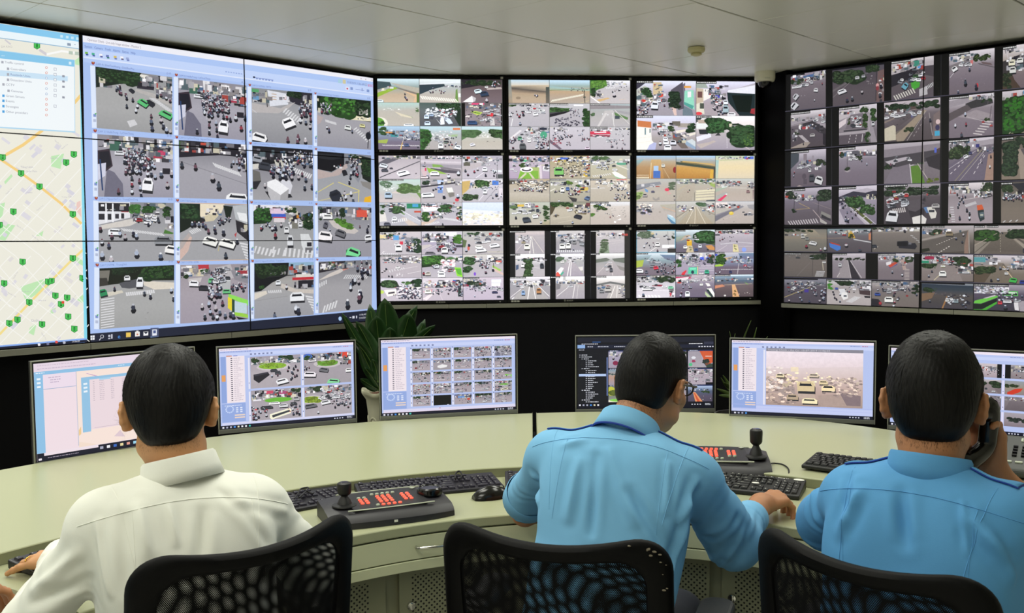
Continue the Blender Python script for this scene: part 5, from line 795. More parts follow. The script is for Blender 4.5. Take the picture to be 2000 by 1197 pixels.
for (r, c), specs in CS.items():
    u0 = c * C_PW; v1 = ZT - r * C_PH; v0 = v1 - C_SH; O = CW.O
    cc = O + C_D * (u0 + C_SW / 2)
    t = empty('wall_monitor', (cc.x, cc.y, v0 - HZ), C_ANG, f'{TXT[(r, c)]} monitor of nine on the centre wall, {DES[(r, c)]}', 'monitor', 'centre wall monitors')
    w = C_SW / 2; B = (C_PW - C_SW) / 2; zt = C_SH + HZ
    mb = MB(); mb.box(-w - B + .001, w + B - .001, .001, .07, .001, C_SH + 2 * HZ - .001)
    mb.box(-w + .08, w - .08, .07, WO - .004, .08, C_SH - .05)
    for a in ((-w - B + .001, -w, .001, zt + HZ - .001), (w, w + B - .001, .001, zt + HZ - .001), (-w, w, .001, HZ), (-w, w, zt, zt + HZ - .001)): mb.box(a[0], a[1], -.012, .001, a[2], a[3])
    mb.build('bezel', M['bezel'], t, bevel=.0015)
    q = MB(); Mx = Matrix.Translation((-.03, -.0124, HZ - .016)) @ Matrix.Rotation(math.pi / 2, 4, 'X'); text_mesh(q, 'BOSCH', Mx, .0105)
    q.tube([(-.043 + .006 * math.cos(a), -.0125, HZ - .0105 + .006 * math.sin(a)) for a in [k * math.pi / 8 for k in range(16)]], .0009, 4, closed=True)
    q.box(-.046, -.040, -.0128, -.0122, HZ - .0113, HZ - .0097)
    q.build('logo', M['grey_txt'], t)
    q = MB()
    for k in range(3): q.box(-w + .008 + k * .022, -w + .026 + k * .022, -.0126, -.0121, .005, .017)
    q.build('input_marks', M['grey_txt'], t); MB().box(w - .012, w + .006, -.0126, -.0121, zt + .003, zt + .019).build('sticker', M['grey_txt'], t)
    q = MB(); q.box(w - .034, w - .024, -.0128, -.0122, HZ - .014, HZ - .011); q.build('power_light', M['white_print'], t)
    reg = CW.region(u0, v0, u0 + C_SW, v1)
    # picture grid, given in wall metres
    def Wq(a0, b0, a1, b1): return (u0 + a0 * C_SW, v1 - b0 * C_SH, u0 + a1 * C_SW, v1 - b1 * C_SH)
    g = .0022
    CW.poly_uv([(u0, v0), (u0 + C_SW, v0), (u0 + C_SW, v1), (u0, v1)], '6a6c6a' if r < 2 else '20222c', .0002)
    N = 2 if len(specs) == 4 else 3
    for k, sp in enumerate(specs):
        i, j = divmod(k, N); x0, y0, x1, y1 = Wq(j / N + (g if j else 0), i / N + (g if i else 0), (j + 1) / N - g, (i + 1) / N - g)
        fake = type('U', (), {'poly': staticmethod(lambda pts, cols, lay, a, cv=CW: (setattr(cv, 'k', cv.k + 1), cv.poly_uv(pts, cols, lay * .00035 + (cv.k % 14) * .000022, a)))})()
        View(fake, [(x0, y0), (x1, y0), (x1, y1), (x0, y1)], sp, 100 + r * 30 + c * 10 + k, lay=1, dim=(1.32 if c < 2 else 1.22) if (r, c) not in ((1, 2), (2, 2)) else 1.2)
    CW.build(reg, 'screen', t)
# ------------------------------------------------------------------ the right video wall
RW = Canvas(Vector((R0.x, R0.y, 0)), R_D, R_N)
RT = []
for c in (0, 1):
    for r in range(3):
        u0, u1 = c * R_TW, (c + 1) * R_TW; v1, v0 = ZT - r * R_TH, ZT - (r + 1) * R_TH
        lb = {(0, 0): 'showing a green truck', (0, 1): 'showing a big grey truck', (0, 2): 'with nine small pictures, blue lorry in one', (1, 0): 'showing a red scooter rider', (1, 1): 'showing an orange-topped truck', (1, 2): 'showing a large green bus'}[(c, r)]
        t = tile('video_wall_panel', RW.O, R_D, R_N, u0, u1, v0, v1, f'{rown[r]} right-wall video panel {"next to the centre displays" if c == 0 else "at the right picture edge"}, {lb}', 'right video wall panels')
        RT.append((t, RW.region(u0 + .0028, v0 + .0028, u1 - .0028, v1 - .0028)))
RW.poly([(1520, 60), (2400, -60), (2400, 800), (1520, 650)], '08080a', 0)
A = lambda *v: [(1525 + v[i] / 4.2105, 80 + v[i + 1] / 4.2105) for i in range(0, 8, 2)]
B = lambda *v: [(1525 + v[i] / 4.2105, 355 + v[i + 1] / 4.2105) for i in range(0, 8, 2)]
def ext(q, k):                                                  # lengthen a cut-off picture to its full width past the photo's edge
    (a, b, c, d) = q
    return [a, (a[0] + (b[0] - a[0]) * k, a[1] + (b[1] - a[1]) * k), (d[0] + (c[0] - d[0]) * k, d[1] + (c[1] - d[1]) * k), d]
RS = [
 (A(83, 283, 370, 238, 370, 547, 83, 572), 'g 9a90a0 7a7078 6f666e 665e66;k 0 0 100 22 40 7;p 4a6a9a 36 8 80 4 82 12 36 14;k 62 0 100 24 30 9;f 0 12 40 30 12 5a6a4a;C 4 18 60 36 12 9;c d8d8dc 72 50 12 12 10;c c4c4ca 14 62 16 18 -50;c d4d4da 10 88 20 24 -50;c b8b8be 60 28 8 10;M 9 68 78 90 36;n 3a3640 30 14 80 24 30 2;z 20 60 40 60 3 0 3 .6;r 0c0c10 0 0 40 4'),
 (A(425, 232, 850, 180, 850, 498, 428, 540), 'g 54505a 544c54 5c545a 5a5258;f 0 8 60 46 26 44503c;f 66 0 90 20 10 4a5a3c;p 6a6468 0 56 50 24 54 26 0 62;l 8a8488 0 76 40 34 1;c e0e0e4 18 62 17 14 -24;c c4c4c8 48 30 8 10;c b4b4ba 60 28 7 8;M 16 28 88 38 86;M 14 57 70;l 3a363c 86 0 84 96 1.6;p 6f5a5a 88 20 100 16 100 100 84 100;e d8a0a0 87 56 3 5;e 8a3a44 87 64 3 6;M 16 92 84 94 60;k 88 30 100 100 16 4;l 4a464c 46 20 60 24 1;n 8a8488 66 30 80 60 8 1.4;p 10101a 0 0 100 0 100 4 0 4;c 6a666c 66 22 6 6'),
 (A(910, 170, 1258, 122, 1256, 460, 910, 490), 'g d8d0d4 6a6468 5c545a 5a525a;k 0 4 76 30 70 7;r 3f8a78 52 6 66 20;r 5a9ad0 62 18 74 26;r a04838 14 10 22 22;p b8b0b4 0 24 100 12 100 22 0 34;p 2a2830 0 36 60 22 70 26 50 44 24 58 0 66;p 4a444a 60 22 100 22 100 50 66 40;C 20 30 80 56 12 9;c e8e8ea 25 50 8 8;c 6aa4b8 33 66 13 20 40;p 4aa03c 46 58 60 54 68 62 66 72 54 78 48 72;p 5cc04c 46 58 60 54 68 62 54 66;p b8b4b8 66 78 84 72 86 92 66 96;z 6 88 50 74 9 6 12 3 d0ccc4;z 82 72 98 64 6 4 8 1.6;c 4a5060 46 52 12 12;n 2a2a30 10 34 80 54 20 3;c 3c5a3a 58 44 14 10;r e4e0e0 60 20 66 28;h 46'),
 (A(1385, 105, 1758, 58, 1755, 408, 1385, 445), 'g e0dae0 8a8088 786e78 70666e;k 0 4 60 22 30 7;f 54 10 94 28 16 5a6a3c;l 9a9498 0 20 60 16 2;p 7a7478 0 30 40 18 50 22 0 46;C 26 24 46 36 8 9;c e4e4e6 12 38 12 14 -30;l d0ccd0 2 58 18 38 1;p 5a5458 62 30 100 44 100 46 66 34;e c87070 50 24 3 10;M 14 36 72 45 44;M 20 36 76 60 88;e c83c44 62 84 3 6;M 12 20 96;p 6a5a5c 70 28 92 34 96 40 74 34;n 8a8088 10 50 90 90 10 1;h 46'),
 (ext(A(1828, 50, 2000, 25, 2000, 385, 1825, 400), 2.15), 'g e0d8dc a49890 7a6c70 6c6066;k 0 0 60 16 12 8;l c8c0c4 6 4 12 30 2;p 3a3638 0 34 60 16 100 20 100 40 50 44 20 60 0 66;k 6 20 60 60 40 8;c e4e0c8 20 40 14 14;c d8d8d4 22 56 14 18;c e4e4e0 38 36 14 14;p 4a3c34 0 50 14 50 26 80 40 100 0 100;f 0 60 20 100 14 4a4a3c;h 30'),
 (A(83, 590, 370, 560, 370, 860, 83, 885), 'g e4dee4 8a8088 5c545c 564e56 544c52;k 0 12 100 26 30 6;p a49ca4 0 24 60 16 100 40 100 54 54 26 0 36;p 8a848a 60 20 100 26 100 40 64 24;C 60 18 100 34 10 7;p 3c383e 30 34 60 26 100 52 100 70 80 62 60 44 30 44;l a49ca4 0 38 60 28 1.6;p 2c2830 92 66 100 68 100 100 92 96;z 22 66 40 84 9 12 1 1.6 c4bcc0;c b4b0b0 62 68 14 10;M 9 36 90 30 46;k 0 40 14 80 16 6;f 10 54 26 64 6 5a6a44;e b04a50 38 46 6 4;k 20 34 80 50 24 5;p a0948c 44 84 56 88 44 100 0 100 0 98;c 4a464c 88 50 12 14;r 5c565c 82 46 86 62;h 56'),
 (A(480, 550, 790, 515, 792, 832, 480, 855), 'g dcd4dc 9a929a 7c747c 70686f;k 0 10 40 20 20 6;f 56 2 78 20 10 5a7a44;f 82 10 100 44 16 5a8444;p c0b8bc 0 18 40 12 60 16 0 34;p d8ccd0 0 40 20 30 18 44 0 56;q 7a727a 746c74 30 22 64 20 72 62 16 60;C 34 28 56 56 26 8;f 22 30 30 50 8 6a7a3c;f 60 22 76 60 18 5a7a3c;p 9a929a 70 20 80 20 100 100 84 100;c c8c8cc 90 50 8 14;r c8a040 52 30 56 36;l c0b8bc 78 24 80 90 1.2;p 8a8288 0 60 78 60 76 66 0 66;p a8a0a6 0 68 78 66 76 74 0 74;r 3c3a40 12 62 74 66;p 5c545c 0 76 70 74 74 100 0 100;d d4ccd0 30 76 24 100 1.4 3;d d4ccd0 46 76 42 100 1.4 3;l e0d8dc 62 76 60 96 1.4;p e8e4e4 12 98 18 86 22 92 26 86 32 98 28 100 14 100;f 68 70 82 98 12 5a7a44;h 54'),
 (A(850, 510, 1312, 465, 1312, 805, 855, 832), 'g c8bcc4 6f666c 5c5458 544c50;f 0 4 70 22 26 34443a;p 5a4a48 0 14 60 10 60 22 0 30;k 0 14 66 30 26 5;f 70 4 100 24 12 3c4a3a;C 2 20 66 40 16 7;p 8a7c74 0 48 66 18 64 22 0 52;q 6a6268 5a5256 0 52 68 18 70 24 18 70;p 9a8c7c 18 86 70 26 76 28 34 100 22 100;f 34 66 54 80 8 5a6244;p c8c0ac 0 66 16 58 20 62 20 96 0 98;p a49c8c 0 74 12 66 20 62 20 96 0 98;p 706860 14 80 30 70 22 96 18 98;l b0a8a4 40 100 74 30 1;d b0a8a8 52 90 76 40 .8 6;l a8a0a0 86 90 80 34 1;p 7a6c6c 88 40 100 30 100 100 86 100;e d8c0c0 96 58 4 6;e 3c3a5a 95 72 4 7;r 4aa4c8 90 80 99 92;M 12 82 54;n 3c3a40 20 40 60 60 4 2;r 5a5a9a 48 34 52 42;c d8d8dc 22 36 10 10'),
 (A(1385, 460, 1755, 425, 1753, 778, 1383, 800), 'g dcd4dc 8a8088 807680 786e78;k 40 0 100 12 30 6;p 9c949c 0 10 60 4 90 6 40 18 0 26;p 3a383c 36 20 60 12 96 16 98 24 70 30 40 34;f 70 10 96 22 8 4a5a44;p 5c5458 0 40 40 22 50 34 0 60;p 9c9298 20 50 60 36 96 50 94 60 60 60;l c0b8bc 30 48 92 70 1;M 13 36 46 38 70 14 72;l 5a5258 88 6 86 26 1.4;M 18 28 96;c c05050 76 66 6 5;c c05050 94 76 6 5;f 78 56 90 66 6 6a7a4a;l 6a6268 94 30 90 66 2;z 98 68 74 96 6 -20 -4 2.4 d0c8c8;h 44'),
 (ext(A(1822, 418, 2000, 400, 2000, 760, 1822, 775), 2.1), 'g d0c8d0 6a7a5a 50603c;k 0 0 100 20 20 6;r 4a8ab8 46 2 60 10;p 1c3414 0 20 60 12 60 50 30 80 0 100;f 0 14 56 98 46 2f7a1c;p 8a8070 60 10 100 4 100 100 10 100 40 76;l a8a090 56 40 14 100 2'),
 (A(83, 908, 372, 885, 372, 1190, 83, 1200), 'g d0c8d4 8a8490 6c626c 685e68;p 4a5058 0 4 24 8 22 30 0 50;r 8a8088 36 10 46 28;r 9a929c 60 16 66 28;f 70 28 100 46 10 5a6050;k 20 26 90 40 20 6;C 20 34 70 50 14 7;c d0d0d4 54 56 8 12;c 4a4c54 60 76 16 22;c d8d8da 80 84 22 26 20;e 5a525c 38 72 6 8;r 5a525c 36 80 46 94;p b4a4a0 16 100 24 96 36 100;M 9 8 70 10 60 50 48;k 66 40 84 56 8 6;h 52'),
 (A(480, 880, 790, 855, 788, 1178, 478, 1190), 'g d8d0d8 8c8490 7c727e 766c78;k 0 10 100 24 50 6;p 5c5a64 10 14 40 10 96 20 98 28 40 24;f 44 24 62 36 8 5a5a44;C 24 20 46 34 8 7;l 3c383c 22 18 22 52 1;f 16 50 28 62 8 44483c;p a49ca0 14 62 22 58 32 62 22 66;l 9a8e8c 40 28 58 38 1;M 9 74 48 60 38;f 0 10 20 26 6 4a5044;h 44'),
 (A(850, 850, 1310, 820, 1308, 1165, 848, 1175), 'g b8b0b8 8a828a 787078 706870;p 8a828a 0 14 100 6 100 22 0 34;p 4a464c 0 34 100 20 100 44 66 50 30 60 0 56;p b4acb4 2 44 40 34 46 40 10 52;C 14 32 50 44 6 6;p c0b8bc 44 32 53 30 53 56 46 58;p 4a5a48 54 34 70 34 72 54 56 54;p 5c3c3c 94 20 100 16 100 40 94 40;p 38343a 74 40 100 30 100 70 80 60;q 7a727c 7c747e 14 62 46 52 50 100 0 100;l d0c8cc 46 52 50 100 1.4;p 5c8038 48 58 62 56 74 100 50 100;f 76 88 98 100 8 8a9a3c;f 0 50 14 66 8 4a5044;q 7c747a 746a72 64 54 100 70 100 100 84 100;l c0b4b0 60 52 80 94 1.2;M 12 12 54 18 52;r 5a6ac8 90 16 94 28;l 8a8280 70 14 72 80 1.6'),
 (A(1383, 815, 1752, 788, 1748, 1143, 1380, 1155), 'g d8d0d8 7c7480 6c6472 686070;k 0 2 60 20 30 6;p a49ca4 0 14 100 4 100 16 0 26;f 0 16 50 46 20 5a6448;p 7a727c 60 20 100 14 100 30 66 30;r 3c3c7a 60 14 68 22;p 6c6474 0 60 60 26 96 24 90 100 0 100;l 8a8274 14 100 76 26 2.4;l c8c0b8 24 100 82 28 .8;l c4bcc4 0 70 60 30 1;d e0d8dc 4 82 54 34 1.4 6;d d8d0d4 20 58 58 32 1 5;d dcd4d8 56 84 84 36 1.4 4;d d8d0d4 66 64 80 34 1 3;c e0e0e4 38 42 10 10 -20;c 4a4c70 48 34 8 9 -20;M 7 74 58;p a08478 88 40 100 36 100 100 80 100;M 10 92 70 94 46;k 60 20 100 34 30 5;h 46'),
 (ext(A(1818, 795, 2000, 780, 2000, 1135, 1815, 1140), 2.1), 'g 6a625e 74685e 84786c;f 0 0 100 30 20 3c443a;f 0 10 34 96 44 34403a;p 9a8c80 34 30 60 28 100 40 100 100 40 100;p 5c5458 40 30 70 26 80 44 50 50;k 40 10 90 24 10 5;h 26'),
 (B(33, 62, 418, 40, 420, 350, 30, 352), 'g c4bcc8 7a7280 665e66 5c545c;f 0 8 30 30 10 4a4a48;f 66 8 100 40 16 4a5048;k 0 16 100 34 50 5;l 3a363c 21 20 20 64 1;f 16 56 26 68 6 3c4438;l 4a464c 73 10 71 70 1.2;l b8a070 30 40 54 56 1;l b8a070 24 58 54 56 1;l b8a8a8 60 60 80 90 1.4;l 9a8c8c 60 40 100 60 .8;z 8 90 66 84 12 5 12 2.4 c4bcc0;c d8d8dc 26 34 4 5;p 8a8884 78 64 98 76 98 84 76 78;p 3a383e 78 72 98 86 98 92 78 82;p b0aca8 74 82 90 96 88 100 76 94;C 30 26 60 36 6 5;h 44'),
 (B(478, 45, 790, 28, 788, 350, 478, 350), 'g dcd4e0 a098a8 8a8290 80788a;p 3c3a48 0 26 40 12 100 14 100 30 50 30 0 44;k 0 22 100 36 50 5;p b8b0bc 34 12 74 6 98 12 70 18;f 16 26 66 56 26 5f8a50;f 54 46 96 74 20 5f8a50;p b8b0bc 0 52 16 50 90 100 0 100;p 8c8494 0 60 24 54 70 100 20 100;p 5a6038 26 48 36 48 90 96 84 100;l d8d4d8 22 48 80 100 1.6;l d8d4d8 32 46 98 100 1.6;l e0dcdc 44 64 54 60 1.4;l e0dcdc 62 84 74 78 1.4;m 4 36 20 60 8 9;m 14 60 50 94 12 10;h 46'),
 (B(850, 25, 1312, 8, 1310, 343, 848, 348), 'g a8a0a8 5a5258 4a444a 4a444a;f 0 6 100 30 34 3c443c;l 8a8288 0 14 100 16 1;C 8 18 40 56 26 9;r c0a040 19 24 23 44;c c84c4c 40 28 7 10;z 16 62 36 58 7 2 12 2 c8c0c0;c dcdce0 15 80 20 34 10;p 5a545a 38 44 64 38 74 58 56 70 44 66;p 38343a 44 66 56 70 72 58 72 84 56 94 48 88;p e0dcd8 50 84 68 78 76 88 74 100 52 100;p 5c7aa4 70 60 78 58 84 72 76 74;p d8d4cc 76 60 88 58 94 74 92 86 84 88;r 3a3c44 80 66 90 72;c b4b0b0 92 56 14 12;n 3c3a40 64 20 90 50 10 3;e a04a4c 77 28 1.6 3;h 42'),
 (B(1380, 15, 1745, 2, 1742, 342, 1376, 340), 'g e4dce0 948a90 a0969c a0949a;k 0 4 40 18 16 6;k 0 14 100 26 50 6;f 70 0 100 26 12 4a543c;p 4a464c 50 20 90 16 100 34 80 40;k 56 20 90 36 30 5;l d0c8c8 30 42 96 32 1;z 38 54 60 46 10 3 6 1.6;M 11 24 34 30 40 24 52 34 48 26 44 22 60 32 36 38 34 20 28;M 14 42 68 48 76 48 88 26 88;p cc5f3c 64 56 76 54 80 66 66 70;p 2c383c 66 68 80 66 82 90 72 96 68 84;p 5c6c74 70 74 80 72 80 84 72 86;r c8c8b8 72 78 79 81;z 4 60 8 96 7 8 0 1.6;f 0 76 8 92 4 6a6a4a;h 46'),
 (ext(B(1812, 5, 2000, -2, 2000, 340, 1812, 340), 2.1), 'g 5a5450 706860 7c7268 7a7068;f 0 4 30 26 10 4a5a3c;p 2c2c34 22 4 100 0 100 24 40 24;k 0 20 60 40 40 7;m 4 30 50 44 26 9;z 4 98 30 96 3 5 -4 2;h 24'),
 (B(30, 378, 378, 380, 378, 575, 30, 570), 'g 7a7a74 8c8478 78746c 6c6862;f 0 4 70 22 14 5a5a4a;k 0 24 50 34 20 5;l a08c74 0 44 100 42 1.2;c b8b8b4 44 36 9 18;c 8a8c88 54 44 9 16;c d8d8d8 68 64 18 18 20;M 20 52 80 86 96 96 90;q a49884 8a8478 46 6 70 6 90 40 60 40;p 10101a 0 0 100 0 100 5 0 5'),
 (B(383, 378, 745, 375, 745, 578, 383, 575), 'g 8aa0a4 6c666c 5c565c 544e54;k 0 8 100 22 60 6;p c8a040 48 14 56 14 64 44 48 42;r c84c3c 52 26 58 36;f 48 24 60 44 6 6a7a3c;l b89c80 0 44 60 42 1;z 60 46 98 58 16 2 5 1.6;C 20 16 46 30 8 7;p 4a7ac4 4 64 30 76 30 90 22 96 6 80;p a8483c 6 58 28 70 30 82 10 70;M 22 43 74 74 94;r c8805c 94 24 99 50;p 10101a 0 0 100 0 100 5 0 5'),
 (B(752, 368, 1145, 362, 1145, 582, 752, 578), 'g 8c8680 7c7470 6c6662 66605c;f 0 2 50 14 12 3f4638;k 0 4 100 20 50 6;l 9a9288 0 24 100 22 1.4;p 2c2c34 52 58 74 56 78 66 90 64 94 76 90 88 56 84;r 1c1c22 52 60 74 76;r 6c6c74 76 62 82 70;c 3c4048 4 76 12 14;l c0b8b0 4 88 12 78 2;z 80 36 96 60 5 6 1 1.4;r c8c4bc 88 12 99 20;M 14 68 20;p 10101a 0 0 100 0 100 4 0 4'),
 (B(1162, 365, 1588, 360, 1585, 590, 1160, 582), 'g b8b0b4 8a827c 5c5652 504a46;k 0 10 50 30 40 7;f 10 14 40 36 10 4a5a44;p 9a928c 0 48 90 14 92 16 0 56;p 625c58 0 60 90 16 92 90 30 100 0 100;c 8a7c64 53 28 14 20;d d0c8c0 28 70 66 40 1.4 8;d d8d0c8 32 100 56 72 2.4 5;p 2c2e26 0 86 14 82 16 92 0 100;M 12 66 48 80 34 78 60;l 9a928c 90 14 92 100 2;p 8c7468 82 70 88 20 90 20 90 100 82 100;r 4a5a64 72 16 76 24;h 22 24 44'),
 (ext(B(1592, 362, 2000, 360, 2000, 600, 1592, 592), 1.05), 'g c0b8bc 94887c 6c645c 645c56;f 0 14 44 56 22 3c6a24;f 62 12 100 46 20 2c3a24;p 8a8278 0 66 46 24 50 24 8 100 0 100;l a89c90 0 70 44 26 2;q 70685f 605852 46 22 62 22 96 90 16 90;p 9a9084 60 20 100 70 100 86;l 3c3a34 0 96 40 36 1.6;d a8a090 50 24 50 96 1 8;p 5c5450 60 24 66 22 100 60 100 66;M 8 54 26 50 24;c 3a3844 97 84 8 16;h 20 24 46'),
 (B(30, 585, 378, 590, 378, 785, 30, 778), 'g 6a6664 706864 6c6460 645e5c;f 60 0 100 26 10 4a4a42;n 8a8480 10 8 60 20 10 2;c 4a4c50 32 18 10 8;l 4a4446 68 4 66 96 1;z 76 76 72 96 5 20 0 1.8;c d0d0d0 94 36 8 10;l b0a898 90 36 92 70 2;C 56 14 70 24 2 5;h 40;l 7c7674 30 96 60 40 1'),
 (B(425, 590, 698, 588, 698, 795, 425, 790), 'g d0c8d0 908890 867e86 847a82;f 0 16 100 30 24 54504c;p 9a9296 38 20 52 20 54 100 12 100;p 36323a 46 26 52 26 84 100 58 100;l c8c0c4 46 24 56 100 1.4;l c8c0c4 54 30 88 98 2;c c8c8cc 23 46 10 18;r 4a4a54 20 50 28 56;l d8d0d0 14 96 22 80 1.4;h 44'),
 (B(800, 592, 1095, 590, 1093, 808, 800, 803), 'g d0ccd4 8c8288 7c7278 7a7076;k 0 6 100 24 60 6;f 40 18 60 34 8 6a7a3c;f 74 10 98 36 12 4a543c;p c05040 28 44 52 28 54 36 34 54;p 4a4a94 28 50 36 54 54 38 54 42 34 56;p e0dce0 22 34 38 28 36 40 24 46;z 74 60 74 98 8 14 0 2 c0b4b0;M 14 40 72;M 16 68 82;p b09a94 62 20 70 18 80 60 70 62;c d8d8dc 62 18 5 10;k 60 30 78 46 10 4;h 50'),
 (B(1160, 595, 1583, 600, 1582, 820, 1158, 812), 'g c8c0c8 968c8a 847a78 7c726e;r 9c2c4c 6 8 24 18;k 0 6 60 34 60 7;r 2f8a6a 0 24 14 34;f 60 8 92 44 22 2c3c24;f 0 34 30 56 12 4a5a34;p 8c8280 30 34 62 22 80 100 10 100;k 68 30 100 70 34 7;C 40 24 66 44 12 7;c d8d84a 42 44 7 10;c ecece8 41 72 14 24;c d8d8dc 86 66 14 10;l c8bca0 24 98 40 68 2;M 12 14 84 20 66;n 3c3a3c 60 30 80 50 16 2.4;h 40'),
 (ext(B(1590, 600, 2000, 608, 2000, 838, 1588, 828), 1.05), 'g d8d0d8 9a9088 7c7268 70665c;k 0 4 24 36 14 8;r 5a9aa0 0 8 22 26;k 26 6 44 34 26 6;k 70 0 100 50 60 8;p d0ccd0 76 4 100 0 100 30 84 36;f 0 40 40 70 20 4a5434;p 5c5044 0 70 40 34 44 36 20 100 0 100;q 7c7268 746a5e 46 28 56 28 90 100 26 100;l d0b898 54 34 80 96 1.6;c d8d8d8 62 64 7 12;c 44b050 75 88 14 20 14;c 2c3c8a 94 94 14 16;M 14 33 92 46 88 64 50 50 48;C 52 30 70 50 5 5;h 36'),
 (B(30, 795, 375, 800, 373, 1003, 28, 988), 'g 8c8c98 5c5660 544e58 504a54;k 0 10 100 26 50 6;l b8a870 0 80 62 34 2;m 10 16 100 60 34 9;m 60 40 98 96 16 14;c d0d0d0 20 44 8 10;r 4a3c90 48 42 58 56;C 10 24 80 40 10 6;M 14 38 80 42 92 60 94 12 94;p 10101a 0 0 80 0 80 4 0 4'),
 (B(380, 800, 745, 812, 742, 1018, 378, 1005), 'g d8d4d8 a49c9c b8b0b0 b0a8a8;f 0 4 14 42 10 5ab43c;f 20 0 58 24 20 2c3a28;k 50 0 100 40 50 7;f 74 4 88 30 8 2c3c2c;p 4a3c40 72 32 98 28 98 60 74 56;p dcdce0 26 38 40 36 44 60 34 66;p eceaea 34 52 46 50 48 74 38 82 32 66;r 3c4450 38 62 45 68;z 62 66 44 86 8 14 4 2.4;M 12 14 50 16 60 18 74 30 60 22 80 30 88;p 2c2a30 84 62 98 62 98 70 86 70;c 4a5cb0 22 36 7 10;m 40 30 64 50 6 8;h 50'),
 (B(750, 815, 1143, 822, 1140, 1033, 748, 1020), 'g b8b0b0 7c7476 78706c 766c6a;k 0 0 100 18 60 7;f 84 0 100 50 14 1c2c1c;c 3c54a0 12 52 12 14;c ecece8 36 72 18 26;c 44464e 28 36 12 12;c a8a8ac 36 42 10 14;C 20 14 70 36 14 8;m 10 20 80 40 16 9;M 14 46 56 48 84 56 66 54 72 54 32 48 46;M 14 46 98;r 2a2830 0 72 14 100;p 3c2c34 0 70 14 72 22 88 20 100 0 100;e a83c44 18 88 3 6;e 8a3a3c 74 56 3 4;M 12 94 52;h 60'),
 (B(1160, 825, 1583, 840, 1580, 1057, 1158, 1038), 'g 8a9098 3c4450 544e4c 4a4648 46424a;q 8c9098 44505c 30 4 76 4 70 14 30 14;q 2c3848 3c444c 0 6 100 8 100 28 0 30;p 7c6450 0 44 26 36 20 60 0 74;l a0764c 50 50 40 100 3;n d0d4dc 48 44 92 80 30 2.6;n 2c2c38 44 40 96 84 40 3;c d8d8d4 50 66 7 12;c 8a9aa0 67 68 9 14;c e0e0e0 58 60 6 10;M 12 16 74 80 82 86 90;f 4 20 30 40 8 3c5034;p 10101a 0 0 84 0 84 5 0 5;n 5a5458 20 36 60 50 20 2'),
 (ext(B(1590, 840, 2000, 850, 2000, 1080, 1585, 1060), 1.05), 'g a8a0ac 5c5464 44404e 3c3844;k 0 6 60 34 60 7;n d0d0dc 6 10 60 34 40 3;p 6cc44c 2 62 44 40 46 46 14 72 0 72;p c8c0c4 18 52 40 38 42 42 24 52;p 1c2420 0 74 14 74 44 50 44 62 16 92 0 94;p 4aa838 0 94 16 94 44 62 44 70 22 98 0 100;r 5ab45c 54 22 84 40;r d8e4d8 56 26 82 31;r 2c3c34 56 33 82 37;c d8d8dc 64 60 16 14;c c84450 50 66 8 14;M 22 60 84;m 46 30 96 60 16 12;p e0dce0 76 64 84 58 86 92 78 90;p a49ca4 84 58 100 56 100 100 88 100;C 60 46 90 60 4 9;h 66'),
]
for k, (q, sp) in enumerate(RS): View(RW, q, sp, 400 + k, lay=2, dim=.95)
for a, b in (((1532, 218), (2000, 171.5)), ((1532, 293.5), (2000, 262)), ((1532, 365.5), (2000, 353)), ((1532, 491), (2000, 498)), ((1532, 541), (2000, 555))):
    b = (a[0] + (b[0] - a[0]) * 1.4, a[1] + (b[1] - a[1]) * 1.4)
    RW.poly([(a[0], a[1] - .6), (b[0], b[1] - .8), (b[0], b[1] + .8), (a[0], a[1] + .6)], '4c4a5a', 9)
for x, y0, y1 in ((1611, 136, 365), (1624.5, 212, 440), (1838, 107, 440)):
    RW.poly([(x - .5, y0), (x + .5, y0), (x + .5, y1), (x - .5, y1)], '2a2a30', 1)
for t, r in RT: RW.build(r, 'screen', t)
# ------------------------------------------------------------------ the curved control desk (two units)
ZD, ZL, ZB = .74, .77, .80                                     # worktop, front and back edge of the raised shelf
def hits(pts, z): return [on_z(x, y, z) for x, y in pts]
BK_L = hits([(-60, 930), (60, 905), (240, 877), (425, 851), (560, 838), (700, 826), (870, 815), (1040, 806)], ZB)
BK_R = hits([(1047, 804.5), (1200, 803.5), (1400, 808), (1560, 818), (1733, 838), (1900, 864), (2060, 896)], ZB)
LP_L = hits([(-60, 1094), (120, 1051), (250, 1020), (400, 983), (553, 955), (700, 937), (884, 921), (1041, 911)], ZL)
LP_R = hits([(1050, 910), (1200, 908), (1400, 914), (1549, 928), (1590, 935), (1800, 970), (2060, 1018)], ZL)
def densify(P, n=6): return catmull([Vector((p.x, p.y, 0)) for p in P], n)
def offset(P, d):
    out = []
    for i, p in enumerate(P):
        a, b = P[max(0, i - 1)], P[min(len(P) - 1, i + 1)]; t = (b - a).normalized(); out.append(p + Vector((t.y, -t.x, 0)) * d)
    return out
def resample(P, n):
    L = [0]
    for a, b in zip(P[:-1], P[1:]): L.append(L[-1] + (b - a).length)
    out = []; k = 0
    for i in range(n):
        s_ = L[-1] * i / (n - 1)
        while k < len(L) - 2 and L[k + 1] < s_: k += 1
        t = (s_ - L[k]) / max(1e-9, L[k + 1] - L[k]); out.append(P[k].lerp(P[k + 1], t))
    return out
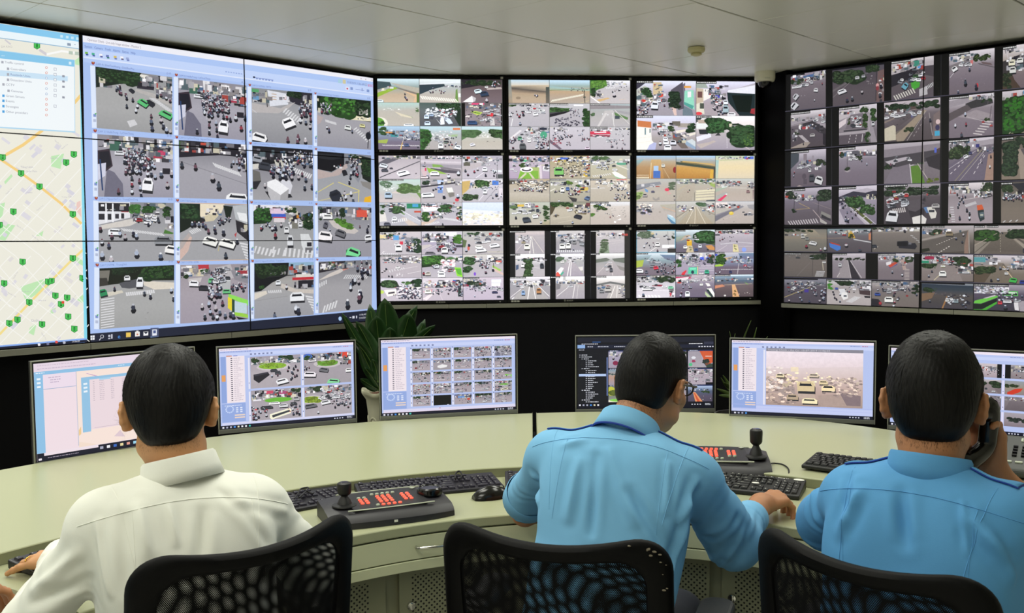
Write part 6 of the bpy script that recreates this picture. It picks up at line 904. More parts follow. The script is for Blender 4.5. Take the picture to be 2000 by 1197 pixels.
def strip(mb, A, B, za0, za1, zb0, zb1):
    """solid band between curve A (front) and curve B (back)"""
    n = len(A); vs = []
    for a, b in zip(A, B): vs += [(a.x, a.y, za0), (a.x, a.y, za1), (b.x, b.y, zb1), (b.x, b.y, zb0)]
    fs = [(3, 2, 1, 0), (4 * n - 4, 4 * n - 3, 4 * n - 2, 4 * n - 1)]
    for i in range(n - 1):
        p, q = 4 * i, 4 * i + 4
        fs += [(p, q, q + 1, p + 1), (p + 1, q + 1, q + 2, p + 2), (p + 2, q + 2, q + 3, p + 3), (p + 3, q + 3, q, p)]
    mb.add(vs, fs); return mb
def part_of(P, t0, t1, n=10):
    R_ = resample(P, 201); return [R_[int(round((t0 + (t1 - t0) * i / (n - 1)) * 200))] for i in range(n)]
FRONT = {}
def smooth_curve(PL, PR, deg=4):
    """one smooth plan curve through both units' points, cut at the seam"""
    X = np.array([p.x for p in PL + PR]); Y = np.array([p.y for p in PL + PR]); c = np.polyfit(X, Y, deg)
    xs = (PL[-1].x, PR[0].x)
    mk = lambda a, b: [Vector((x, float(np.polyval(c, x)), 0)) for x in np.linspace(a, b, 60)]
    return mk(PL[0].x, xs[0]), mk(xs[1], PR[-1].x)
BKC = smooth_curve(BK_L, BK_R); LPC = smooth_curve(LP_L, LP_R)
DS = .20
def desk(side, BK, LP, label):
    bk, lp = resample(BK, 40), resample(LP, 40)
    fr = resample(offset(lp, .43), 40)
    FRONT[side] = fr
    root = empty('control_desk', (lp[20].x, lp[20].y, 0), 0, label, 'desk', 'curved control desk units')
    mb = MB(); strip(mb, fr, offset(lp, -.015), ZD - .028, ZD, ZD - .028, ZD); mb.build('worktop', M['desk'], root, True, bevel=.004, smooth=30)
    mb = MB(); strip(mb, lp, bk, ZD + .0005, ZL, ZD + .012, ZB); mb.build('monitor_shelf', M['desk'], root, True, bevel=.003, smooth=30)
    # thin edge band on the lip
    lo = offset(lp, .0015); mb = MB(); strip(mb, lo, lp, ZD + .001, ZL - .003, ZD + .001, ZL - .003); mb.build('lip', M['deskedge'], root, True, smooth=30)
    f1 = offset(fr, -.012)
    mb = MB(); strip(mb, f1, offset(fr, -.04), ZD - .115, ZD - .0285, ZD - .115, ZD - .0285); mb.build('drawer_rail', M['gap'], root, True, smooth=30)
    f2, f3 = offset(fr, -.002), offset(fr, -.016)
    mb = MB(); strip(mb, f2, f3, ZD - .125, ZD - .097, ZD - .125, ZD - .097); mb.build('apron', M['deskfront_lit'], root, True, bevel=.002, smooth=30)
    L = sum(((a - b).length for a, b in zip(fr[:-1], fr[1:]))); nd = max(2, round(L / .62))
    for k in range(nd):
        a, b = (k + .004) / nd, (k + .996) / nd
        A_, B_ = part_of(offset(fr, -.003), a, b), part_of(offset(fr, -.015), a, b)
        mb = MB(); strip(mb, A_, B_, ZD - .094, ZD - .032, ZD - .094, ZD - .032); d = mb.build('drawer', M['deskfront_lit'], root, True, bevel=.0015, smooth=30)
        t = (A_[6] - A_[4]).normalized(); c = A_[5] - t * .05; n = Vector((t.y, -t.x, 0)); h = .065
        pz = ZD - .060; pp = [c - t * h, c - t * h + n * .022, c + n * .026, c + t * h + n * .022, c + t * h]
        pth = [Vector((p.x, p.y, pz)) for p in [pp[0], pp[0] * .3 + pp[1] * .7, pp[1] + t * .008, pp[2], pp[3] - t * .008, pp[4] * .3 + pp[3] * .7, pp[4]]]
        hb = MB(); hb.tube(pth, .0038, 10)
        o = hb.build('handle', M['chrome'], None, smooth=40); o.data.transform(base_matrix(root).inverted()); o.parent = d
    # base cabinets, set back under the worktop
    bl, bb = offset(fr, -.06), offset(fr, -.40)
    mb = MB(); strip(mb, offset(fr, -.075), bb, .08, ZD - .126, .08, ZD - .126); mb.build('base_cabinet', M['metalpaint'], root, True, smooth=30)
    mb = MB(); strip(mb, offset(fr, -.10), offset(fr, -.38), 0, .08, 0, .08); mb.build('plinth', M['gap'], root, True)
    for k in range(nd):
        for e in (0, 1):
            a, b = max(.002, (k + .5 * e + .03 - DS) / nd), min(.998, (k + .5 * e + .472 - DS) / nd)
            A_, B_ = part_of(offset(fr, -.058), a, b), part_of(offset(fr, -.073), a, b)
            mb = MB(); strip(mb, A_, B_, .10, ZD - .13, .10, ZD - .13); d = mb.build('door', M['perf'], root, True, smooth=30)
            me = d.data; uvl = me.uv_layers.new(name='u'); Lw = sum(((p - q).length for p, q in zip(A_[:-1], A_[1:])))
            inv = base_matrix(root)
            for lp_ in me.loops:
                w = inv @ me.vertices[lp_.vertex_index].co; u = (w.xy - A_[0].xy).length
                uvl.data[lp_.index].uv = (u, w.z)
            me['w'] = Lw
            i = 1; c = A_[i]; t = (A_[i + (1 if i < 9 else 0)] - A_[i - 1]).normalized(); n = Vector((t.y, -t.x, 0))
            Mx = frame((c.x, c.y, .575), t, (0, 0, 1), None); Mx = frame((c.x, c.y, .50), t, (0, 0, 1))
            lk = MB(); lk.lathe([(.001, .006), (.011, .005), (.013, .0), (.013, -.001)], 20, Mx); lk.box(-.002, .002, -.009, .009, .006, .011, Mx)
            o = lk.build('lock', M['chrome'], None, smooth=40); o.data.transform(base_matrix(root).inverted()); o.parent = d
    # rear shelf that carries the monitors and plants
    b0, b1 = offset(bk, -.02), offset(bk, -.62)
    mb = MB(); strip(mb, b0, b1, .57, .60, .57, .60); mb.build('rear_shelf', M['black'], root, True)
    mb = MB(); strip(mb, offset(bk, .02), offset(bk, -.02), 0, ZD + .01, 0, ZD + .01); mb.build('back_panel', M['black'], root, True)
    for e in (.06, .5, .94):
        c = part_of(offset(bk, -.35), e, e, 2)[0]; mb = MB(); mb.box(c.x - .02, c.x + .02, c.y - .02, c.y + .02, 0, .57); mb.build('leg', M['black'], root, True)
    # seam edge
    return root
def perf_mat():
    m = mat('perforated_metal', rgb(142, 143, 116), .4, noise=.03); nt = m.node_tree; b = nt.nodes['Principled BSDF']
    uv = nt.nodes.new('ShaderNodeUVMap'); uv.uv_map = 'u'; sp = nt.nodes.new('ShaderNodeSeparateXYZ'); nt.links.new(uv.outputs[0], sp.inputs[0])
    def mth(op, a, b_=0.):
        n = nt.nodes.new('ShaderNodeMath'); n.operation = op
        for i, x in enumerate((a, b_)):
            if isinstance(x, (int, float)): n.inputs[i].default_value = x
            else: nt.links.new(x, n.inputs[i])
        return n.outputs[0]
    S = .0155
    v = mth('DIVIDE', sp.outputs[1], S * .5); row = mth('FLOOR', v); par = mth('MODULO', row, 2.)
    u = mth('ADD', mth('DIVIDE', sp.outputs[0], S), mth('MULTIPLY', par, .5))
    fu = mth('SUBTRACT', mth('FRACT', u), .5); fv = mth('MULTIPLY', mth('SUBTRACT', mth('FRACT', v), .5), .5)
    d = mth('ADD', mth('MULTIPLY', fu, fu), mth('MULTIPLY', fv, fv)); hole = mth('LESS_THAN', d, .034)
    inu = mth('MULTIPLY', mth('GREATER_THAN', sp.outputs[0], .034), mth('LESS_THAN', sp.outputs[0], .243)); inv_ = mth('MULTIPLY', mth('GREATER_THAN', sp.outputs[1], .16), mth('LESS_THAN', sp.outputs[1], .585))
    hole = mth('MULTIPLY', hole, mth('MULTIPLY', inu, inv_))
    mx = nt.nodes.new('ShaderNodeMix'); mx.data_type = 'RGBA'; nt.links.new(hole, mx.inputs[0])
    src = b.inputs['Base Color'].links[0].from_socket; nt.links.new(src, mx.inputs[6]); mx.inputs[7].default_value = (.004, .004, .004, 1)
    nt.links.new(mx.outputs[2], b.inputs['Base Color']); return m
M['perf'] = perf_mat()
DK_L = desk('L', BKC[0], LPC[0], 'long curved cream desk unit on the left, carrying three monitors')
DK_R = desk('R', BKC[1], LPC[1], 'curved cream desk unit on the right of the black seam')

# ------------------------------------------------------------------ desk monitors
def desk_monitor(tl, tr, bl, br, zdepth_l, zdepth_r, label, wide=.54, high=.323, chin=.018, tilt=.0):
    """corner pixels give the position; real size is a 24-inch panel"""
    A_ = CAM + ray(*bl) * zdepth_l; B_ = CAM + ray(*br) * zdepth_r
    z0 = (A_.z + B_.z) / 2; d = Vector((B_.x - A_.x, B_.y - A_.y, 0)); w = d.length; d.normalize(); n = Vector((d.y, -d.x, 0))
    O = Vector((A_.x, A_.y, z0)); P1 = on_plane(*tl, O, n); P2 = on_plane(*tr, O, n); h = (P1.z + P2.z) / 2 - z0
    t = empty('desk_monitor', (O.x + d.x * w / 2, O.y + d.y * w / 2, .60), math.atan2(d.y, d.x), label, 'monitor', 'monitors behind the desk')
    zz = z0 - .60; hw = w / 2; ch = .016
    mb = MB(); mb.rbox(-hw, hw, 0.002, .018, zz, zz + h, .002); mb.box(-hw * .55, hw * .55, .018, .05, zz + h * .2, zz + h * .8); mb.build('housing', M['monitor'], t, bevel=.002)
    mb = MB()
    for a in ((-hw, -hw + .003, zz, zz + h), (hw - .003, hw, zz, zz + h), (-hw + .003, hw - .003, zz + h - .003, zz + h)): mb.box(a[0], a[1], -.003, .004, a[2], a[3])
    mb.build('rim', M['monrim'], t)
    mb = MB(); mb.box(-hw + .003, hw - .003, -.0025, .004, zz, zz + ch); mb.build('chin', M['monchin'], t, bevel=.001)
    mb = MB(); mb.rbox(-.03, .03, .03, .07, .012, zz + h * .5, .01); mb.build('stand_neck', M['monitor'], t)
    mb = MB(); mb.rbox(-.12, .12, -.03, .15, 0, .012, .03); mb.build('stand_base', M['monitor'], t, bevel=.003)
    cv = Canvas(Vector((O.x, O.y, 0)), d, n)
    g = .009; reg = cv.region(g, z0 + ch + .002, w - g, z0 + h - g)
    cv.poly_uv([(g, z0 + ch), (w - g, z0 + ch), (w - g, z0 + h), (g, z0 + h)], '10121c', .00003)
    cv.box = (g, z0 + ch + .002, w - g, z0 + h - g); cv.root = t; cv.r0 = reg
    return cv
class UVp:                                                      # draws in percent of a screen
    def __init__(s, cv): s.cv = cv; s.x0, s.y0, s.x1, s.y1 = cv.box; s.k = 0
    def m(s, x, y): return (s.x0 + (s.x1 - s.x0) * x / 100, s.y1 - (s.y1 - s.y0) * y / 100)
    def poly(s, pts, cols, lay=1, a=0.):
        s.cv.k += 1; s.cv.poly_uv([s.m(*p) for p in pts], cols, lay * .00018 + .00008 + (s.cv.k % 12) * .000012, a)
    def r(s, c, x0, y0, x1, y1, lay=1): s.poly([(x0, y0), (x1, y0), (x1, y1), (x0, y1)], c, lay)
    def dash(s, c, x, y, w, h=.8, lay=4, rnd=random.Random(3)):
        e = x + w
        while x < e:
            q = rnd.uniform(.5, 1.8); s.r(c, x, y, min(x + q, e), y + h, lay); x += q + .35
    def text(s, t, x, y, h, c, lay=5, w=None):
        g = glyphs(t); mx = max((p[0] for q in g for p in q), default=1); sy = h / .72; sx = (w / mx) if w else sy * .56
        for q in g: s.poly([(x + a * sx, y - b * sy) for a, b in q], c, lay)
    def view(s, x0, y0, x1, y1, spec, seed, dim=1., sat=1.): View(s, [(x0, y0), (x1, y0), (x1, y1), (x0, y1)], spec, seed, lay=3, dim=dim, sat=sat)
    def bosch(s):
        s.r('b6c4ee', 0, 0, 100, 100, 0); s.r('efe4f2', 0, 0, 100, 3.2, 1); s.r('b9c6f0', 0, 3.2, 100, 6, 1); s.r('c8d2f6', 0, 6, 100, 10, 1)
        s.dash('a49cb8', 1, 1.2, 20); s.dash('7f8cc4', 1, 4, 22)
        s.dash('c05a70', 92, 4.4, 4); s.dash('7d86b8', 84, 4.4, 7)
        for i in range(6): s.r('7c84ac', 22 + i * 3, 7.4, 23.4 + i * 3, 9.4, 3)
        s.r('f0e4ea', 5, 10, 18, 68, 2); s.r('8fa6dc', 1, 10, 4.6, 68, 2); s.r('e4a060', 1.4, 33, 4.2, 41, 3); s.r('c87850', 5, 9, 9, 10, 3); s.r('6a7cc8', 10, 9, 13, 10, 3)
        r_ = random.Random(9)
        for i in range(22):
            y = 12 + i * 2.5
            s.r('3c3c54', 8, y, 9.2, y + 1, 4); s.dash('bcb0be', 10.2, y + .1, r_.uniform(3, 7), .7, 4)
        s.r('94aadf', 1, 69, 18, 92, 2); s.dash('dce4fa', 3, 71, 12, .8)
        for k in range(12):
            a = k * math.pi / 6; s.r('c4d4f6', 6.5 + 2.6 * math.cos(a) - .5, 76 + 4 * math.sin(a) - .8, 6.5 + 2.6 * math.cos(a) + .5, 76 + 4 * math.sin(a) + .8, 4)
        for x in (11, 14):
            for y in (74, 76.5, 79): s.r('dfe6fa', x, y, x + 1.6, y + 1.4, 4)
        s.r('ecd4c4', 10, 83, 17.4, 84.6, 4); s.r('ecd4c4', 10, 86, 17.4, 87.6, 4)
    def taskbar(s, y=95.5, c='15162a', n=8, x=1):
        s.r(c, 0, y, 100, 100, 6); cs = ['e8e8f2', 'a9abc0', 'a9abc0', '4a90e0', 'e4dcb8', 'eeeef4', 'eeeef4', '4ac0b0']
        for i in range(n): s.r(cs[i % 8], x + i * 2.7, y + 1.3, x + 1.3 + i * 2.7, y + 3.4, 7)
        for i in range(4): s.r('c8cad8', 84 + i * 2, y + 1.5, 85 + i * 2, y + 3, 7)
        s.dash('d8dae4', 94, y + 1, 4, .8, 7); s.dash('d8dae4', 94, y + 2.6, 4, .8, 7)
ROAD4 = ['g a098a4 b0a8ae aca4aa;k 0 0 100 26 110 6;f 0 4 16 20 8 4a6a44;f 56 0 84 18 10 3f5f3c;e c8c0c4 46 34 34 13;e 8ab43c 44 32 28 10;f 18 22 70 42 30 a4c838;p 26242c 6 56 34 50 38 60 16 84 6 72;p 3c3a44 6 56 34 50 36 54 8 62;c e8e8ec 62 82 24 20 -20;c 44464e 46 46 14 10;c 4a4c54 54 54 12 12;m 40 50 60 66 3 9;M 12 84 60 88 70 82 74 80 78 92 68 74 50 86 46 82 56 90 38 94 50 76 40',
 'g 9c949c a49ca4 a09aa0;k 0 0 100 22 90 7;e 4a6ac4 8 8 10 8;f 0 2 20 20 10 4a7a3c;r d84838 74 0 92 18;r a83048 46 6 60 18;k 80 14 100 40 16 6;e c4bcc0 50 34 30 14;e 6aa03c 50 34 22 9;f 26 24 72 42 18 8ab83c;p 3c4438 46 8 56 8 52 30 48 30;c e8e4e8 18 22 16 10;c f0eaf0 12 66 26 20 8;e d04a5a 12 68 6 6;c 6a6a70 42 54 20 16 20;c f0f0f0 95 60 14 14;M 10 78 36 92 38;c 8ad8a0 62 94 26 20 16;m 0 34 14 50 6 8',
 'g a098a0 a8a0a8 a8a0a6;k 0 0 100 32 130 7;r c84c68 26 4 44 14;r a84c78 56 8 70 18;f 80 2 100 16 8 4a6a44;e a49c9c 54 36 32 10;e 6ab03c 54 36 28 8;p 3a3c34 50 22 56 22 56 38 52 38;r e8e4ec 4 30 20 35;c eceaec 46 46 22 10;c d8d8dc 64 56 18 14;c 3c3c44 30 58 24 12;c 44464e 84 52 14 12;c b0b0b4 90 36 12 16;p f0ecd4 36 82 76 66 80 72 78 84 40 100 36 94;p 3c4048 40 86 76 72 77 78 42 94;m 0 54 30 96 22 12;m 78 50 98 90 12 11;n c83c44 4 60 96 80 6 2.4',
 'g a49ca4 aca4ac aaa2a8;k 0 0 100 22 120 6;f 8 0 34 18 12 4a5f44;e c4bcc0 14 44 26 14;e a4c43c 14 44 22 11;f 0 34 34 56 16 b4d03c;C 20 20 96 44 26 9;c 6a6a70 12 64 26 16 -16;c e4e4e8 44 56 20 16 -16;e c82c3c 78 36 4 5;m 50 34 98 70 34 9;M 12 64 76 84 70 92 78 28 90 68 62 96 66']
m1 = desk_monitor((55, 707), (377, 676), (67, 907), (385, 866), 3.05, 3.47, 'left desk monitor with pink-white window, behind the white-shirted man')
m2 = desk_monitor((416, 682), (694, 659), (427, 850), (697, 823), 3.52, 3.74, 'desk monitor showing four large roundabout pictures')
m3 = desk_monitor((738, 661), (1008, 651), (742, 822), (1011, 806), 3.76, 3.90, 'desk monitor showing twenty-five tiny pictures, right of the plant pot')
m4 = desk_monitor((1124, 653), (1396, 655), (1124, 804), (1397, 807), 3.97, 3.97, 'dark-screened desk monitor behind the man with glasses')
m5 = desk_monitor((1423, 658), (1711, 667), (1424, 813), (1709, 832), 3.80, 3.64, 'desk monitor showing one large foggy traffic jam')
m6 = desk_monitor((1732, 672), (2022, 689), (1733, 838), (2022, 863), 3.55, 3.30, 'desk monitor partly hidden by the man holding the phone')
s = UVp(m1); s.r('efdde4', 0, 0, 100, 100, 0); s.r('e6d6e4', 0, 0, 100, 8, 1); s.dash('cdbccc', 2, 2, 30); s.dash('c4b4c8', 2, 5.4, 34)
s.r('8fc0e4', 0, 8.5, 100, 12, 2); s.r('8fc0e4', 0, 12, 5, 92, 2); s.dash('e8f2fa', 1, 9.6, 5); s.dash('dceefa', 50, 9.6, 4)
for y in (15, 19, 23): s.r('eef4fa', 1.5, y, 3.6, y + 2, 4)
s.r('ecdcea', 5, 12, 24, 27, 2); s.dash('c0aec4', 8, 15, 7); s.dash('b8a6c0', 9, 17.5, 6); s.dash('b8a6c0', 9, 20, 5); s.r('a4b4d0', 5, 26.6, 24, 27.2, 3); s.r('b9c0d4', 24, 12, 24.4, 90, 3)
s.r('f6e2d8', 24.4, 12, 100, 92, 1); s.poly([(30, 15), (30.8, 15), (42, 22), (40, 22)], 'c09cc8', 3); s.poly([(76, 20), (78, 14), (79, 14), (78, 20)], 'e0b49c', 3)
s.r('94c2e2', 27, 19, 100, 22, 4); s.r('94c2e2', 27, 22, 32, 77, 4); s.r('ead8de', 32, 22, 100, 75, 4)
for y in (25, 29, 33): s.r('e8f2fa', 28.3, y, 30.6, y + 2, 5)
s.r('a8d0ea', 38, 21.6, 45, 23.4, 5)
r_ = random.Random(2)
for i in range(11):
    y = 24 + i * 2; s.dash('bdaeb8', 34, y, 1, .6, 6); s.dash('c0b0bc', 38, y, 3, .6, 6); s.dash('c0b0bc', 45, y, 2, .6, 6)
    if i < 9: s.dash('b4a4b0', 52, y, r_.uniform(10, 20), .6, 6); s.dash('b4a4b0', 74, y, 9, .6, 6)
s.r('f2ebf2', 78, 43, 83, 45, 6); s.r('cdb9c4', 34, 73.4, 100, 73.9, 6); s.r('8fb0dc', 70, 79, 96, 79.6, 5)
s.poly([(70, 92), (71.5, 92), (96, 76), (94.5, 76)], 'f0ca90', 3); s.poly([(24.6, 74), (26, 70), (26, 78), (24.6, 80)], 'ecc890', 3); s.poly([(46, 86), (50, 80), (53, 88)], 'ddc8d0', 3); s.poly([(24.4, 86), (36, 92), (24.4, 92)], 'f2dccc', 2)
s.r('14162a', 0, 92, 4, 100, 6); s.r('eee0e8', 4, 92, 36, 94.6, 6); s.taskbar(95, n=0); s.r('15162a', 36, 92.5, 100, 100, 6); s.dash('9a8fa0', 6, 97, 18, .8, 7)
for i, c in enumerate(('a9abc0', 'eeeef4', '3c6ac0', 'e8d8a0', 'e4a090', '9ad0e8', 'f0e4ea')): s.r(c, 37 + i * 4.2, 94.6, 39 + i * 4.2, 97.4, 7)
s.r('ece4ec', .8, 97, 2.6, 99, 7); m1.build(m1.r0, 'screen', m1.root)
s = UVp(m2); s.bosch()
for i, (x0, y0, x1, y1) in enumerate(((22, 12, 59, 52), (61.5, 12, 98, 52), (22, 54.5, 59, 93), (61.5, 54.5, 98, 93))):
    s.view(x0, y0, x1, y1, ROAD4[i], 600 + i, 1.05); s.r('e4e4f4', x0 - 1.6, y0 + 1, x0 - .4, y1, 3); s.dash('7f86b0', x0 - 1.4, y1 - 8, .9, 1.4, 4)
s.r('d8d8f2', 1, 93, 100, 94.8, 2); s.r('c8cef0', 1, 94.8, 100, 96, 2); s.taskbar(96); m2.build(m2.r0, 'screen', m2.root)
s = UVp(m3); s.bosch(); r_ = random.Random(31)
GEN = ['g 8a8490 aca0a8 b0a4aa;f 0 0 44 26 12 4a6a40;k 0 0 100 28 40 9;C 20 34 90 80 5 14;m 20 30 90 80 8 12;z 10 70 60 74 8 4 8 3', 'g 7c7680 a89ca4 aca2a8;k 0 0 100 32 60 9;f 50 0 100 24 10 4a6a40;C 10 40 90 90 4 16;m 10 40 90 96 7 14;l d0c8cc 0 60 60 40 2', 'g 605c68 9c949c aca4a8;f 0 0 100 26 20 34503a;k 0 10 100 34 40 8;m 20 40 96 90 12 15;C 50 40 96 90 3 20;l 8a8288 0 50 100 44 2', 'g b0a8b4 a89ea6 aca2a8;k 0 0 100 40 70 10;m 0 20 96 96 26 12;C 10 30 90 70 7 14;r b83c50 60 4 80 14']
for i in range(5):
    for j in range(5):
        x0 = 22.5 + j * 15.4; y0 = 12.5 + i * 15.9
        if (i, j) == (4, 1): s.r('0a0a0e', x0, y0, x0 + 13.2, y0 + 13.6, 4); s.r('d8d8e4', x0 + 10, y0 + 12.6, x0 + 11.4, y0 + 13.4, 5)
        else:
            sp = r_.choice(GEN)
            if (i, j) == (1, 1): sp = ROAD4[1].split(';')[0] + ';k 0 0 100 30 50 8;p ecebec 24 60 50 46 80 56 76 76 40 84 24 76'
            if (i, j) == (2, 4): sp += ';p 8ad058 60 50 100 60 100 80 60 66'
            if (i, j) == (4, 2): sp = 'g 5a6a9a a89ca4 aca2a8;k 0 0 100 40 50 9;r 6a9ad8 20 20 60 36;r c84c3c 74 40 90 60;m 20 50 90 90 8 12'
            if (i, j) == (3, 4): sp = ROAD4[2]
            if (i, j) == (0, 4): sp = HAI.replace('r c43f66 80 20 90 28;', '')
            s.view(x0, y0, x0 + 13.2, y0 + 13.6, sp, 700 + i * 5 + j)
        s.r('e4e4f4', x0 - 1.5, y0 + 1, x0 - .3, y0 + 13.6, 3); s.r('3c3c54', x0 - 1.2, y0 - .8, x0 - .5, y0 - .1, 4); s.r('3c4464', x0 - 1.2, y0 + 8, x0 - .6, y0 + 9.4, 4)
s.r('dcd8f0', 1, 92.6, 100, 96, 2); s.dash('c86a70', 42, 92.8, 1); s.r('f4e0ee', 1, 96, 100, 96.6, 5); s.taskbar(96.6); m3.build(m3.r0, 'screen', m3.root)
s = UVp(m4); s.r('11121c', 0, 0, 100, 100, 0); s.r('1c1e2c', 0, 0, 100, 7, 1); s.r('3c6ab0', 11, 6, 17, 7, 2)
s.dash('dcdce8', 3, 8.6, 12, 1); s.r('1c2034', 0, 10.6, 100, 15.4, 1); s.r('8fb0e0', 0, 10.4, 5.6, 15.2, 3); s.dash('c8cad8', 7.4, 12.4, 4, 1.1); s.dash('c8cad8', 15, 12.4, 8, 1.1); s.dash('c8cad8', 27, 12.4, 8, 1.1); s.dash('c8cad8', 1, 17, 4, .9)
s.dash('e8e8f0', 82, 9, 10, 1); s.r('34364a', 93, 7, 100, 10.5, 2)
for i in range(6): s.r('e0e0ea', 89 + i * 2, 13, 90.2 + i * 2, 14.4, 3)
r_ = random.Random(8)
for i in range(26):
    y = 24 + i * 2.75; ind = 1.4 if i in (0, 1) else (3 if i in (2, 7, 18, 23) else 6)
    if i in (10,): continue
    s.dash('c8cad6', ind, y, 1, 1); s.dash('d4d6e0', ind + 1.6, y, r_.uniform(3, 8), 1.0)
s.r('b4c8ec', 1, 51, 21, 54.5, 3); s.r('6a7cb0', 21.4, 28, 22.2, 82, 3); s.r('262a3c', 22.2, 20, 22.6, 92, 3)
for i, (y0, y1) in enumerate(((20, 43), (45.5, 67), (69, 91))):
    for j, (x0, x1) in enumerate(((22.8, 40), (42, 60), (62, 80), (81.4, 99.4))):
        sp = [['g b0a8c0 a89eb0;k 0 0 100 30 40 9;e 8a2c50 30 70 12 14;M 26 20 40;C 50 30 90 90 4 20', GEN[0], GEN[1], 'g b8b4cc b0a8b4;q a8a0ac b4acb4 0 0 50 0 64 100 10 100;p d8603c 46 0 100 0 100 70 72 90 60 40;r f0d8cc 70 30 96 34;f 60 50 86 80 10 5a5a6a;e e8e8f0 22 40 9 8;c c84c78 22 60 14 14;e 5ac08a 10 82 8 10;p 3c4c44 62 70 100 78 100 100 76 100'],
              ['g 8ca4b4 c09c8c a49cac;p d8b898 30 30 90 20 100 50 40 60;f 0 20 100 40 8 6a8a8c', GEN[2], GEN[3], 'g b8a8b4 b8acb8;k 0 0 100 30 40 8;m 4 20 90 90 22 10;C 4 30 96 80 6 16;r 14121a 72 86 100 100'],
              ['g 6a7c88 7c8a70 9a929c;e c8c84a 10 30 20 30;f 0 20 30 60 8 8a9a3c;c e8e8ec 66 60 26 16;e 8ad858 44 88 40 10;p f0e8d8 0 86 40 80 50 100 0 100', GEN[1], GEN[0], 'g b4c8e8 54607c 5c5468 544c60;k 0 16 100 30 20 6;p e89c6c 20 40 30 40 60 100 30 100;p d85c3c 24 46 28 46 50 100 38 100;f 50 30 90 50 8 6a8a4c;n d8d4c8 60 60 96 96 3 2']][i][j]
        s.view(x0, y0, x1, y1, sp, 800 + i * 4 + j, .95); s.r('26305c', x0, y0 - 1.6, x1, y0, 3); s.dash('d0d4e4', x0 + 1, y0 - 1.3, 6, .8, 4)
s.taskbar(92.6, '11121e', 6); s.r('6aa4e8', 30, 95, 31.6, 98, 7); s.dash('d4d6e0', 33, 96, 8, 1, 7); s.r('3c6ab8', 30, 98.6, 44, 99.2, 7)
m4.build(m4.r0, 'screen', m4.root)
s = UVp(m5); s.bosch(); FOG = 'g d8ccd8 d0c0c0 b8a098 9c8880;n d8ccc6 0 30 20 70 40 2.4;n 94827e 0 50 30 98 90 2;n d8c0b0 0 46 30 96 70 2;n 9a8884 60 46 98 80 70 2;n d8c4b4 60 46 98 76 60 2;p 8a746c 12 44 22 42 24 54 12 56;p e0d0b4 26 30 34 30 34 38 26 38;c dccca8 15 46 9 8;p b8a890 14 60 28 58 30 72 12 74;p 9c8c88 12 68 30 66 32 86 14 90;p d8c8a0 32 56 50 54 52 62 33 66;c d0bc94 42 64 18 22;p b4a094 33 70 50 68 52 86 34 86;c e8d4a8 65 66 14 12;c dcc8a0 60 56 9 9;p a49088 54 80 76 76 92 96 58 100;p 7c6c70 76 72 98 78 98 96 84 96;c e8dcb4 46 90 16 12;c c8b8a4 50 44 10 8;n f4e0b8 20 40 72 60 24 2;q e0d4dc d8c8cc 0 0 100 0 100 26 0 34;c b09c84 28 84 12 12'
s.view(25, 12, 93, 86, FOG, 901, 1.2); s.r('8a8894', 25, 9.6, 93, 13.6, 9); s.text('Truong Chinh - Au Co  15-07-2019 11:06:03', 26, 12.7, 2.2, 'd4d2dc', 10, 44)
s.r('e4e4f4', 23, 12, 24.4, 86, 3); s.r('c4ccf2', 0, 88, 100, 96, 2); s.r('aab4ea', 0, 86.4, 100, 87, 4); s.r('b4bcee', 0, 91, 100, 91.4, 4); s.taskbar(96, n=4, x=2); m5.build(m5.r0, 'screen', m5.root)
s = UVp(m6); s.bosch(); r_ = random.Random(77)
S6 = ['g d8ccd0 b0a0a8;k 0 10 100 50 60 10;m 10 40 90 96 14 12;r 0c0c10 82 0 100 100', 'g b0a8ac 8c8084;k 20 0 80 50 30 10;r 0c0c10 0 0 22 100;m 30 40 90 90 6 12', 'g c8c0c4 84787c 7c7074;f 0 14 40 60 10 4a5a3c;f 56 10 100 60 12 4a5a3c;q 9a8e90 8c8084 36 20 54 20 90 100 10 100;c d8d8dc 70 84 14 14;c 4a4c54 40 66 10 14', 'g 9ca4ac a09484 94888a;f 0 20 60 50 10 5a6a3c;p d8402c 10 84 40 56 70 50 60 76 30 100 10 100', 'g 8a8088 6c6268;k 20 0 100 40 30 9;l d8d4d4 30 60 60 40 3;p 5c545a 0 40 50 30 30 100 0 100', 'g 8c8488 7c7076;k 0 0 100 26 30 9;q 7c7278 6c6268 20 30 100 30 100 100 0 100', 'g b0a8b4 7c7484 6c6474;n d8d0dc 10 20 80 50 10 6;f 40 30 90 60 6 4a4a5a', 'g b0a8b0 8a7c84;f 10 30 90 70 8 5a5460']
for i in range(4):
    for j in range(4):
        x0 = 22 + j * 19.6; y0 = 14 + i * 19.6; k = i * 2 + (0 if j == 2 else 1) if j >= 2 else r_.randrange(8)
        s.view(x0, y0, x0 + 17.4, y0 + 17, S6[k], 950 + i * 4 + j, .9); s.r('e0dcf4', x0 - 1.8, y0, x0 - .3, y0 + 17, 3); s.r('6a6a90', x0 - 1.3, y0 + 13, x0 - .7, y0 + 14, 4)
s.taskbar(96.4); m6.build(m6.r0, 'screen', m6.root)
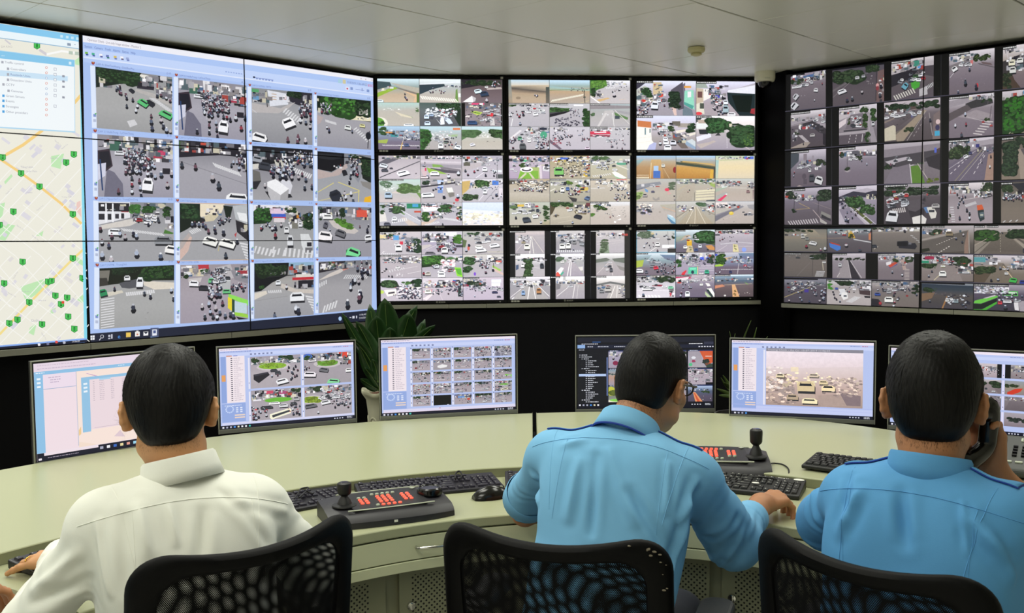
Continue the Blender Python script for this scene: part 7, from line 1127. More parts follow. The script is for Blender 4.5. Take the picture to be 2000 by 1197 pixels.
# ------------------------------------------------------------------ small things on the desk
_lc = np.polyfit([p.x for p in LP_L + LP_R], [p.y for p in LP_L + LP_R], 4); _bc = np.polyfit([p.x for p in BK_L + BK_R], [p.y for p in BK_L + BK_R], 4)
def desk_z(x, y):
    a, b = float(np.polyval(_lc, x)), float(np.polyval(_bc, x))
    return ZD if y < a else ZL + (ZB - ZL) * (y - a) / (b - a)
def on_desk(px, py, dz=0.):
    z = ZD
    for _ in range(6):
        p = on_z(px, py, z + dz); z = desk_z(p.x, p.y)
    return Vector((p.x, p.y, z))
U_ = .0186
KEYS = {}
def key_mesh(w, h, m):
    k = (round(w, 2), round(h, 2), m)
    if k not in KEYS:
        a, b = w * U_ / 2 - .0013, h * U_ / 2 - .0013
        mb = MB(); mb.add([(-a, -b, 0), (a, -b, 0), (a, b, 0), (-a, b, 0), (-a + .0018, -b + .0016, .0048), (a - .0018, -b + .0016, .0048), (a - .0018, b - .0012, .0052), (-a + .0018, b - .0012, .0052)],
               [(0, 1, 5, 4), (1, 2, 6, 5), (2, 3, 7, 6), (3, 0, 4, 7), (4, 5, 6, 7)])
        me = bpy.data.meshes.new('key'); me.from_pydata(mb.v, [], mb.f); me.materials.append(M[m]); KEYS[k] = me
    return KEYS[k]
def layout():
    L = []
    def row(y, xs): 
        for x, w in xs: L.append((x + w / 2, y, w, 1))
    row(5.35, [(0, 1)] + [(2 + i, 1) for i in range(4)] + [(6.5 + i, 1) for i in range(4)] + [(11 + i, 1) for i in range(4)] + [(15.3 + i, 1) for i in range(3)])
    row(4, [(i, 1) for i in range(13)] + [(13, 2)] + [(15.3 + i, 1) for i in range(3)] + [(18.6 + i, 1) for i in range(4)])
    row(3, [(0, 1.5)] + [(1.5 + i, 1) for i in range(12)] + [(13.5, 1.5)] + [(15.3 + i, 1) for i in range(3)] + [(18.6 + i, 1) for i in range(3)])
    row(2, [(0, 1.75)] + [(1.75 + i, 1) for i in range(11)] + [(12.75, 2.25)] + [(18.6 + i, 1) for i in range(3)])
    row(1, [(0, 2.25)] + [(2.25 + i, 1) for i in range(10)] + [(12.25, 2.75), (16.3, 1)] + [(18.6 + i, 1) for i in range(3)])
    row(0, [(0, 1.25), (1.25, 1.25), (2.5, 1.25), (3.75, 6.25), (10, 1.25), (11.25, 1.25), (12.5, 1.25), (13.75, 1.25)] + [(15.3 + i, 1) for i in range(3)] + [(18.6, 2), (20.6, 1)])
    L.append((22.1, 2.5, 1, 2)); L.append((22.1, .5, 1, 2)); return L
def keyboard(tl, tr, label, body='kb', key='key', thick=.018, flip=None, prints=False, low=True):
    A_, B_ = [on_z(*q, ZD + .022) if low else on_desk(*q, .02) for q in (tl, tr)]
    d = Vector((B_.x - A_.x, B_.y - A_.y, 0)).normalized() if flip != 'R' else Vector((B_.x - A_.x, B_.y - A_.y, 0)).normalized()
    W, D = 22.6 * U_ + .016, 6.4 * U_ + .018
    n = Vector((d.y, -d.x, 0))
    c = (A_ + d * (W / 2) if flip != 'R' else B_ - d * (W / 2)) + n * (D / 2)
    z = ZD if low else max(A_.z, desk_z(c.x, c.y))
    t = empty('keyboard', (c.x, c.y, z + .0005), math.atan2(d.y, d.x), label, 'keyboard', 'black computer keyboards')
    mb = MB(); w, h = W / 2, D / 2
    mb.add([(-w, -h, 0), (w, -h, 0), (w, h, 0), (-w, h, 0), (-w, -h, thick * .55), (w, -h, thick * .55), (w, h, thick * 1.25), (-w, h, thick * 1.25)], [(0, 3, 2, 1), (4, 5, 6, 7), (0, 1, 5, 4), (1, 2, 6, 5), (2, 3, 7, 6), (3, 0, 4, 7)])
    mb.build('case', M[body], t, bevel=.004, seg=3)
    sl = math.atan2(thick * .7, D); x0, y0 = -w + .008, -h + .010
    L = layout(); rest = MB(); rk = random.Random(3)
    for i, (kx, ky, kw, kh) in enumerate(L):
        X, Y = x0 + kx * U_, y0 + ky * U_ + U_ * .5; Z = thick * .55 + (Y + h) * math.tan(sl) - .0003
        if i < 98:
            o = bpy.data.objects.new('key', key_mesh(kw, kh, key)); COL.objects.link(o); o.parent = t; o.location = (X, Y, Z); o.rotation_euler = (sl, 0, 0)
        else:
            me = key_mesh(kw, kh, key); Mx = Matrix.Translation((X, Y, Z)) @ Matrix.Rotation(sl, 4, 'X'); rest.add([v.co for v in me.vertices], [tuple(p.vertices) for p in me.polygons], Mx)
    if rest.v: rest.build('keys', M[key], t)['kind'] = 'stuff'
    pr = MB()                                                   # legends on the caps
    for i, (kx, ky, kw, kh) in enumerate(L):
        if kw > 3 or rk.random() < .12: continue
        X, Y = x0 + kx * U_, y0 + ky * U_ + U_ * .5; Z = thick * .55 + (Y + h) * math.tan(sl) + .0052
        Mx = Matrix.Translation((X - kw * U_ * .2, Y + .001, Z)) @ Matrix.Rotation(sl, 4, 'X')
        ww = rk.uniform(.0018, .0034) if kw < 1.2 else rk.uniform(.004, .008)
        pr.add([(0, 0, 0), (ww, 0, 0), (ww, .0012 if kw > 1.2 else .0026, 0), (0, .0012 if kw > 1.2 else .0026, 0)], [(0, 1, 2, 3)], Mx)
    pr.build('legends', M['white_print'] if prints else M['grey_txt'], t)
    if prints:
        b = MB(); Mx = Matrix.Translation((w - .082, h - .0135, thick * 1.23 + .0006)) @ Matrix.Rotation(sl, 4, 'X'); text_mesh(b, 'Vang Li', Mx, .008); b.build('handwriting', M['white_print'], t)
        b = MB(); b.lathe([(.001, .0006), (.012, .0005), (.0125, 0)], 24, Matrix.Translation((w - .02, h - .009, thick * 1.23)) @ Matrix.Rotation(sl, 4, 'X') @ Matrix.Diagonal((1.3, .6, 1, 1))); b.build('oval_sticker', M['white_print'], t)
        b = MB(); b.lathe([(.001, .0006), (.008, .0005), (.0085, 0)], 24, Matrix.Translation((w - .135, -h + .055, thick * .9 + .0045)) @ Matrix.Rotation(sl, 4, 'X') @ Matrix.Diagonal((1.3, .6, 1, 1))); b.build('oval_badge', M['white_print'], t)
    return t
keyboard((14, 1093), (118, 1063), 'black keyboard under the white-shirted man\'s hand at the left')
keyboard((562, 962), (654, 946), 'black keyboard behind the left controller, its left end behind the white shirt', flip='R')
keyboard((691, 944), (954, 922), 'long black keyboard between the left controller and the raised desk lip')
keyboard((986, 920), (1200, 917.5), 'black keyboard mostly hidden by the left arm of the man with glasses')
keyboard((1300, 916), (1575, 942), 'black keyboard with white stickers under a tanned hand', 'kb2', 'key2', .024, flip='R', prints=True)
keyboard((1594, 887), (1642, 893), 'black keyboard on the raised shelf beside the man with the phone', 'kb2', 'key2', .022, low=False)

# camera controllers with joystick and lit keys
def controller(fl, fr_, label, mirror=False, W=.345):
    A_ = on_desk(*fl); B_ = on_desk(*fr_); d = Vector((B_.x - A_.x, B_.y - A_.y, 0)).normalized(); n = Vector((d.y, -d.x, 0)); D = .185
    c = B_ - d * (W / 2) - n * (D / 2); z = desk_z(A_.x, A_.y) if desk_z(A_.x, A_.y) <= ZD + .001 else max(desk_z(c.x, c.y), A_.z)
    t = empty('camera_controller', (c.x, c.y, z + .0005), math.atan2(d.y, d.x), label, 'controller', 'camera control keyboards')
    w, h = W / 2, D / 2
    if mirror: t.scale = (1.04, 1.1, 1.42)
    mb = MB(); rows = []
    prof = [(-h, .0), (-h + .001, .016), (-h + .010, .027), (-h + .03, .036), (0, .045), (h - .01, .052), (h, .048), (h, 0)]
    for i in range(17):
        x = -w + 2 * w * i / 16; e = abs(i - 8) / 8; bulge = 1 - .22 * e ** 3; rows.append([(x, y * (bulge if y < 0 else 1 - .10 * e ** 2), z_ * (1 - .15 * e ** 4)) for y, z_ in prof])
    mb.grid(rows, flip=True); mb.add(rows[0], [tuple(range(len(prof)))]); mb.add(rows[-1], [tuple(range(len(prof) - 1, -1, -1))]); mb.build('body', M['ctl'], t, smooth=28)
    zt = lambda y: .0465 + (y / h) * .005 if y > -.06 else .040
    mb = MB(); mb.rbox(-.105, .105, -.056, .072, 0, .0022, .008, Matrix.Translation((0, 0, .0445)) @ Matrix.Rotation(.075, 4, 'X')); mb.build('panel', M['ctlpanel'], t)
    for yy, nm in ((-.064, 'trim_bar'), (.083, 'trim_bar')):
        mb = MB(); mb.tube([(-.12 + .24 * k / 12, yy - .004 * (1 - ((k - 6) / 6) ** 2) * (1 if yy < 0 else -1) + (.006 if yy < 0 else 0), .0415 if yy < 0 else .051) for k in range(13)], .0028, 8, flat=.7); mb.build(nm, M['ctltrim'], t, smooth=40)
    def btn(x, y, m, r=.0054, nm='key'):
        y = y * 1.08 - .009; Mx = Matrix.Translation((x, y, .0464 + y * .075)); q = MB(); q.lathe([(r, 0), (r, .0022), (r * .8, .0038), (.0005, .0042)], 12, Mx, caps=False); o = q.build(nm, M[m], t, smooth=50); return o
    K = []
    for i in range(5): K.append((-.028 + i * .015 * 1.0 + .0, .052, 'paleKey' if (i == 4 if mirror else True) else 'redkey'))
    for i in range(3):
        for j in range(4): K.append((-.018 + i * .0155, .034 - j * .0135, 'redkey'))
    for i in range(2):
        for j in range(4): K.append((.052 + i * .0155, .034 - j * .0135, 'paleKey' if j == 3 and mirror else 'redkey')); 
    for i in range(2):
        for j in range(4): K.append((-.070 + i * .0155, .034 - j * .0135, 'paleKey' if j == 0 else 'redkey'))
    for i in range(5): K.append((-.034 + i * .0155, -.028, 'paleKey' if (i == 0 or mirror) else 'redkey'))
    for x, y, m in K: btn(x, y, m)
    jx = (-.130 if not mirror else .132)
    Mj = Matrix.Translation((jx + (0 if mirror else .014), -.002, .043))
    MB().lathe([(.034, 0), (.033, .003), (.022, .006), (.020, .006), (.016, .016), (.010, .024), (.008, .03)], 28, Mj).build('joystick_boot', M['rubber'], t, smooth=35)
    q = MB(); q.lathe([(.008, .020), (.009, .027), (.0165, .032), (.0185, .036), (.0195, .056), (.0185, .061), (.013, .064), (.001, .0645)], 28, Mj); j = q.build('joystick', M['rubber'], t, smooth=40)
    MB().lathe([(.001, .0647), (.011, .0645), (.012, .0635)], 24, Mj).build('cap', M['gloss'], j)
    dx = -jx
    MB().lathe([(.036, 0), (.036, .008), (.034, .016), (.029, .019), (.027, .0165), (.001, .0162)], 36, Matrix.Translation((dx, .015, .045))).build('jog_dial', M['gloss'], t, smooth=30)
    q = MB(); q.rbox(-.006, .006, -.006, .006, 0, .0012, .001, Matrix.Translation((.095, .066, .052)) @ Matrix.Rotation(.6, 4, 'Z')); q.build('badge', M['ctltrim'], t)
    q = MB(); q.box(-.005, .005, -h * .98 - .0035, -h * .98 - .0025, .008, .014); q.build('port_label', M['white_print'], t)
    return t
controller((650, 1041), (893, 1010), 'camera controller with lit orange keys and jog dial, at left desk edge')
controller((1300, 919), (1506, 922), 'camera controller with joystick at its right end, on the raised shelf', mirror=True)

# mice
def mouse(px, py, rz, label, dz=.0):
    p = on_desk(px, py, .01); t = empty('computer_mouse', (p.x, p.y, p.z + .0005), rz, label, 'mouse', 'black computer mice')
    rows = []
    for i in range(13):
        v = i / 12; y = -.054 + .108 * v; w = .031 * math.sin(math.pi * min(1, max(.0, .06 + .88 * v))) ** .45; hh = .038 * math.sin(math.pi * (.08 + .80 * v)) ** .7
        rows.append([(w * math.cos(a) * (1 - .12 * math.sin(a)), y, max(0, hh * math.sin(a))) for a in [math.pi * k / 12 for k in range(13)]])
    mb = MB(); mb.grid(rows); mb.add(rows[0], [tuple(range(13))]); mb.add(rows[-1], [tuple(range(12, -1, -1))]); mb.build('shell', M['gloss'], t, smooth=60)
    q = MB(); q.lathe([(.001, -.003), (.006, -.003), (.0065, 0), (.006, .003), (.001, .003)], 16, Matrix.Translation((0, .034, .026)) @ Matrix.Rotation(math.pi / 2, 4, 'Y')); q.build('wheel', M['ctltrim'], t, smooth=50)
    return t
mouse(958, 966, -1.15, 'glossy black computer mouse on the desk left of the man with glasses')
# cables
def cable(pts, r, label, name='cable'):
    P = catmull(pts, 6); mb = MB(); mb.tube(P, r, 6); o = mb.build(name, M['rubber'], None, smooth=50)
    return tag(o, label, 'cable', 'black cables on the desk')
def dp(px, py, h=.0025): p = on_desk(px, py); return Vector((p.x, p.y, p.z + h))
cable([dp(1502, 912, .01), dp(1512, 906), dp(1530, 909), dp(1541, 921), dp(1532, 932, .012), dp(1515, 934, .03), dp(1500, 932, .032), dp(1480, 931, .032), dp(1455, 930, .03)], .0022, 'thin looped black cable beside the right controller')
cable([dp(575, 974, .03), dp(582, 962, .03), dp(588, 953, .032), dp(602, 952, .034), dp(596, 961, .032), dp(584, 972, .03), dp(598, 980, .03), dp(612, 984, .03)], .0024, 'looped black cable lying on the keyboard beside the white sleeve')
cable([dp(889, 932, .026), dp(890, 924, .032), dp(897, 920, .034), dp(902, 926, .03), dp(898, 932, .026)], .0028, 'small black cable knot at the back of the long keyboard')

# desk telephone
p = on_desk(1996, 918); t = empty('desk_telephone', (p.x, p.y, p.z + .012), -.55, 'dark grey desk telephone with small screen at the right edge', 'telephone'); t.scale = (1.1, 1.15, 1.25)
RX = Matrix.Rotation(.16, 4, 'X')
mb = MB(); mb.add([(-.105, -.11, -.008), (.105, -.11, -.008), (.105, .11, -.008), (-.105, .11, -.008), (-.105, -.11, .012), (.105, -.11, .012), (.105, .11, .055), (-.105, .11, .055)], [(0, 3, 2, 1), (4, 5, 6, 7), (0, 1, 5, 4), (1, 2, 6, 5), (2, 3, 7, 6), (3, 0, 4, 7)]); mb.build('base', M['phone'], t, bevel=.008, seg=3)
def pz(y): return .012 + (y + .11) / .22 * .043
for nm, yy, rr_ in (('ear_cup', .068, .030), ('mouth_cup', -.062, .030)):
    MB().lathe([(rr_, .0015), (rr_ * .92, .0025), (rr_ * .8, -.006), (.001, -.009)], 24, Matrix.Translation((-.07, yy, pz(yy) + .0008)) @ RX @ Matrix.Diagonal((.95, .8, 1, 1))).build(nm, M['plastic'], t, smooth=40)
MB().rbox(-.005, .005, -.007, .007, 0, .014, .002, Matrix.Translation((-.07, .075, pz(.075))) @ RX).build('hook', M['ctltrim'], t, bevel=.001)
MB().rbox(-.038, .05, -.012, .012, 0, .002, .003, Matrix.Translation((.03, .080, pz(.080))) @ RX).build('screen_frame', M['ctltrim'], t)
MB().box(-.034, .046, -.008, .008, .002, .0026, Matrix.Translation((.03, .080, pz(.080))) @ RX).build('screen', M['lcd'], t)
for i in range(4):
    for j in range(4 if i < 3 else 4):
        x, y = -.018 + i * .022, .030 - j * .019; MB().rbox(-.006, .006, -.0045, .0045, 0, .004, .002, Matrix.Translation((x, y, pz(y))) @ RX).build('button', M['gloss'], t)
for i in range(4):
    x, y = -.03 + i * .026, -.068; MB().rbox(-.009, .009, -.004, .004, 0, .003, .002, Matrix.Translation((x, y, pz(y))) @ RX).build('function_button', M['ctltrim'], t)

# potted plants behind the monitors
def leaf_mesh(mb, base, tip, width, droop, mid=None, fold=.25, n=10):
    b, e = Vector(base), Vector(tip); d = e - b; L = d.length; sd = d.cross(Vector((.5 * math.sin(tip[0] * 90), 1, .25 * math.sin(tip[2] * 70))))
    sd = sd.normalized() if sd.length > 1e-4 else Vector((1, 0, 0)); up = sd.cross(d.normalized()).normalized(); rows = []
    for i in range(n + 1):
        s_ = i / n; c = b + d * s_ + Vector((0, 0, -droop * L * s_ * s_)) + up * (.12 * L * math.sin(math.pi * s_)); w = width * (math.sin(math.pi * s_ ** .72) ** .62) * .56 if 0 < s_ < 1 else .0008
        rows.append([c + sd * (w * u) + up * (abs(u) * w * fold + .0) for u in (-1, -.5, 0, .5, 1)])
    mb.grid(rows); return rows
pp = CAM + ray(757, 790) * 3.98
pot = empty('potted_plant', (pp.x, pp.y, .60), 0, 'broad-leaved green plant in a carved white pot between two desk monitors', 'potted plant')
zr = CAM_Z + (pp.z - CAM_Z) - .60 + .055
rows = []
for i, (r_, z_) in enumerate([(.062, 0), (.068, .01), (.074, zr * .4), (.083, zr * .75), (.088, zr - .03), (.1, zr - .012), (.108, zr), (.106, zr + .008), (.096, zr + .004), (.086, zr - .02), (.001, zr - .02)]):
    rows.append([((r_ + (.004 * math.sin(7 * a) if 4 < i < 8 else 0)) * math.cos(a), (r_ + (.004 * math.sin(7 * a) if 4 < i < 8 else 0)) * math.sin(a), z_ + (.006 * math.sin(7 * a) if 4 < i < 8 else 0)) for a in [2 * math.pi * k / 56 for k in range(56)]])
mb = MB(); mb.grid(rows, close_u=True); mb.build('pot', M['potwhite'], pot, smooth=50)
mb = MB()
for k in range(7):                                              # raised scroll relief
    a0 = k * 2 * math.pi / 7 + .4; pth = []
    for i in range(30):
        f = i / 29; th = f * 4.2 * math.pi; rr_ = .030 * (1 - f * .85); x = rr_ * math.cos(th) * .75; z_ = zr * .52 + rr_ * math.sin(th) * 1.25; R_ = .0765 + .012 * (z_ - zr * .4) / zr
        pth.append((R_ * math.cos(a0 + x / .08), R_ * math.sin(a0 + x / .08), z_))
    mb.tube(pth, .0045, 6)
mb.build('relief', M['potwhite'], pot, smooth=50)
MB().lathe([(.001, zr - .008), (.05, zr - .006), (.088, zr - .012)], 32).build('soil', M['soil'], pot, smooth=40)
def lpt(px, py, d): p = CAM + ray(px, py) * d; return p - Vector((pp.x, pp.y, .60))
LV = [((752, 725), (751, 576), 3.95, 3.90, .115), ((752, 722), (735, 612), 3.93, 3.86, .10), ((760, 722), (800, 606), 3.97, 3.9, .115), ((745, 730), (695, 622), 3.9, 3.84, .06), ((768, 730), (850, 629), 3.97, 3.9, .055),
      ((765, 730), (830, 618), 4.0, 4.02, .07), ((742, 735), (668, 605), 3.9, 3.78, .042), ((738, 740), (684, 655), 3.88, 3.8, .05), ((755, 728), (722, 588), 4.02, 4.06, .08), ((765, 730), (815, 590), 4.06, 4.1, .08),
      ((740, 752), (702, 672), 3.88, 3.84, .05), ((740, 757), (712, 716), 3.87, 3.84, .03), ((740, 762), (704, 738), 3.88, 3.85, .035), ((738, 745), (727, 700), 3.86, 3.84, .05), ((755, 728), (762, 635), 3.88, 3.82, .09), ((760, 730), (785, 650), 3.86, 3.82, .06)]
st = MB()
for (b, e, d0, d1, w) in LV:
    B_, E_ = lpt(*b, d0), lpt(*e, d1); mb = MB(); rws = leaf_mesh(mb, B_, E_, w, .04); lf = mb.build('leaf', M['leaf'], pot, solid=.0008, smooth=60)
    q = MB(); q.tube([r[2] + Vector((0, -.0012, .0)) for r in rws[:-1]], .0011, 5); q.build('midrib', M['leafvein'], None, smooth=60).parent = lf
    root_ = Vector((random.Random(w).uniform(-.02, .02), 0, zr - .01)); st.tube(catmull([root_, (root_ + B_) / 2 + Vector((0, 0, .03)), B_], 5), .005, 6)
st.build('stems', M['leafvein'], pot, smooth=50)
pp = CAM + ray(1440, 760) * 4.15
pot2 = empty('potted_plant', (pp.x, pp.y, .60), 0, 'thin-bladed plant half hidden behind the foggy traffic monitor', 'potted plant')
MB().lathe([(.07, 0), (.08, .06), (.095, .14), (.098, .145), (.09, .145), (.085, .13), (.001, .13)], 32).build('pot', M['plastic'], pot2, smooth=40)
mb = MB(); bl = []
for (b, e, w) in [((1448, 775), (1467, 618), .012), ((1452, 775), (1478, 632), .012), ((1440, 775), (1400, 757), .016), ((1440, 770), (1412, 730), .014), ((1437, 775), (1404, 770), .014), ((1445, 770), (1436, 645), .008), ((1440, 772), (1414, 745), .02), ((1450, 775), (1500, 650), .012), ((1436, 772), (1408, 735), .01), ((1444, 774), (1425, 640), .006)]:
    B_ = CAM + ray(*b) * 4.12 - Vector((pp.x, pp.y, .60)); E_ = CAM + ray(*e) * 4.1 - Vector((pp.x, pp.y, .60)); m2_ = MB(); leaf_mesh(m2_, B_, E_, w, .05); m2_.build('blade', M['leaf2'], pot2, solid=.0008, smooth=60); mb.tube([(0, 0, .13), B_], .002, 5)
mb.build('stems', M['leaf2'], pot2)

# ------------------------------------------------------------------ office chairs
def chair_mesh_mat():
    m = bpy.data.materials.new('chair_mesh'); m.use_nodes = True; nt = m.node_tree; b = nt.nodes['Principled BSDF']; out = nt.nodes['Material Output']
    b.inputs['Base Color'].default_value = (.002, .002, .0025, 1); b.inputs['Roughness'].default_value = .8; b.inputs['Specular IOR Level'].default_value = .15
    uv = nt.nodes.new('ShaderNodeUVMap'); uv.uv_map = 'u'; sp = nt.nodes.new('ShaderNodeSeparateXYZ'); nt.links.new(uv.outputs[0], sp.inputs[0])
    def mth(op, a, b_=0.):
        n = nt.nodes.new('ShaderNodeMath'); n.operation = op
        for i, x in enumerate((a, b_)):
            if isinstance(x, (int, float)): n.inputs[i].default_value = x
            else: nt.links.new(x, n.inputs[i])
        return n.outputs[0]
    SX, SY = .0030, .0021
    v = mth('DIVIDE', sp.outputs[1], SY); row = mth('FLOOR', v); par = mth('MULTIPLY', mth('MODULO', row, 2.), .5)
    u = mth('ADD', mth('DIVIDE', sp.outputs[0], SX), par)
    fu = mth('SUBTRACT', mth('FRACT', u), .5); fv = mth('MULTIPLY', mth('SUBTRACT', mth('FRACT', v), .5), 1.)
    hole = mth('LESS_THAN', mth('ADD', mth('MULTIPLY', fu, fu), mth('MULTIPLY', fv, fv)), .072)
    tr = nt.nodes.new('ShaderNodeBsdfTransparent'); mx = nt.nodes.new('ShaderNodeMixShader')
    nt.links.new(hole, mx.inputs[0]); nt.links.new(b.outputs[0], mx.inputs[1]); nt.links.new(tr.outputs[0], mx.inputs[2]); nt.links.new(mx.outputs[0], out.inputs['Surface'])
    return m
M['cmesh'] = chair_mesh_mat()
def rounded(a, hw, zt, zb, rt, rb):
    """point of a rounded-rectangle outline at parameter a (0..1)"""
    segs = []; 
    pts = []
    for cx, cz, r, a0 in ((hw - rt, zt - rt, rt, 90), (hw - rb, zb + rb, rb, 0), (-hw + rb, zb + rb, rb, -90), (-hw + rt, zt - rt, rt, -180)):
        for k in range(11):
            an = math.radians(a0 - 9 * k); pts.append((cx + r * math.cos(an), cz + r * math.sin(an)))
    return pts
def office_chair(topL, topR, ztop, label, width=.45, lean=.10, arms=True, swivel=0., scuff=False):
    PL, PR = on_z(*topL, ztop), on_z(*topR, ztop); d = Vector((PR.x - PL.x, PR.y - PL.y, 0)); w = d.length; d.normalize(); c = (PL + PR) / 2
    t = empty('office_chair', (c.x, c.y, 0), math.atan2(d.y, d.x), label, 'chair', 'black mesh office chairs')
    hw = width / 2; zt, zb = ztop + .012, .50
    base = rounded(0, hw, zt, zb, .075, .10)
    # denser outline
    out = []
    for i in range(len(base)):
        a, b = Vector(base[i]), Vector(base[(i + 1) % len(base)]); m = max(1, int((b - a).length / .02))
        for k in range(m): out.append(a.lerp(b, k / m))
    zc = (zt + zb) / 2
    def surf(x, z, off=0.):
        u = x / hw; y = .060 * u * u - .03 - (z - .72) * lean + .05 * math.exp(-((z - .66) / .12) ** 2) * (1 - u * u)
        zz = z - .028 * max(0, (z - (zt - .10)) / .10) * (1 - u * u) ** 1.2 if z > zt - .10 else z
        return Vector((x, y + off, zz))
    def inset(p, q):                                            # move towards the centre by q metres
        s_ = Vector((0, zc)); v = Vector(p) - s_; k = Vector((1 - q / hw, 1 - q / (zt - zc)));  return Vector((v.x * k.x, v.y * k.y + zc))
    rows = []
    prof = [(0, 0, .0), (.002, .010, 0), (.010, .016, 0), (.030, .015, 0), (.042, .009, 0), (.046, .0, 0), (.042, -.009, 0), (.030, -.014, 0), (.010, -.014, 0), (.002, -.009, 0)]
    for q, off, _ in prof + [prof[0]]: rows.append([surf(*inset(p, q), off=-off) for p in out])
    mb = MB(); mb.grid(rows, close_u=True); mb.build('back_frame', M['chairframe'], t, smooth=50, merge=True)
    if scuff:
        q = MB(); rs = random.Random(4); cand = [p for p in out if p.x > hw - .075 and p.y > zt - .11]
        for _ in range(12):
            p = rs.choice(cand); c_ = surf(*inset(p, rs.uniform(.004, .016)), off=-.0165); e_ = rs.uniform(.0012, .0035); q.ball(tuple(c_), (e_ * 1.3, .0009, e_ * .6), 5)
        q.build('scuff', M['scuff'], t, smooth=60)['kind'] = 'stuff'
    for k, off in ((0, -.004), (1, .006)):
        n1, n2 = 30, 40; rws = []
        for i in range(n1 + 1):
            f = i / n1; rws.append([surf(*(Vector((0, zc)).lerp(inset(p, .036), f)), off=off) for p in out])
        mb = MB(); mb.grid(rws, close_u=True); o = mb.build('mesh_panel', M['cmesh'], t, smooth=None); me = o.data
        uvl = me.uv_layers.new(name='u'); sc = 1.0 if k == 0 else .93; an = 0 if k == 0 else .05
        co = np.zeros(len(me.vertices) * 3, np.float32); me.vertices.foreach_get('co', co); co = co.reshape(-1, 3); lv = np.zeros(len(me.loops), np.int32); me.loops.foreach_get('vertex_index', lv)
        X, Z = co[lv, 0] + .5, co[lv, 2]; W_ = .010 * np.sin(Z * 16 + X * 11) * k
        uvv = np.stack([(X * math.cos(an) - Z * math.sin(an)) * sc + W_, (X * math.sin(an) + Z * math.cos(an)) * sc + W_ * .5], 1); uvl.data.foreach_set('uv', uvv.astype(np.float32).ravel())
        me.polygons.foreach_set('use_smooth', [True] * len(me.polygons))
    mb = MB(); mb.rbox(-.03, .03, -.012, .012, -.16, .14, .008, Matrix.Translation((0, -.045, .56)) @ Matrix.Rotation(-lean, 4, 'X')); mb.build('spine', M['plastic'], t, bevel=.004)
    mb = MB(); mb.rbox(-hw, hw, .0, .45, .425, .475, .09); mb.build('seat', M['chairfab'], t, bevel=.018, seg=4, smooth=50)
    mb = MB(); mb.rbox(-.14, .14, .06, .36, .40, .424, .04); mb.rbox(-.03, .03, -.055, .10, .395, .42, .01); mb.build('mechanism', M['plastic'], t, bevel=.004)
    if arms:
        for s_ in (-1, 1):
            mb = MB(); mb.tube(catmull([(s_ * .16, .22, .412), (s_ * (hw + .02), .22, .42), (s_ * (hw + .04), .24, .50), (s_ * (hw + .035), .28, .64), (s_ * (hw + .03), .29, .692)], 6), .016, 10); a = mb.build('armrest', M['plastic'], t, smooth=50)
            mb = MB(); mb.rbox(-.038, .038, -.12, .13, 0, .028, .035, Matrix.Translation((s_ * (hw + .03), .28, .692))); mb.build('arm_pad', M['rubber'], None, bevel=.010, seg=3).parent = a
    mb = MB(); mb.lathe([(.045, .10), (.045, .14), (.028, .15), (.028, .30), (.018, .305), (.018, .40)], 24, Matrix.Translation((0, .21, 0))); mb.build('gas_column', M['plastic'], t, smooth=35)
    for k in range(5):
        a = k * 2 * math.pi / 5 + .3 + swivel; ca, sa = math.cos(a), math.sin(a)
        mb = MB(); mb.tube([(0, .21, .115), (.12 * ca, .21 + .12 * sa, .108), (.28 * ca, .21 + .28 * sa, .078)], [.032, .026, .018], 8, flat=.6); l = mb.build('base_leg', M['plastic'], t, smooth=45)
        mb = MB(); Mx = Matrix.Translation((.28 * ca, .21 + .28 * sa, .028)) @ Matrix.Rotation(a, 4, 'Z') @ Matrix.Rotation(math.pi / 2, 4, 'X')
        mb.lathe([(.001, -.024), (.024, -.024), (.028, -.018), (.028, -.006), (.018, -.004), (.018, .004), (.028, .006), (.028, .018), (.024, .024), (.001, .024)], 20, Mx); mb.build('castor', M['rubber'], None, smooth=40).parent = l
    return t
CH1 = office_chair((244, 1095), (692, 990), .965, 'black mesh office chair behind the white-shirted man', .45)
CH2 = office_chair((856, 1008), (1322, 1052), .965, 'black mesh office chair with scuffed corner behind the man with glasses', .44, swivel=.5, scuff=True)
CH3 = office_chair((1468, 1012), (1972, 1140), .965, 'black mesh office chair behind the man with the phone', .44, swivel=.9)
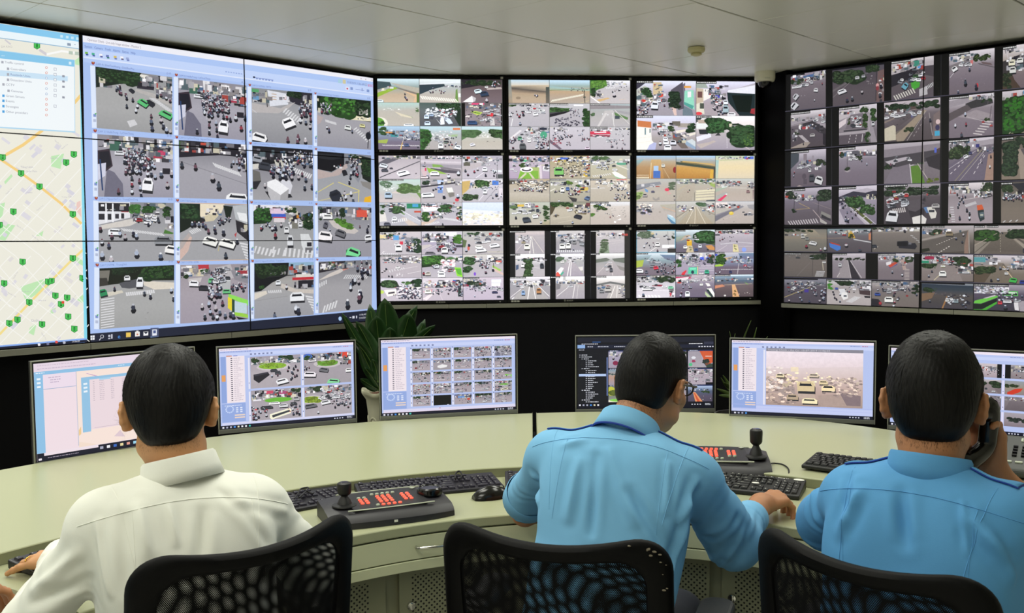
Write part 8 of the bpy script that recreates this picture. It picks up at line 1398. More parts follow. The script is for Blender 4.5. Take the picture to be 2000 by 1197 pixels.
# ------------------------------------------------------------------ people: each body, garment and head of hair is grown as one smooth surface
import openvdb
class Field:
    def __init__(s, lo, hi, h):
        s.h = h; s.lo = np.array(lo, float); s.n = np.ceil((np.array(hi) - s.lo) / h).astype(int) + 1; s.d = np.full(tuple(s.n), 9., np.float32)
    def _box(s, lo, hi):
        a = np.maximum(0, np.floor((np.array(lo) - s.lo) / s.h).astype(int)); b = np.minimum(s.n, np.ceil((np.array(hi) - s.lo) / s.h).astype(int) + 1)
        if np.any(b <= a): return None
        sl = tuple(slice(a[i], b[i]) for i in range(3))
        ax = [(s.lo[i] + np.arange(a[i], b[i]) * s.h).astype(np.float32) for i in range(3)]
        return sl, np.meshgrid(*ax, indexing='ij')
    def _mix(s, sl, d, k, sub):
        o = s.d[sl]
        if sub: d = -d; hh = np.maximum(k - np.abs(o - d), 0) / max(k, 1e-6); s.d[sl] = np.maximum(o, d) + hh * hh * k * .25
        else: hh = np.maximum(k - np.abs(o - d), 0) / max(k, 1e-6); s.d[sl] = np.minimum(o, d) - hh * hh * k * .25
    def cap(s, a, b, ra, rb=None, k=.02, sub=False):
        rb = ra if rb is None else rb; a, b = np.array(a, float), np.array(b, float); m = max(ra, rb) + k + 2 * s.h + .004
        q = s._box(np.minimum(a, b) - m, np.maximum(a, b) + m)
        if q is None: return
        sl, (X, Y, Z) = q; ab = b - a; L = max(float(ab @ ab), 1e-9)
        t = np.clip(((X - a[0]) * ab[0] + (Y - a[1]) * ab[1] + (Z - a[2]) * ab[2]) / L, 0, 1)
        d = np.sqrt((X - a[0] - t * ab[0]) ** 2 + (Y - a[1] - t * ab[1]) ** 2 + (Z - a[2] - t * ab[2]) ** 2) - (ra + (rb - ra) * t)
        s._mix(sl, d, k, sub)
    def ell(s, c, r, R=None, k=.02, sub=False):
        c = np.array(c, float); r = np.array(r, float); m = r.max() + k + 2 * s.h + .004; q = s._box(c - m, c + m)
        if q is None: return
        sl, (X, Y, Z) = q; X, Y, Z = X - c[0], Y - c[1], Z - c[2]
        if R is not None: R = np.array(R, float); X, Y, Z = R[0, 0] * X + R[1, 0] * Y + R[2, 0] * Z, R[0, 1] * X + R[1, 1] * Y + R[2, 1] * Z, R[0, 2] * X + R[1, 2] * Y + R[2, 2] * Z
        k0 = np.sqrt((X / r[0]) ** 2 + (Y / r[1]) ** 2 + (Z / r[2]) ** 2); k1 = np.sqrt((X / r[0] ** 2) ** 2 + (Y / r[1] ** 2) ** 2 + (Z / r[2] ** 2) ** 2) + 1e-9
        s._mix(sl, k0 * (k0 - 1) / k1, k, sub)
    def cut(s, p, n, k=.004):                                   # keep the side the normal points away from
        n = np.array(n, float); n /= np.linalg.norm(n); q = s._box(s.lo, s.lo + s.n * s.h); sl, (X, Y, Z) = q
        d = (X - p[0]) * n[0] + (Y - p[1]) * n[1] + (Z - p[2]) * n[2]; s.d = np.maximum(s.d, d.astype(np.float32))
    def mesh(s):
        d = np.clip(s.d, -.05, .05); g = openvdb.FloatGrid(.05); g.copyFromArray(d, tolerance=0); P, Q = g.convertToQuads(0.0)
        P = P.astype(float) * s.h + s.lo; Q = np.asarray(Q).astype(int); return P, Q
def np_mesh(name, PQ, m, parent=None, smooth_it=0):
    V, F_, off = [], [], 0
    for P, Q in PQ: V.append(P); F_.append(Q + off); off += len(P)
    V = np.concatenate(V); F_ = np.concatenate(F_)
    me = bpy.data.meshes.new(name); me.from_pydata(V.tolist(), [], F_.tolist()); me.polygons.foreach_set('use_smooth', [True] * len(me.polygons))
    o = link_mesh(name, me, m, parent, True)
    if smooth_it:
        md = o.modifiers.new('s', 'SMOOTH'); md.iterations = smooth_it; md.factor = .5
    return o
def relax(P, Q, it=2, f=.5):
    n = len(P); e = np.concatenate([Q[:, [0, 1]], Q[:, [1, 2]], Q[:, [2, 3]], Q[:, [3, 0]]]); e = np.concatenate([e, e[:, ::-1]])
    cnt = np.bincount(e[:, 0], minlength=n)[:, None]
    for _ in range(it):
        S = np.stack([np.bincount(e[:, 0], weights=P[e[:, 1], i], minlength=n) for i in range(3)], 1); P = P + f * (S / np.maximum(cnt, 1) - P)
    return P
def normals(P, Q):
    a, b = P[Q[:, 2]] - P[Q[:, 0]], P[Q[:, 3]] - P[Q[:, 1]]; fn = np.cross(a, b); N = np.zeros_like(P)
    for i in range(4): np.add.at(N, Q[:, i], fn)
    return N / (np.linalg.norm(N, axis=1)[:, None] + 1e-12)
def V3(*a): return np.array(a, float)
def unit(v): v = np.array(v, float); return v / np.linalg.norm(v)
def bvh(P, Q): return BVHTree.FromPolygons([tuple(p) for p in P], [tuple(int(i) for i in q) for q in Q])
def rotz(a): c, s_ = math.cos(a), math.sin(a); return np.array([[c, -s_, 0], [s_, c, 0], [0, 0, 1]])
def rotx(a): c, s_ = math.cos(a), math.sin(a); return np.array([[1, 0, 0], [0, c, -s_], [0, s_, c]])
def roty(a): c, s_ = math.cos(a), math.sin(a); return np.array([[c, 0, s_], [0, 1, 0], [-s_, 0, c]])

def head_parts(hc, R, neck, sc=1.0, hair='thick', seed=1):
    """returns skin (P,Q) and hair (P,Q), strands; local head frame: x right, y forward, z up"""
    W = lambda x, y, z: hc + R @ (V3(x, y, z) * sc)
    F_ = Field(np.minimum(hc, neck) - .17, np.maximum(hc, neck) + .17, .0030); e = lambda c, r, k=.02, sub=False, RR=None: F_.ell(W(*c), V3(*r) * sc, R if RR is None else R @ RR, k, sub)
    e((0, -.014, .026), (.0745, .094, .088), .01); e((0, .026, -.045), (.058, .066, .076), .04); e((0, .066, -.100), (.028, .026, .022), .03); e((0, .058, -.060), (.044, .040, .045), .03)
    for s_ in (-1, 1):
        e((s_ * .038, .070, -.030), (.022, .02, .02), .02); e((s_ * .052, .02, -.078), (.016, .035, .02), .02)
        e((s_ * .031, .094, .008), (.017, .014, .012), .008, True); e((s_ * .030, .083, .018), (.024, .012, .006), .012)
        F_.ell(W(s_ * .031, .077, .007), V3(.0125, .0125, .0125) * sc, R, .002)
        RR = rotz(s_ * .38) @ rotx(.18)
        e((s_ * .0785, -.008, -.016), (.0080, .019, .029), .008, False, RR)
        pts = [(0, .017, -.004), (0, .018, .014), (0, .006, .029), (0, -.012, .028), (0, -.021, .012), (0, -.019, -.010), (0, -.010, -.024), (0, -.001, -.027)]
        for a, b in zip(pts[:-1], pts[1:]):
            f = lambda p: W(*(V3(s_ * .082, -.008, -.016) + RR @ V3(s_ * .004 + p[0], p[1], p[2]))); F_.cap(f(a), f(b), .0048 * sc, .0048 * sc, .005)
        f = W(*(V3(s_ * .0915, .0, -.014))); F_.ell(f, V3(.008, .008, .014) * sc, R @ RR, .004, True)
    e((0, .096, -.022), (.008, .012, .026), .01); e((0, .106, -.040), (.013, .013, .010), .01)
    for s_ in (-1, 1): e((s_ * .012, .098, -.044), (.007, .009, .007), .006)
    e((0, .092, -.066), (.023, .010, .0065), .006); e((0, .090, -.075), (.020, .010, .0065), .006); e((0, .104, -.0705), (.022, .006, .0016), .003, True)
    # neck
    F_.cap(W(0, -.030, -.045), neck, .052 * sc, .060 * sc, .035); F_.cap(W(0, .012, -.09), neck + R @ V3(0, .03, 0), .042 * sc, .05 * sc, .03)
    P, Q = F_.mesh(); P = relax(P, Q, 2)
    # hair
    H = Field(hc - .17, hc + .17, .0032); e = lambda c, r, k=.02, sub=False, RR=None: H.ell(W(*c), V3(*r) * sc, R if RR is None else R @ RR, k, sub)
    if hair == 'thick':
        e((0, -.016, .034), (.0875, .104, .098), .01); e((0, -.050, -.008), (.076, .066, .076), .02); e((0, -.045, -.050), (.053, .050, .042), .02); e((-.01, .07, .075), (.05, .035, .03), .03)
        for s_ in (-1, 1): e((s_ * .078, .012, .020), (.012, .035, .048), .015)
    elif hair == 'short':
        e((0, -.014, .030), (.0795, .1, .094), .01); e((0, -.050, -.010), (.0725, .060, .075), .02); e((0, -.050, -.048), (.060, .044, .035), .02)
    else:
        e((0, -.015, .034), (.085, .103, .099), .01); e((0, -.050, -.010), (.0775, .064, .080), .02); e((0, -.046, -.048), (.052, .048, .038), .02); e((.02, .06, .085), (.05, .035, .028), .03)
        for s_ in (-1, 1): e((s_ * .0765, .012, .018), (.010, .034, .045), .015)
    e((0, .115, -.035), (.085, .070, .085), .012, True)
    for s_ in (-1, 1): e((s_ * .096, -.010, -.026), (.024, .025, .034), .006, True); e((s_ * .085, .030, -.085), (.03, .060, .055), .01, True)
    e((0, -.03, -.135), (.10, .10, .052), .012, True)
    HP, HQ = H.mesh(); HP = relax(HP, HQ, 1)
    rng = np.random.default_rng(seed); L = (HP - hc) @ R / sc
    HN = normals(HP, HQ)
    ang = np.arctan2(L[:, 0], -(L[:, 1] + .03)); el = L[:, 2]
    HP = HP + HN * ((.0005 * np.sin(ang * 61 + 3 * np.sin(el * 60)) + .0005 * np.sin(ang * 117 + el * 40))[:, None] * np.clip((el + .07) * 12, .1, 1)[:, None]) * sc
    # strands
    crown = V3(.01, -.055, .112); idx = rng.choice(len(HP), {'thick': 3600, 'short': 1500, 'mid': 3000}[hair]); SV, SF = [], []
    for i in idx:
        p, n, l = HP[i], HN[i], L[i]
        if l[2] < -.085: continue
        t = R @ (l - crown) ; t = t - n * (t @ n); t = t / (np.linalg.norm(t) + 1e-9) + V3(*rng.normal(0, .16, 3)) + V3(0, 0, -.25 if l[2] < .06 else 0); t = t - n * (t @ n); t /= np.linalg.norm(t) + 1e-9
        ln = rng.uniform(.012, .034) * ({'thick': 1.15, 'short': .45, 'mid': 1}[hair]); 
        if l[2] < -.03: ln *= .5
        wd = .0005; sd = np.cross(t, n); lift = rng.uniform(-.0002, .0024); m = 4; rows = []
        for k in range(m + 1):
            f = k / m; c = p + t * ln * f + n * (.0003 + lift * f - (ln * f) ** 2 / .17); w_ = wd * (1 - f * .8); rows += [c - sd * w_, c + sd * w_]
        b = len(SV); SV += rows; SF += [(b + 2 * k, b + 2 * k + 1, b + 2 * k + 3, b + 2 * k + 2) for k in range(m)]
    SL = (P - hc) @ R / sc; ok = np.where((SL[:, 1] < .004) & (SL[:, 2] < -.045) & (SL[:, 2] > -.112) & (np.abs(SL[:, 0]) < .058))[0]; SN = normals(P, Q)
    for i in rng.choice(ok, 7000 if hair != 'thick' else 2500):                              # cropped hair fading out down the nape
        if rng.random() > np.clip((SL[i, 2] + .098) * 24, 0, 1): continue
        p, n = P[i] + rng.normal(0, .0012, 3), SN[i]; t = unit(V3(*rng.normal(0, .3, 3)) + V3(0, 0, -1)); t = unit(t - n * (t @ n) * .8); sd = np.cross(t, n) * .00016; b = len(SV); SV += [p - sd, p + sd, p + t * .004 + n * .0006 + sd * .4, p + t * .004 + n * .0006 - sd * .4]; SF.append((b, b + 1, b + 2, b + 3))
    if hair == 'thick':                                         # loose side locks over the left temple
        for k in range(110):
            a = W(-.082 + rng.uniform(-.004, .006), rng.uniform(-.01, .055), rng.uniform(.0, .06)); ln = rng.uniform(.03, .07); t = unit(R @ V3(-.35 + rng.normal(0, .15), .15 + rng.normal(0, .2), -1)); sd = R @ V3(0, 1, 0); rows = []
            for q in range(6):
                f = q / 5; c = a + t * ln * f + R @ V3(.010 * f * f, 0, 0); w_ = .0007 * (1 - f * .85); rows += [c - sd * w_, c + sd * w_]
            b = len(SV); SV += rows; SF += [(b + 2 * q, b + 2 * q + 1, b + 2 * q + 3, b + 2 * q + 2) for q in range(5)]
    return (P, Q), (HP, HQ), (np.array(SV), np.array(SF)), W

RING = []
def hand(wr, d, n, side, curl=.35, sc=1.0, fore=None, spread=1.0, thumb_in=.0, curls=None, h=.0021):
    """one hand with its forearm; d = pointing direction, n = out of the back of the hand, side = +1 when the thumb lies to the right of d (seen from above the back)"""
    d = unit(d); n = unit(np.array(n) - d * (np.array(n) @ d)); s_ = np.cross(d, n) * side
    lo, hi = wr - .22 * sc, wr + .22 * sc
    if fore is not None: lo, hi = np.minimum(lo, fore - .05), np.maximum(hi, fore + .05)
    F_ = Field(lo, hi, h); J = lambda a, b, c: wr + (d * a + s_ * b + n * c) * sc
    kn = [(.088, .028, 0), (.092, .009, .003), (.087, -.010, .001), (.078, -.027, -.003)]
    for (a, b, c) in kn: F_.cap(J(.005, b * .45, 0), J(a, b, c), .0135 * sc, .0108 * sc, .013)
    F_.ell(J(.045, 0, -.006), V3(.034, .048, .014)[[1, 0, 2]] * sc, np.stack([d, s_, n], 1), .012)
    seg = [(.041, .025, .021), (.045, .029, .022), (.041, .027, .021), (.033, .020, .018)]; nails = []
    for i, ((a, b, c), L) in enumerate(zip(kn, seg)):
        p = J(a, b, c); an = 0; cu = curls[i] if curls else curl; sp = (.10, .03, -.04, -.13)[i] * spread; q = p
        for j, l in enumerate(L):
            an += cu * (.9, 1.15, .75)[j]; dv = unit(d * math.cos(an) * math.cos(sp) + s_ * math.sin(sp) - n * math.sin(an)); e_ = q + dv * l * sc
            r0 = (.0093, .0084, .0076, .0066)[j] * (1 if i < 3 else .88); r1 = (.0086, .0077, .0066)[j] * (1 if i < 3 else .88); F_.cap(q, e_, r0 * sc, r1 * sc, .003 if j else .008)
            if i == 2 and j == 0: RING[:] = [q + dv * l * sc * .55, dv, r0 * sc]
            if j < 2: F_.ell(e_, V3(.0088, .0088, .0088) * sc * (1 if i < 3 else .88), None, .003)
            if j == 2: nails.append((q + dv * l * sc * .72, dv, unit(np.cross(np.cross(dv, n), dv)), .0068 * sc * (1 if i < 3 else .85)))
            q = e_
    t0 = J(.018, .020, -.008); t1 = J(.048, .045 - .01 * thumb_in, -.016 - .012 * thumb_in); t2 = J(.075, .058 - .025 * thumb_in, -.022 - .018 * thumb_in); t3 = J(.099, .060 - .036 * thumb_in, -.026 - .02 * thumb_in)
    F_.cap(t0, t1, .0150 * sc, .0125 * sc, .014); F_.cap(t1, t2, .0115 * sc, .0102 * sc, .006); F_.cap(t2, t3, .0102 * sc, .0084 * sc, .004)
    td = unit(t3 - t2); nails.append((t2 + (t3 - t2) * .75, td, unit(n * .6 + s_ * .6), .008 * sc))
    if fore is not None: F_.cap(wr + d * .01, fore, .026 * sc, .040 * sc, .02); F_.ell(J(.0, 0, 0), V3(.026, .024, .019)[[1, 0, 2]] * sc, np.stack([d, s_, n], 1), .02)
    P, Q = F_.mesh(); P = relax(P, Q, 1); return (P, Q), nails

def cdir(a): return unit(a['el'] - a['sh']) if a.get('short') else unit(a['cuff'] - a['el'])
def person(name, label, S, shirt, skin, hair, arms, knees=None, folds=(), sc=1., navy=False, seed=1, nohead=False):
    shL, shR, hc, pel = (V3(*S[k]) for k in ('shL', 'shR', 'head', 'pelvis'))
    Mid = (shL + shR) / 2; right = unit(shR - shL); up = unit(Mid - pel); fwd = unit(np.cross(up, right)); up2 = unit(np.cross(right, fwd)); B3 = np.stack([right, fwd, up2], 1)
    neck = Mid + up2 * .045 + fwd * .0
    yaw, pitch, roll = (math.radians(a) for a in S['look']); R = rotz(yaw) @ rotx(-pitch) @ roty(roll)
    body_pq = []; (P, Q), (HP, HQ), (SV, SF), W = head_parts(hc, R, neck, S.get('hs', 1.), hair, seed); body_pq.append((P, Q))
    # torso and legs under the clothes
    lo = np.minimum.reduce([shL, shR, pel]) - .3; hi = np.maximum.reduce([shL, shR, pel]) + .3
    if knees: 
        for kn in knees + S['feet']: lo = np.minimum(lo, V3(*kn) - .2); hi = np.maximum(hi, V3(*kn) + .2)
    lo[2] = 0.0
    T = Field(lo, hi, .010)
    T.ell(Mid - up2 * .13, (.145, .095, .19), B3, .03); T.cap(shL - up2 * .03, shR - up2 * .03, .026, .026, .03); T.ell(pel + up2 * .13, (.13, .09, .16), B3, .04); T.ell(pel, (.15, .11, .11), B3, .04); T.cap(Mid - up2 * .03, neck, .045, .05, .02)
    for s_, a in ((-1, arms[0]), (1, arms[1])): T.cap((shL if s_ < 0 else shR) - up2 * .02, a['el'], .030, .034, .02); T.cap(a['el'], a['wr'], .035, .026, .02)
    hipw = .085; kz = []
    for s_, kn, ft in zip((-1, 1), knees, S['feet']):
        hp = pel + right * (s_ * hipw); kn, ft = V3(*kn), V3(*ft); T.cap(hp, kn, .07, .05, .04); T.cap(kn, ft, .048, .034, .03); kz.append((hp, kn, ft))
        foot_dir = unit(V3(fwd[0], fwd[1], 0)); T.cap(ft + V3(0, 0, -.01), ft + foot_dir * .13 + V3(0, 0, -.05), .03, .024, .02)
    TP, TQ = T.mesh(); body_pq.append((relax(TP, TQ, 2), TQ)); nails = []
    for a in arms:
        (P, Q), nl = hand(a['wr'], a['d'], a['n'], a['side'], a.get('curl', .35), fore=a['wr'] + (a['el'] - a['wr']) * .6, thumb_in=a.get('ti', .3), curls=a.get('curls'), spread=a.get('sp', 1.)); body_pq.append((P, Q)); nails += nl; a['ring'] = list(RING)
        if a.get('bare'): e2 = a['el'] - (V3(0, .006, .026) if a.get('short') else 0); FF = Field(np.minimum(a['wr'], e2) - .07, np.maximum(a['wr'], e2) + .07, .004); FF.cap(a['wr'], e2, .028, .037 if a.get('short') else .040, .01); body_pq.append(FF.mesh())
    base = np_mesh(name, body_pq, M[skin]); tag(base, label, 'person')
    # set the origin of the thing at the pelvis, on the floor
    off = Matrix.Translation((pel[0], pel[1], 0)); base.data.transform(off.inverted()); base.location = (pel[0], pel[1], 0)
    np_mesh('hair', [(HP, HQ), (SV, SF)], M['hair'], base)
    nm = MB()
    for p, dv, nv, r in nails:
        sd = unit(np.cross(dv, nv)); nv2 = np.cross(sd, dv); c = p + nv2 * (r * 1.02); q = [c + dv * (r * .9 * math.cos(t)) + sd * (r * .72 * math.sin(t)) - nv2 * (r * .22 * math.sin(t) ** 2) for t in [k * math.pi / 6 for k in range(12)]]
        nm.add([tuple(x) for x in q], [tuple(range(12))])
    nm.build('fingernails', M['lip'] if skin == 'skin' else M['skin2'], base, True)
    # face details
    for s_ in (-1, 1):
        q = MB(); c = W(s_ * .031, .0792, .007); q.ball(tuple(c), .0108, 8); q.build('eyeball', M['eye'], base, True, smooth=60)
        q = MB(); c = W(s_ * .031, .0893, .007); q.ball(tuple(c), .0042, 6); q.build('iris', M['iris'], base, True, smooth=60)
        q = MB(); q.tube([W(s_ * (.014 + .034 * k / 6), .092 - .010 * (k / 6) ** 2, .027 + .005 * math.sin(k / 6 * 2.6)) for k in range(7)], [.002, .003, .0032, .003, .0026, .002, .001], 6); q.build('eyebrow', M['hair'], base, True)
    # shirt
    lo = np.minimum.reduce([shL, shR, pel - up2 * .12] + [a['cuff'] for a in arms] + [a['el'] for a in arms]) - .2; hi = np.maximum.reduce([shL, shR, pel] + [a['cuff'] for a in arms] + [a['el'] for a in arms]) + .2
    G = Field(lo, hi, .0052); ch = S.get('chest', (.172, .122, .22))
    G.ell(Mid - up2 * .135 + fwd * .005, ch, B3, .03); G.cap(shL - up2 * .012, shR - up2 * .012, .050, .050, .06); G.ell(pel + up2 * .16, (ch[0] * .97, ch[1] * 1.04, .19), B3, .06); G.ell(pel + up2 * .03, (ch[0] * 1.02, ch[1] * 1.12, .13), B3, .05)
    for s_ in (-1, 1): G.cap(Mid + right * (s_ * .04) + up2 * .022, Mid + right * (s_ * .13) - up2 * .008, .040, .046, .04); G.ell(Mid + right * (s_ * .085) - up2 * .09 - fwd * .055, (.085, .055, .12), B3, .04)
    G.ell(Mid - up2 * .005, (.075, .065, .05), B3, .04)
    for s_, a in ((-1, arms[0]), (1, arms[1])):
        sh = shL if s_ < 0 else shR; r0, r1, r2 = a.get('r', (.066, .060, .044)); G.cap(sh - up2 * .012, a['el'], r0 - .012, r1, .03); a['sh'] = sh; G.ell(sh + (a['el'] - sh) * .12, (.058, .058, .058), None, .03)
        if a['cuff'] is not a['el'] and not a.get('short'): G.cap(a['el'], a['cuff'], r1 * .98, r2, .022)
    G.cut(pel - up2 * .055, -up2)
    for a in arms:
        if a['cuff'] is not a['el']:
            dv = cdir(a); c0 = a['cuff']; q = G._box(c0 - .09, c0 + .09)
            if q:
                sl, (X, Y, Z) = q; dd = (X - c0[0]) * dv[0] + (Y - c0[1]) * dv[1] + (Z - c0[2]) * dv[2]; G.d[sl] = np.maximum(G.d[sl], dd)
    P, Q = G.mesh(); P = relax(P, Q, 2); N = normals(P, Q)
    # broad drape noise
    l = (P - Mid) @ B3; rng = np.random.default_rng(seed); dz = np.zeros(len(P))
    for k in range(9):
        w = rng.normal(0, 1, 3) * np.array([26, 20, 14]); dz += rng.uniform(.0006, .0015) * np.sin(l @ w + rng.uniform(0, 6))
    # vertical drape on the lower back, rings at the elbows
    dz += .0016 * np.sin(l[:, 0] * 37 + 2 * np.sin(l[:, 2] * 12)) * np.clip((-l[:, 2] - .16) * 5, 0, 1)
    for a, sh in zip(arms, (shL, shR)):
        for c0, am in ((a['el'], .0030), (sh + (a['el'] - sh) * .45, .0014)):
            r_ = np.linalg.norm(P - c0, axis=1); ax = unit(a['el'] - sh); t = (P - c0) @ ax; s2 = (P - c0) @ unit(np.cross(ax, V3(.3, .2, .9)))
            dz += am * np.sin(t * 120 + s2 * 90 + 3 * np.sin(s2 * 40 + t * 30)) * np.exp(-(r_ / .085) ** 2)
        if a['cuff'] is not a['el']:
            ax = unit(a['cuff'] - a['el']); t = (P - a['cuff']) @ ax; r_ = np.linalg.norm(P - a['cuff'], axis=1); dz += .003 * ((t > -.055) & (t < .01) & (r_ < .09)) 
    P = P + N * dz[:, None]; T2 = bvh(P, Q)
    segs = []
    for x0, y0, x1, y1, w, am in folds:
        pa = []
        for x, y in ((x0, y0), (x1, y1)):
            hit = T2.ray_cast(CAM, ray(x, y).normalized()); pa.append(None if hit[0] is None else np.array(hit[0]))
        if pa[0] is None or pa[1] is None: continue
        segs.append((pa[0], pa[1], w, am))
    dz = np.zeros(len(P))
    for a, b, w, am in segs:
        ab = b - a; t = np.clip(((P - a) @ ab) / (ab @ ab + 1e-9), 0, 1); dist = np.linalg.norm(P - a - t[:, None] * ab, axis=1); tp = np.sin(np.pi * np.clip(t * .9 + .05, 0, 1)) ** .6
        dz += 1.7 * am * tp * (np.exp(-(dist / (.8 * w)) ** 2) - .45 * np.exp(-((dist - 1.9 * w) / w) ** 2))
    P = P + N * dz[:, None]
    so = np_mesh('shirt', [(P, Q)], M[shirt], base)
    T3 = bvh(P, Q)
    def on_shirt(p, dv, lift=.0012):
        hit = T3.ray_cast(Vector(p), Vector(dv)); 
        return None if hit[0] is None else np.array(hit[0]) + np.array(hit[1]) * lift
    def seam(pts, r, name, m, lift=.0004, dirv=None):
        out = [on_shirt(p, fwd if dirv is None else dirv, lift) for p in pts]; out = [o for o in out if o is not None]
        if len(out) > 3: q = MB(); q.tube([tuple(o) for o in out], r, 5, flat=.6); return q.build(name, M[m], so, True, smooth=60)
    # yoke seam across the shoulder blades, back pleats, armhole seams
    yz = S.get('yoke', .015)
    seam([Mid + right * x + up2 * (yz - .03 * (x / .2) ** 2) - fwd * .4 for x in np.linspace(-.205, .205, 60)], .0011, 'yoke_seam', shirt)
    for s_ in (-1, 1):
        seam([Mid + right * (s_ * .115) + up2 * z_ - fwd * .4 for z_ in np.linspace(yz - .012, yz - .20, 24)], .0007, 'pleat', shirt)
        sh = shR if s_ > 0 else shL
        seam([sh + right * (s_ * (-.006 - .03 * t)) + up2 * (.05 - .20 * t) - fwd * .4 for t in np.linspace(0, 1, 26)], .0008, 'armhole_seam', shirt)
    # collar: stand and turned-down leaf
    nk = neck + up2 * .0; ax = unit(W(0, -.03, -.045) - neck + up2 * .05); rx = unit(right - ax * (right @ ax)); fy = np.cross(ax, rx)
    cr = S.get('collar_r', .066); rows = []; prof = [(-.006, -.022), (-.004, .010), (-.002, .030), (.0015, .0345), (.005, .030), (.010, .006), (.0155, -.016)]
    if S.get('ch'): prof = [(-.006, -.03), (-.004, .006), (-.002, .020), (.0005, .0235), (.003, .018), (.005, .0), (.007, -.03)]
    for k, (dr, dh) in enumerate(prof):
        rw = []
        for i in range(81):
            a = math.radians(-90 - 150 + 300 * i / 80); g = (abs(i - 40) / 40) ** 2; lf = dh * (1 if dh > 0 else 1 + .5 * g) - .006 * g; c = nk + rx * ((cr + dr) * math.cos(a) * 1.04) + fy * ((cr + dr) * math.sin(a) * .98) + ax * (lf + .030 - .014 * g); rw.append(tuple(c))
        rows.append(rw)
    q = MB(); q.grid(rows); q.build('collar', M[shirt], so, True, solid=.0016, smooth=70)
    if navy:
        rw = rows[-1]; q = MB()
        if S.get('cp', 1): q.tube([tuple(np.array(p) - ax * .001) for p in rw], .0026, 6); q.build('collar_piping', M['navy'], so, True)
        for s_ in (-1, 1):
            top, low = [], []
            for t in np.linspace(.05, 1, 12):
                p = Mid + right * (s_ * (.072 + (np.linalg.norm(shR - shL) / 2 - .052) * t)) + fwd * .006 + up2 * .25
                for side_ in (-1, 1):
                    o_ = on_shirt(p + fwd * (side_ * (.017 + .006 * t)), -up2, .004)
                    (top if side_ < 0 else low).append(o_)
            ok = [i for i in range(12) if top[i] is not None and low[i] is not None]
            if len(ok) > 4:
                A_, B_ = [top[i] for i in ok], [low[i] for i in ok]
                q = MB(); q.grid([[tuple(a) for a in A_], [tuple((a + b) / 2 + up2 * .0015) for a, b in zip(A_, B_)], [tuple(b) for b in B_]]); e_ = q.build('epaulet', M[shirt], so, True, solid=.003, smooth=60)
                q = MB(); q.tube([tuple(a - up2 * .001) for a in A_ + B_[::-1]], .0017, 6, closed=True); q.build('piping', M['navy'], e_, True)
    # cuffs
    for a in arms:
        if a['cuff'] is not a['el']:
            dv = cdir(a); r2 = a.get('r', (.066, .060, .044))[2]; u1 = unit(np.cross(dv, V3(0, 0, 1))); u2 = np.cross(dv, u1); rws = []
            for t, rr_ in ((-.05, r2 + .0045), (-.048, r2 + .006), (-.002, r2 + .0055), (0, r2 + .004), (.0, r2 - .004), (-.02, r2 - .006)): rws.append([tuple(a['cuff'] + dv * t + (u1 * math.cos(x) + u2 * math.sin(x)) * rr_) for x in np.linspace(0, 2 * math.pi, 29)[:-1]])
            q = MB(); q.grid(rws, close_u=True); q.build('cuff', M[shirt], so, True, smooth=50)
    # trousers, belt, shoes
    G = Field(T.lo, T.lo + T.n * T.h, .010); G.ell(pel - up2 * .0, (.165, .125, .115), B3, .03); G.ell(pel + up2 * .05, (.16, .12, .10), B3, .03)
    for hp, kn, ft in kz: G.cap(hp, kn, .085, .066, .04); G.cap(kn, ft + V3(0, 0, .0), .064, .055, .03)
    P, Q = G.mesh(); np_mesh('trousers', [(relax(P, Q, 2), Q)], M['trouser'], base)
    for hp, kn, ft in kz:
        fd = unit(V3(fwd[0], fwd[1], 0)); Z = Field(ft + V3(-.2, -.2, -.12), ft + V3(.2, .2, .08), .006); Z.cap(ft + V3(0, 0, -.035), ft + fd * .15 + V3(0, 0, -.062), .042, .030, .03); Z.cut(V3(0, 0, .003), V3(0, 0, -1)); Z.cut(ft + V3(0, 0, .0), V3(0, 0, 1)); P, Q = Z.mesh(); np_mesh('shoe', [(P, Q)], M['shoe'], base)
    return base, W, B3
def legs(pel, fdir, spread=.13, reach=.42):
    f = unit(V3(fdir[0], fdir[1], 0)); r = V3(f[1], -f[0], 0); p = V3(*pel)
    k = [tuple(p + f * reach + r * (s_ * spread) + V3(0, 0, .53 - p[2])) for s_ in (-1, 1)]
    ft = [tuple(p + f * (reach + .02) + r * (s_ * (spread + .01)) + V3(0, 0, .10 - p[2])) for s_ in (-1, 1)]
    return k, ft

# white-shirted man on the left
S = dict(shL=(-.800, 1.865, .956), shR=(-.552, 2.015, .944), head=(-.715, 1.985, 1.148), look=(17, 14, 0), pelvis=(-.64, 1.86, .555), hs=.99, collar_r=.066, chest=(.170, .118, .22))
k, S['feet'] = legs(S['pelvis'], (-.5, .86))
el = V3(-.948, 1.845, .735); wr = V3(-1.000, 2.10, .792); elR = V3(-.455, 2.13, .75); wrR = V3(-.62, 2.32, .785)
A1 = [dict(el=el, wr=wr, cuff=wr + unit(el - wr) * -.012, d=(-.86, .46, -.16), n=(-.1, -.05, 1), side=1, curls=(.26, .22, .20, .12), ti=.4, sp=2.2, r=(.066, .058, .037)),
      dict(el=elR, wr=wrR, cuff=wrR, d=(-.6, .75, -.15), n=(0, 0, 1), side=-1, curl=.3, r=(.068, .062, .046))]
person('person', 'person in a white shirt sitting at the left, black hair, seen from behind', S, 'white_shirt', 'skin2', 'thick', A1, k, seed=3,
       folds=[(395, 1000, 395, 1090, .012, -.006), (270, 990, 290, 1080, .012, .006), (430, 960, 520, 1060, .010, -.004), (240, 1010, 250, 1150, .014, -.005), (330, 990, 345, 1060, .008, .004), (150, 1080, 70, 1150, .012, .006), (170, 1130, 60, 1180, .012, -.006), (190, 1020, 215, 1160, .008, .004), (460, 980, 560, 1000, .010, .004)])
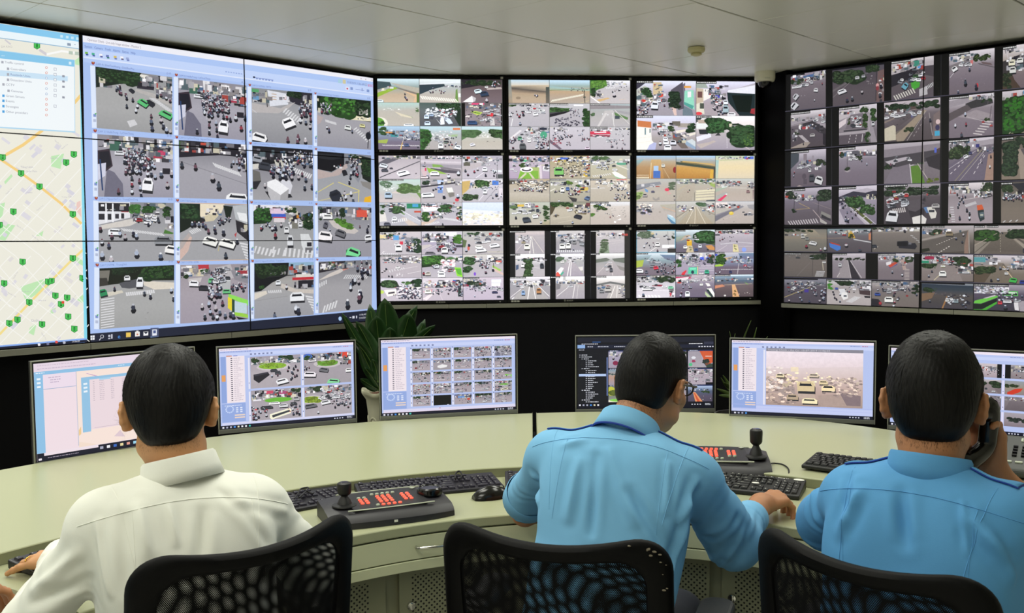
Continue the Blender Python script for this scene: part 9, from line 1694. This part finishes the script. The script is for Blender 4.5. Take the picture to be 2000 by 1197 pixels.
c_, dv, r_ = A1[0]['ring']; u1 = unit(np.cross(dv, V3(0, 0, 1))); u2 = np.cross(dv, u1)
q = MB(); q.tube([tuple(c_ + (u1 * math.cos(x) + u2 * math.sin(x)) * (r_ + .0012)) for x in np.linspace(0, 2 * math.pi, 25)[:-1]], .0015, 8, closed=True); tag(q.build('finger_ring', M['gold'], smooth=60), 'gold ring on the left hand of the person in the white shirt', 'ring')
# man with glasses in the middle
S = dict(shL=(.098, 2.262, .985), shR=(.405, 2.165, .965), head=(.342, 2.315, 1.146), look=(-38, 16, 4), pelvis=(.165, 2.03, .555), hs=.96, collar_r=.064, chest=(.170, .122, .225), yoke=.030)
k, S['feet'] = legs(S['pelvis'], (.3, .95))
el = V3(.030, 2.500, .800); wr = V3(.185, 2.690, .778); elR = V3(.532, 2.285, .758); wrR = V3(.652, 2.500, .790)
A2 = [dict(el=el, wr=wr, short=True, cuff=el - unit(el - V3(.098, 2.262, .985)) * .012, d=(.6, .75, -.08), n=(0, 0, 1), side=1, curl=.3, bare=True, r=(.066, .058, .058)),
      dict(el=elR, wr=wrR, cuff=wrR - unit(wrR - elR) * .085, d=(.76, .64, .06), n=(-.16, -.26, 1), side=-1, curls=(.62, .72, .76, .80), ti=.3, sp=1.5, r=(.066, .066, .040), bare=True)]
_, W2, B2 = person('person', 'person in a light blue shirt and black glasses at the middle of the desk', S, 'blue_shirt', 'skin', 'short', A2, k, seed=7, navy=True,
       folds=[(1130, 900, 1110, 1010, .012, .006), (1165, 890, 1155, 1040, .010, -.005), (1190, 880, 1240, 1020, .012, .005), (1305, 905, 1300, 1000, .008, .004), (1320, 930, 1360, 1060, .014, -.008), (1345, 990, 1310, 1130, .012, .008), (1230, 960, 1290, 1060, .012, -.005), (1040, 930, 1050, 980, .010, .006), (1400, 960, 1350, 1040, .012, .008), (1440, 1010, 1380, 1050, .010, -.007), (1450, 1040, 1420, 1090, .010, .006), (1360, 940, 1330, 1020, .010, .006), (1100, 870, 1140, 860, .010, .003)])
# glasses
g = MB()
for s_ in (-1, 1):
    g.tube([W2(s_ * .034 + .026 * math.cos(a), .108 - .006 * abs(math.cos(a)), .004 + .018 * math.sin(a)) for a in np.linspace(0, 2 * math.pi, 25)[:-1]], .0022, 6, closed=True)
    g.tube([W2(s_ * .060, .102, .010), W2(s_ * .074, .09, .012), W2(s_ * .083, .04, .008), W2(s_ * .084, .0, .004), W2(s_ * .083, -.014, -.004)], .0026, 6)
g.tube([W2(-.009, .110, .008), W2(0, .113, .011), W2(.009, .110, .008)], .0022, 6)
go = g.build('eyeglasses', M['plastic'], None, smooth=50); tag(go, 'black-framed eyeglasses worn by the man in the middle', 'glasses')
# man with the telephone on the right
S = dict(shL=(.688, 1.895, .982), shR=(.888, 1.705, .985), head=(.815, 1.845, 1.178), look=(-26, 8, 0), pelvis=(.735, 1.755, .555), hs=.98, cp=0, ch=.8, collar_r=.068, chest=(.176, .122, .225), yoke=.022)
k, S['feet'] = legs(S['pelvis'], (.72, .69))
el = V3(.704, 2.120, .860); wr = V3(.80, 2.330, .790); elR = V3(1.105, 1.850, .850); wrR = V3(.955, 1.895, 1.015)
hd = unit(V3(-.10, .02, 1.)); 
A3 = [dict(el=el, wr=wr, cuff=wr, d=(.6, .75, -.1), n=(0, 0, 1), side=1, curl=.3, r=(.068, .064, .048)),
      dict(el=elR, wr=wrR, cuff=elR + unit(wrR - elR) * .075, d=hd, n=(.72, .62, .05), side=1, curls=(.62, .66, .66, .62), ti=.9, bare=True, r=(.068, .062, .056))]
person('person', 'person in a deeper blue shirt at the right, holding a telephone handset', S, 'blue_shirt2', 'skin', 'mid', A3, k, seed=11, navy=True,
       folds=[(1760, 960, 1770, 1060, .012, -.006), (1800, 880, 1900, 960, .014, -.005), (1680, 960, 1640, 1040, .012, .006), (1660, 930, 1655, 1000, .010, -.005), (1890, 1010, 1960, 1080, .014, .006), (1590, 960, 1600, 1020, .012, .006), (1720, 870, 1700, 940, .012, .004), (1930, 1050, 1980, 1130, .012, .006), (1880, 980, 1890, 1080, .006, .003)])
# handset in his hand
e0 = CAM + ray(1928, 800) * 1.87; e1 = CAM + ray(1888, 905) * 1.86; mid_ = CAM + ray(1930, 855) * 1.88
hs = MB(); pth = catmull([e0 + Vector((-.012, .0, .004)), e0 + Vector((.004, 0, .0)), mid_ + Vector((.0, 0, .01)), mid_ + Vector((-.006, 0, -.02)), e1 + Vector((.006, 0, .004)), e1 + Vector((-.008, 0, -.004))], 6)
nP = len(pth); hs.tube(pth, [.016 + .008 * (abs(2 * i / (nP - 1) - 1) ** 3) for i in range(nP)], 14, flat=1.15)
ho = empty('telephone_handset', tuple(mid_), 0, 'black curved telephone handset held to the right-hand man\'s ear', 'handset')
hs.build('grip', M['gloss'], ho, True, smooth=60)
for e_ in (e0, e1):
    q = MB(); Mx = frame(e_ + Vector((-.012, .0, 0)), (0, 1, 0), (0, 0, 1)); q.lathe([(.026, -.008), (.027, .0), (.024, .012), (.010, .014), (.001, .014)], 24, Mx); q.build('ear_piece' if e_ is e0 else 'mouth_piece', M['gloss'], ho, True, smooth=45)
# fourth operator, only a hand in view at the lower left
S = dict(shL=(-1.56, 1.42, .98), shR=(-1.28, 1.60, .98), head=(-1.44, 1.56, 1.19), look=(30, 8, 0), pelvis=(-1.36, 1.36, .555), collar_r=.067)
k, S['feet'] = legs(S['pelvis'], (-.5, .86), reach=.36)
el = V3(-1.62, 1.66, .78); wr = V3(-1.55, 1.88, .80); elR = V3(-1.155, 1.72, .765); wrR = V3(-1.100, 1.86, .792)
A4 = [dict(el=el, wr=wr, cuff=wr, d=(.2, .9, -.1), n=(0, 0, 1), side=1, curl=.3, r=(.066, .060, .046)),
      dict(el=elR, wr=wrR, cuff=elR + unit(wrR - elR) * .05, d=(.10, 1, -.12), n=(-.1, -.1, 1), side=-1, curls=(.5, .5, .5, .46), ti=.3, bare=True, r=(.066, .058, .054))]
person('person', 'person almost out of the frame, a curled tanned hand at the lower left corner', S, 'blue_shirt', 'skin', 'mid', A4, k, seed=21)
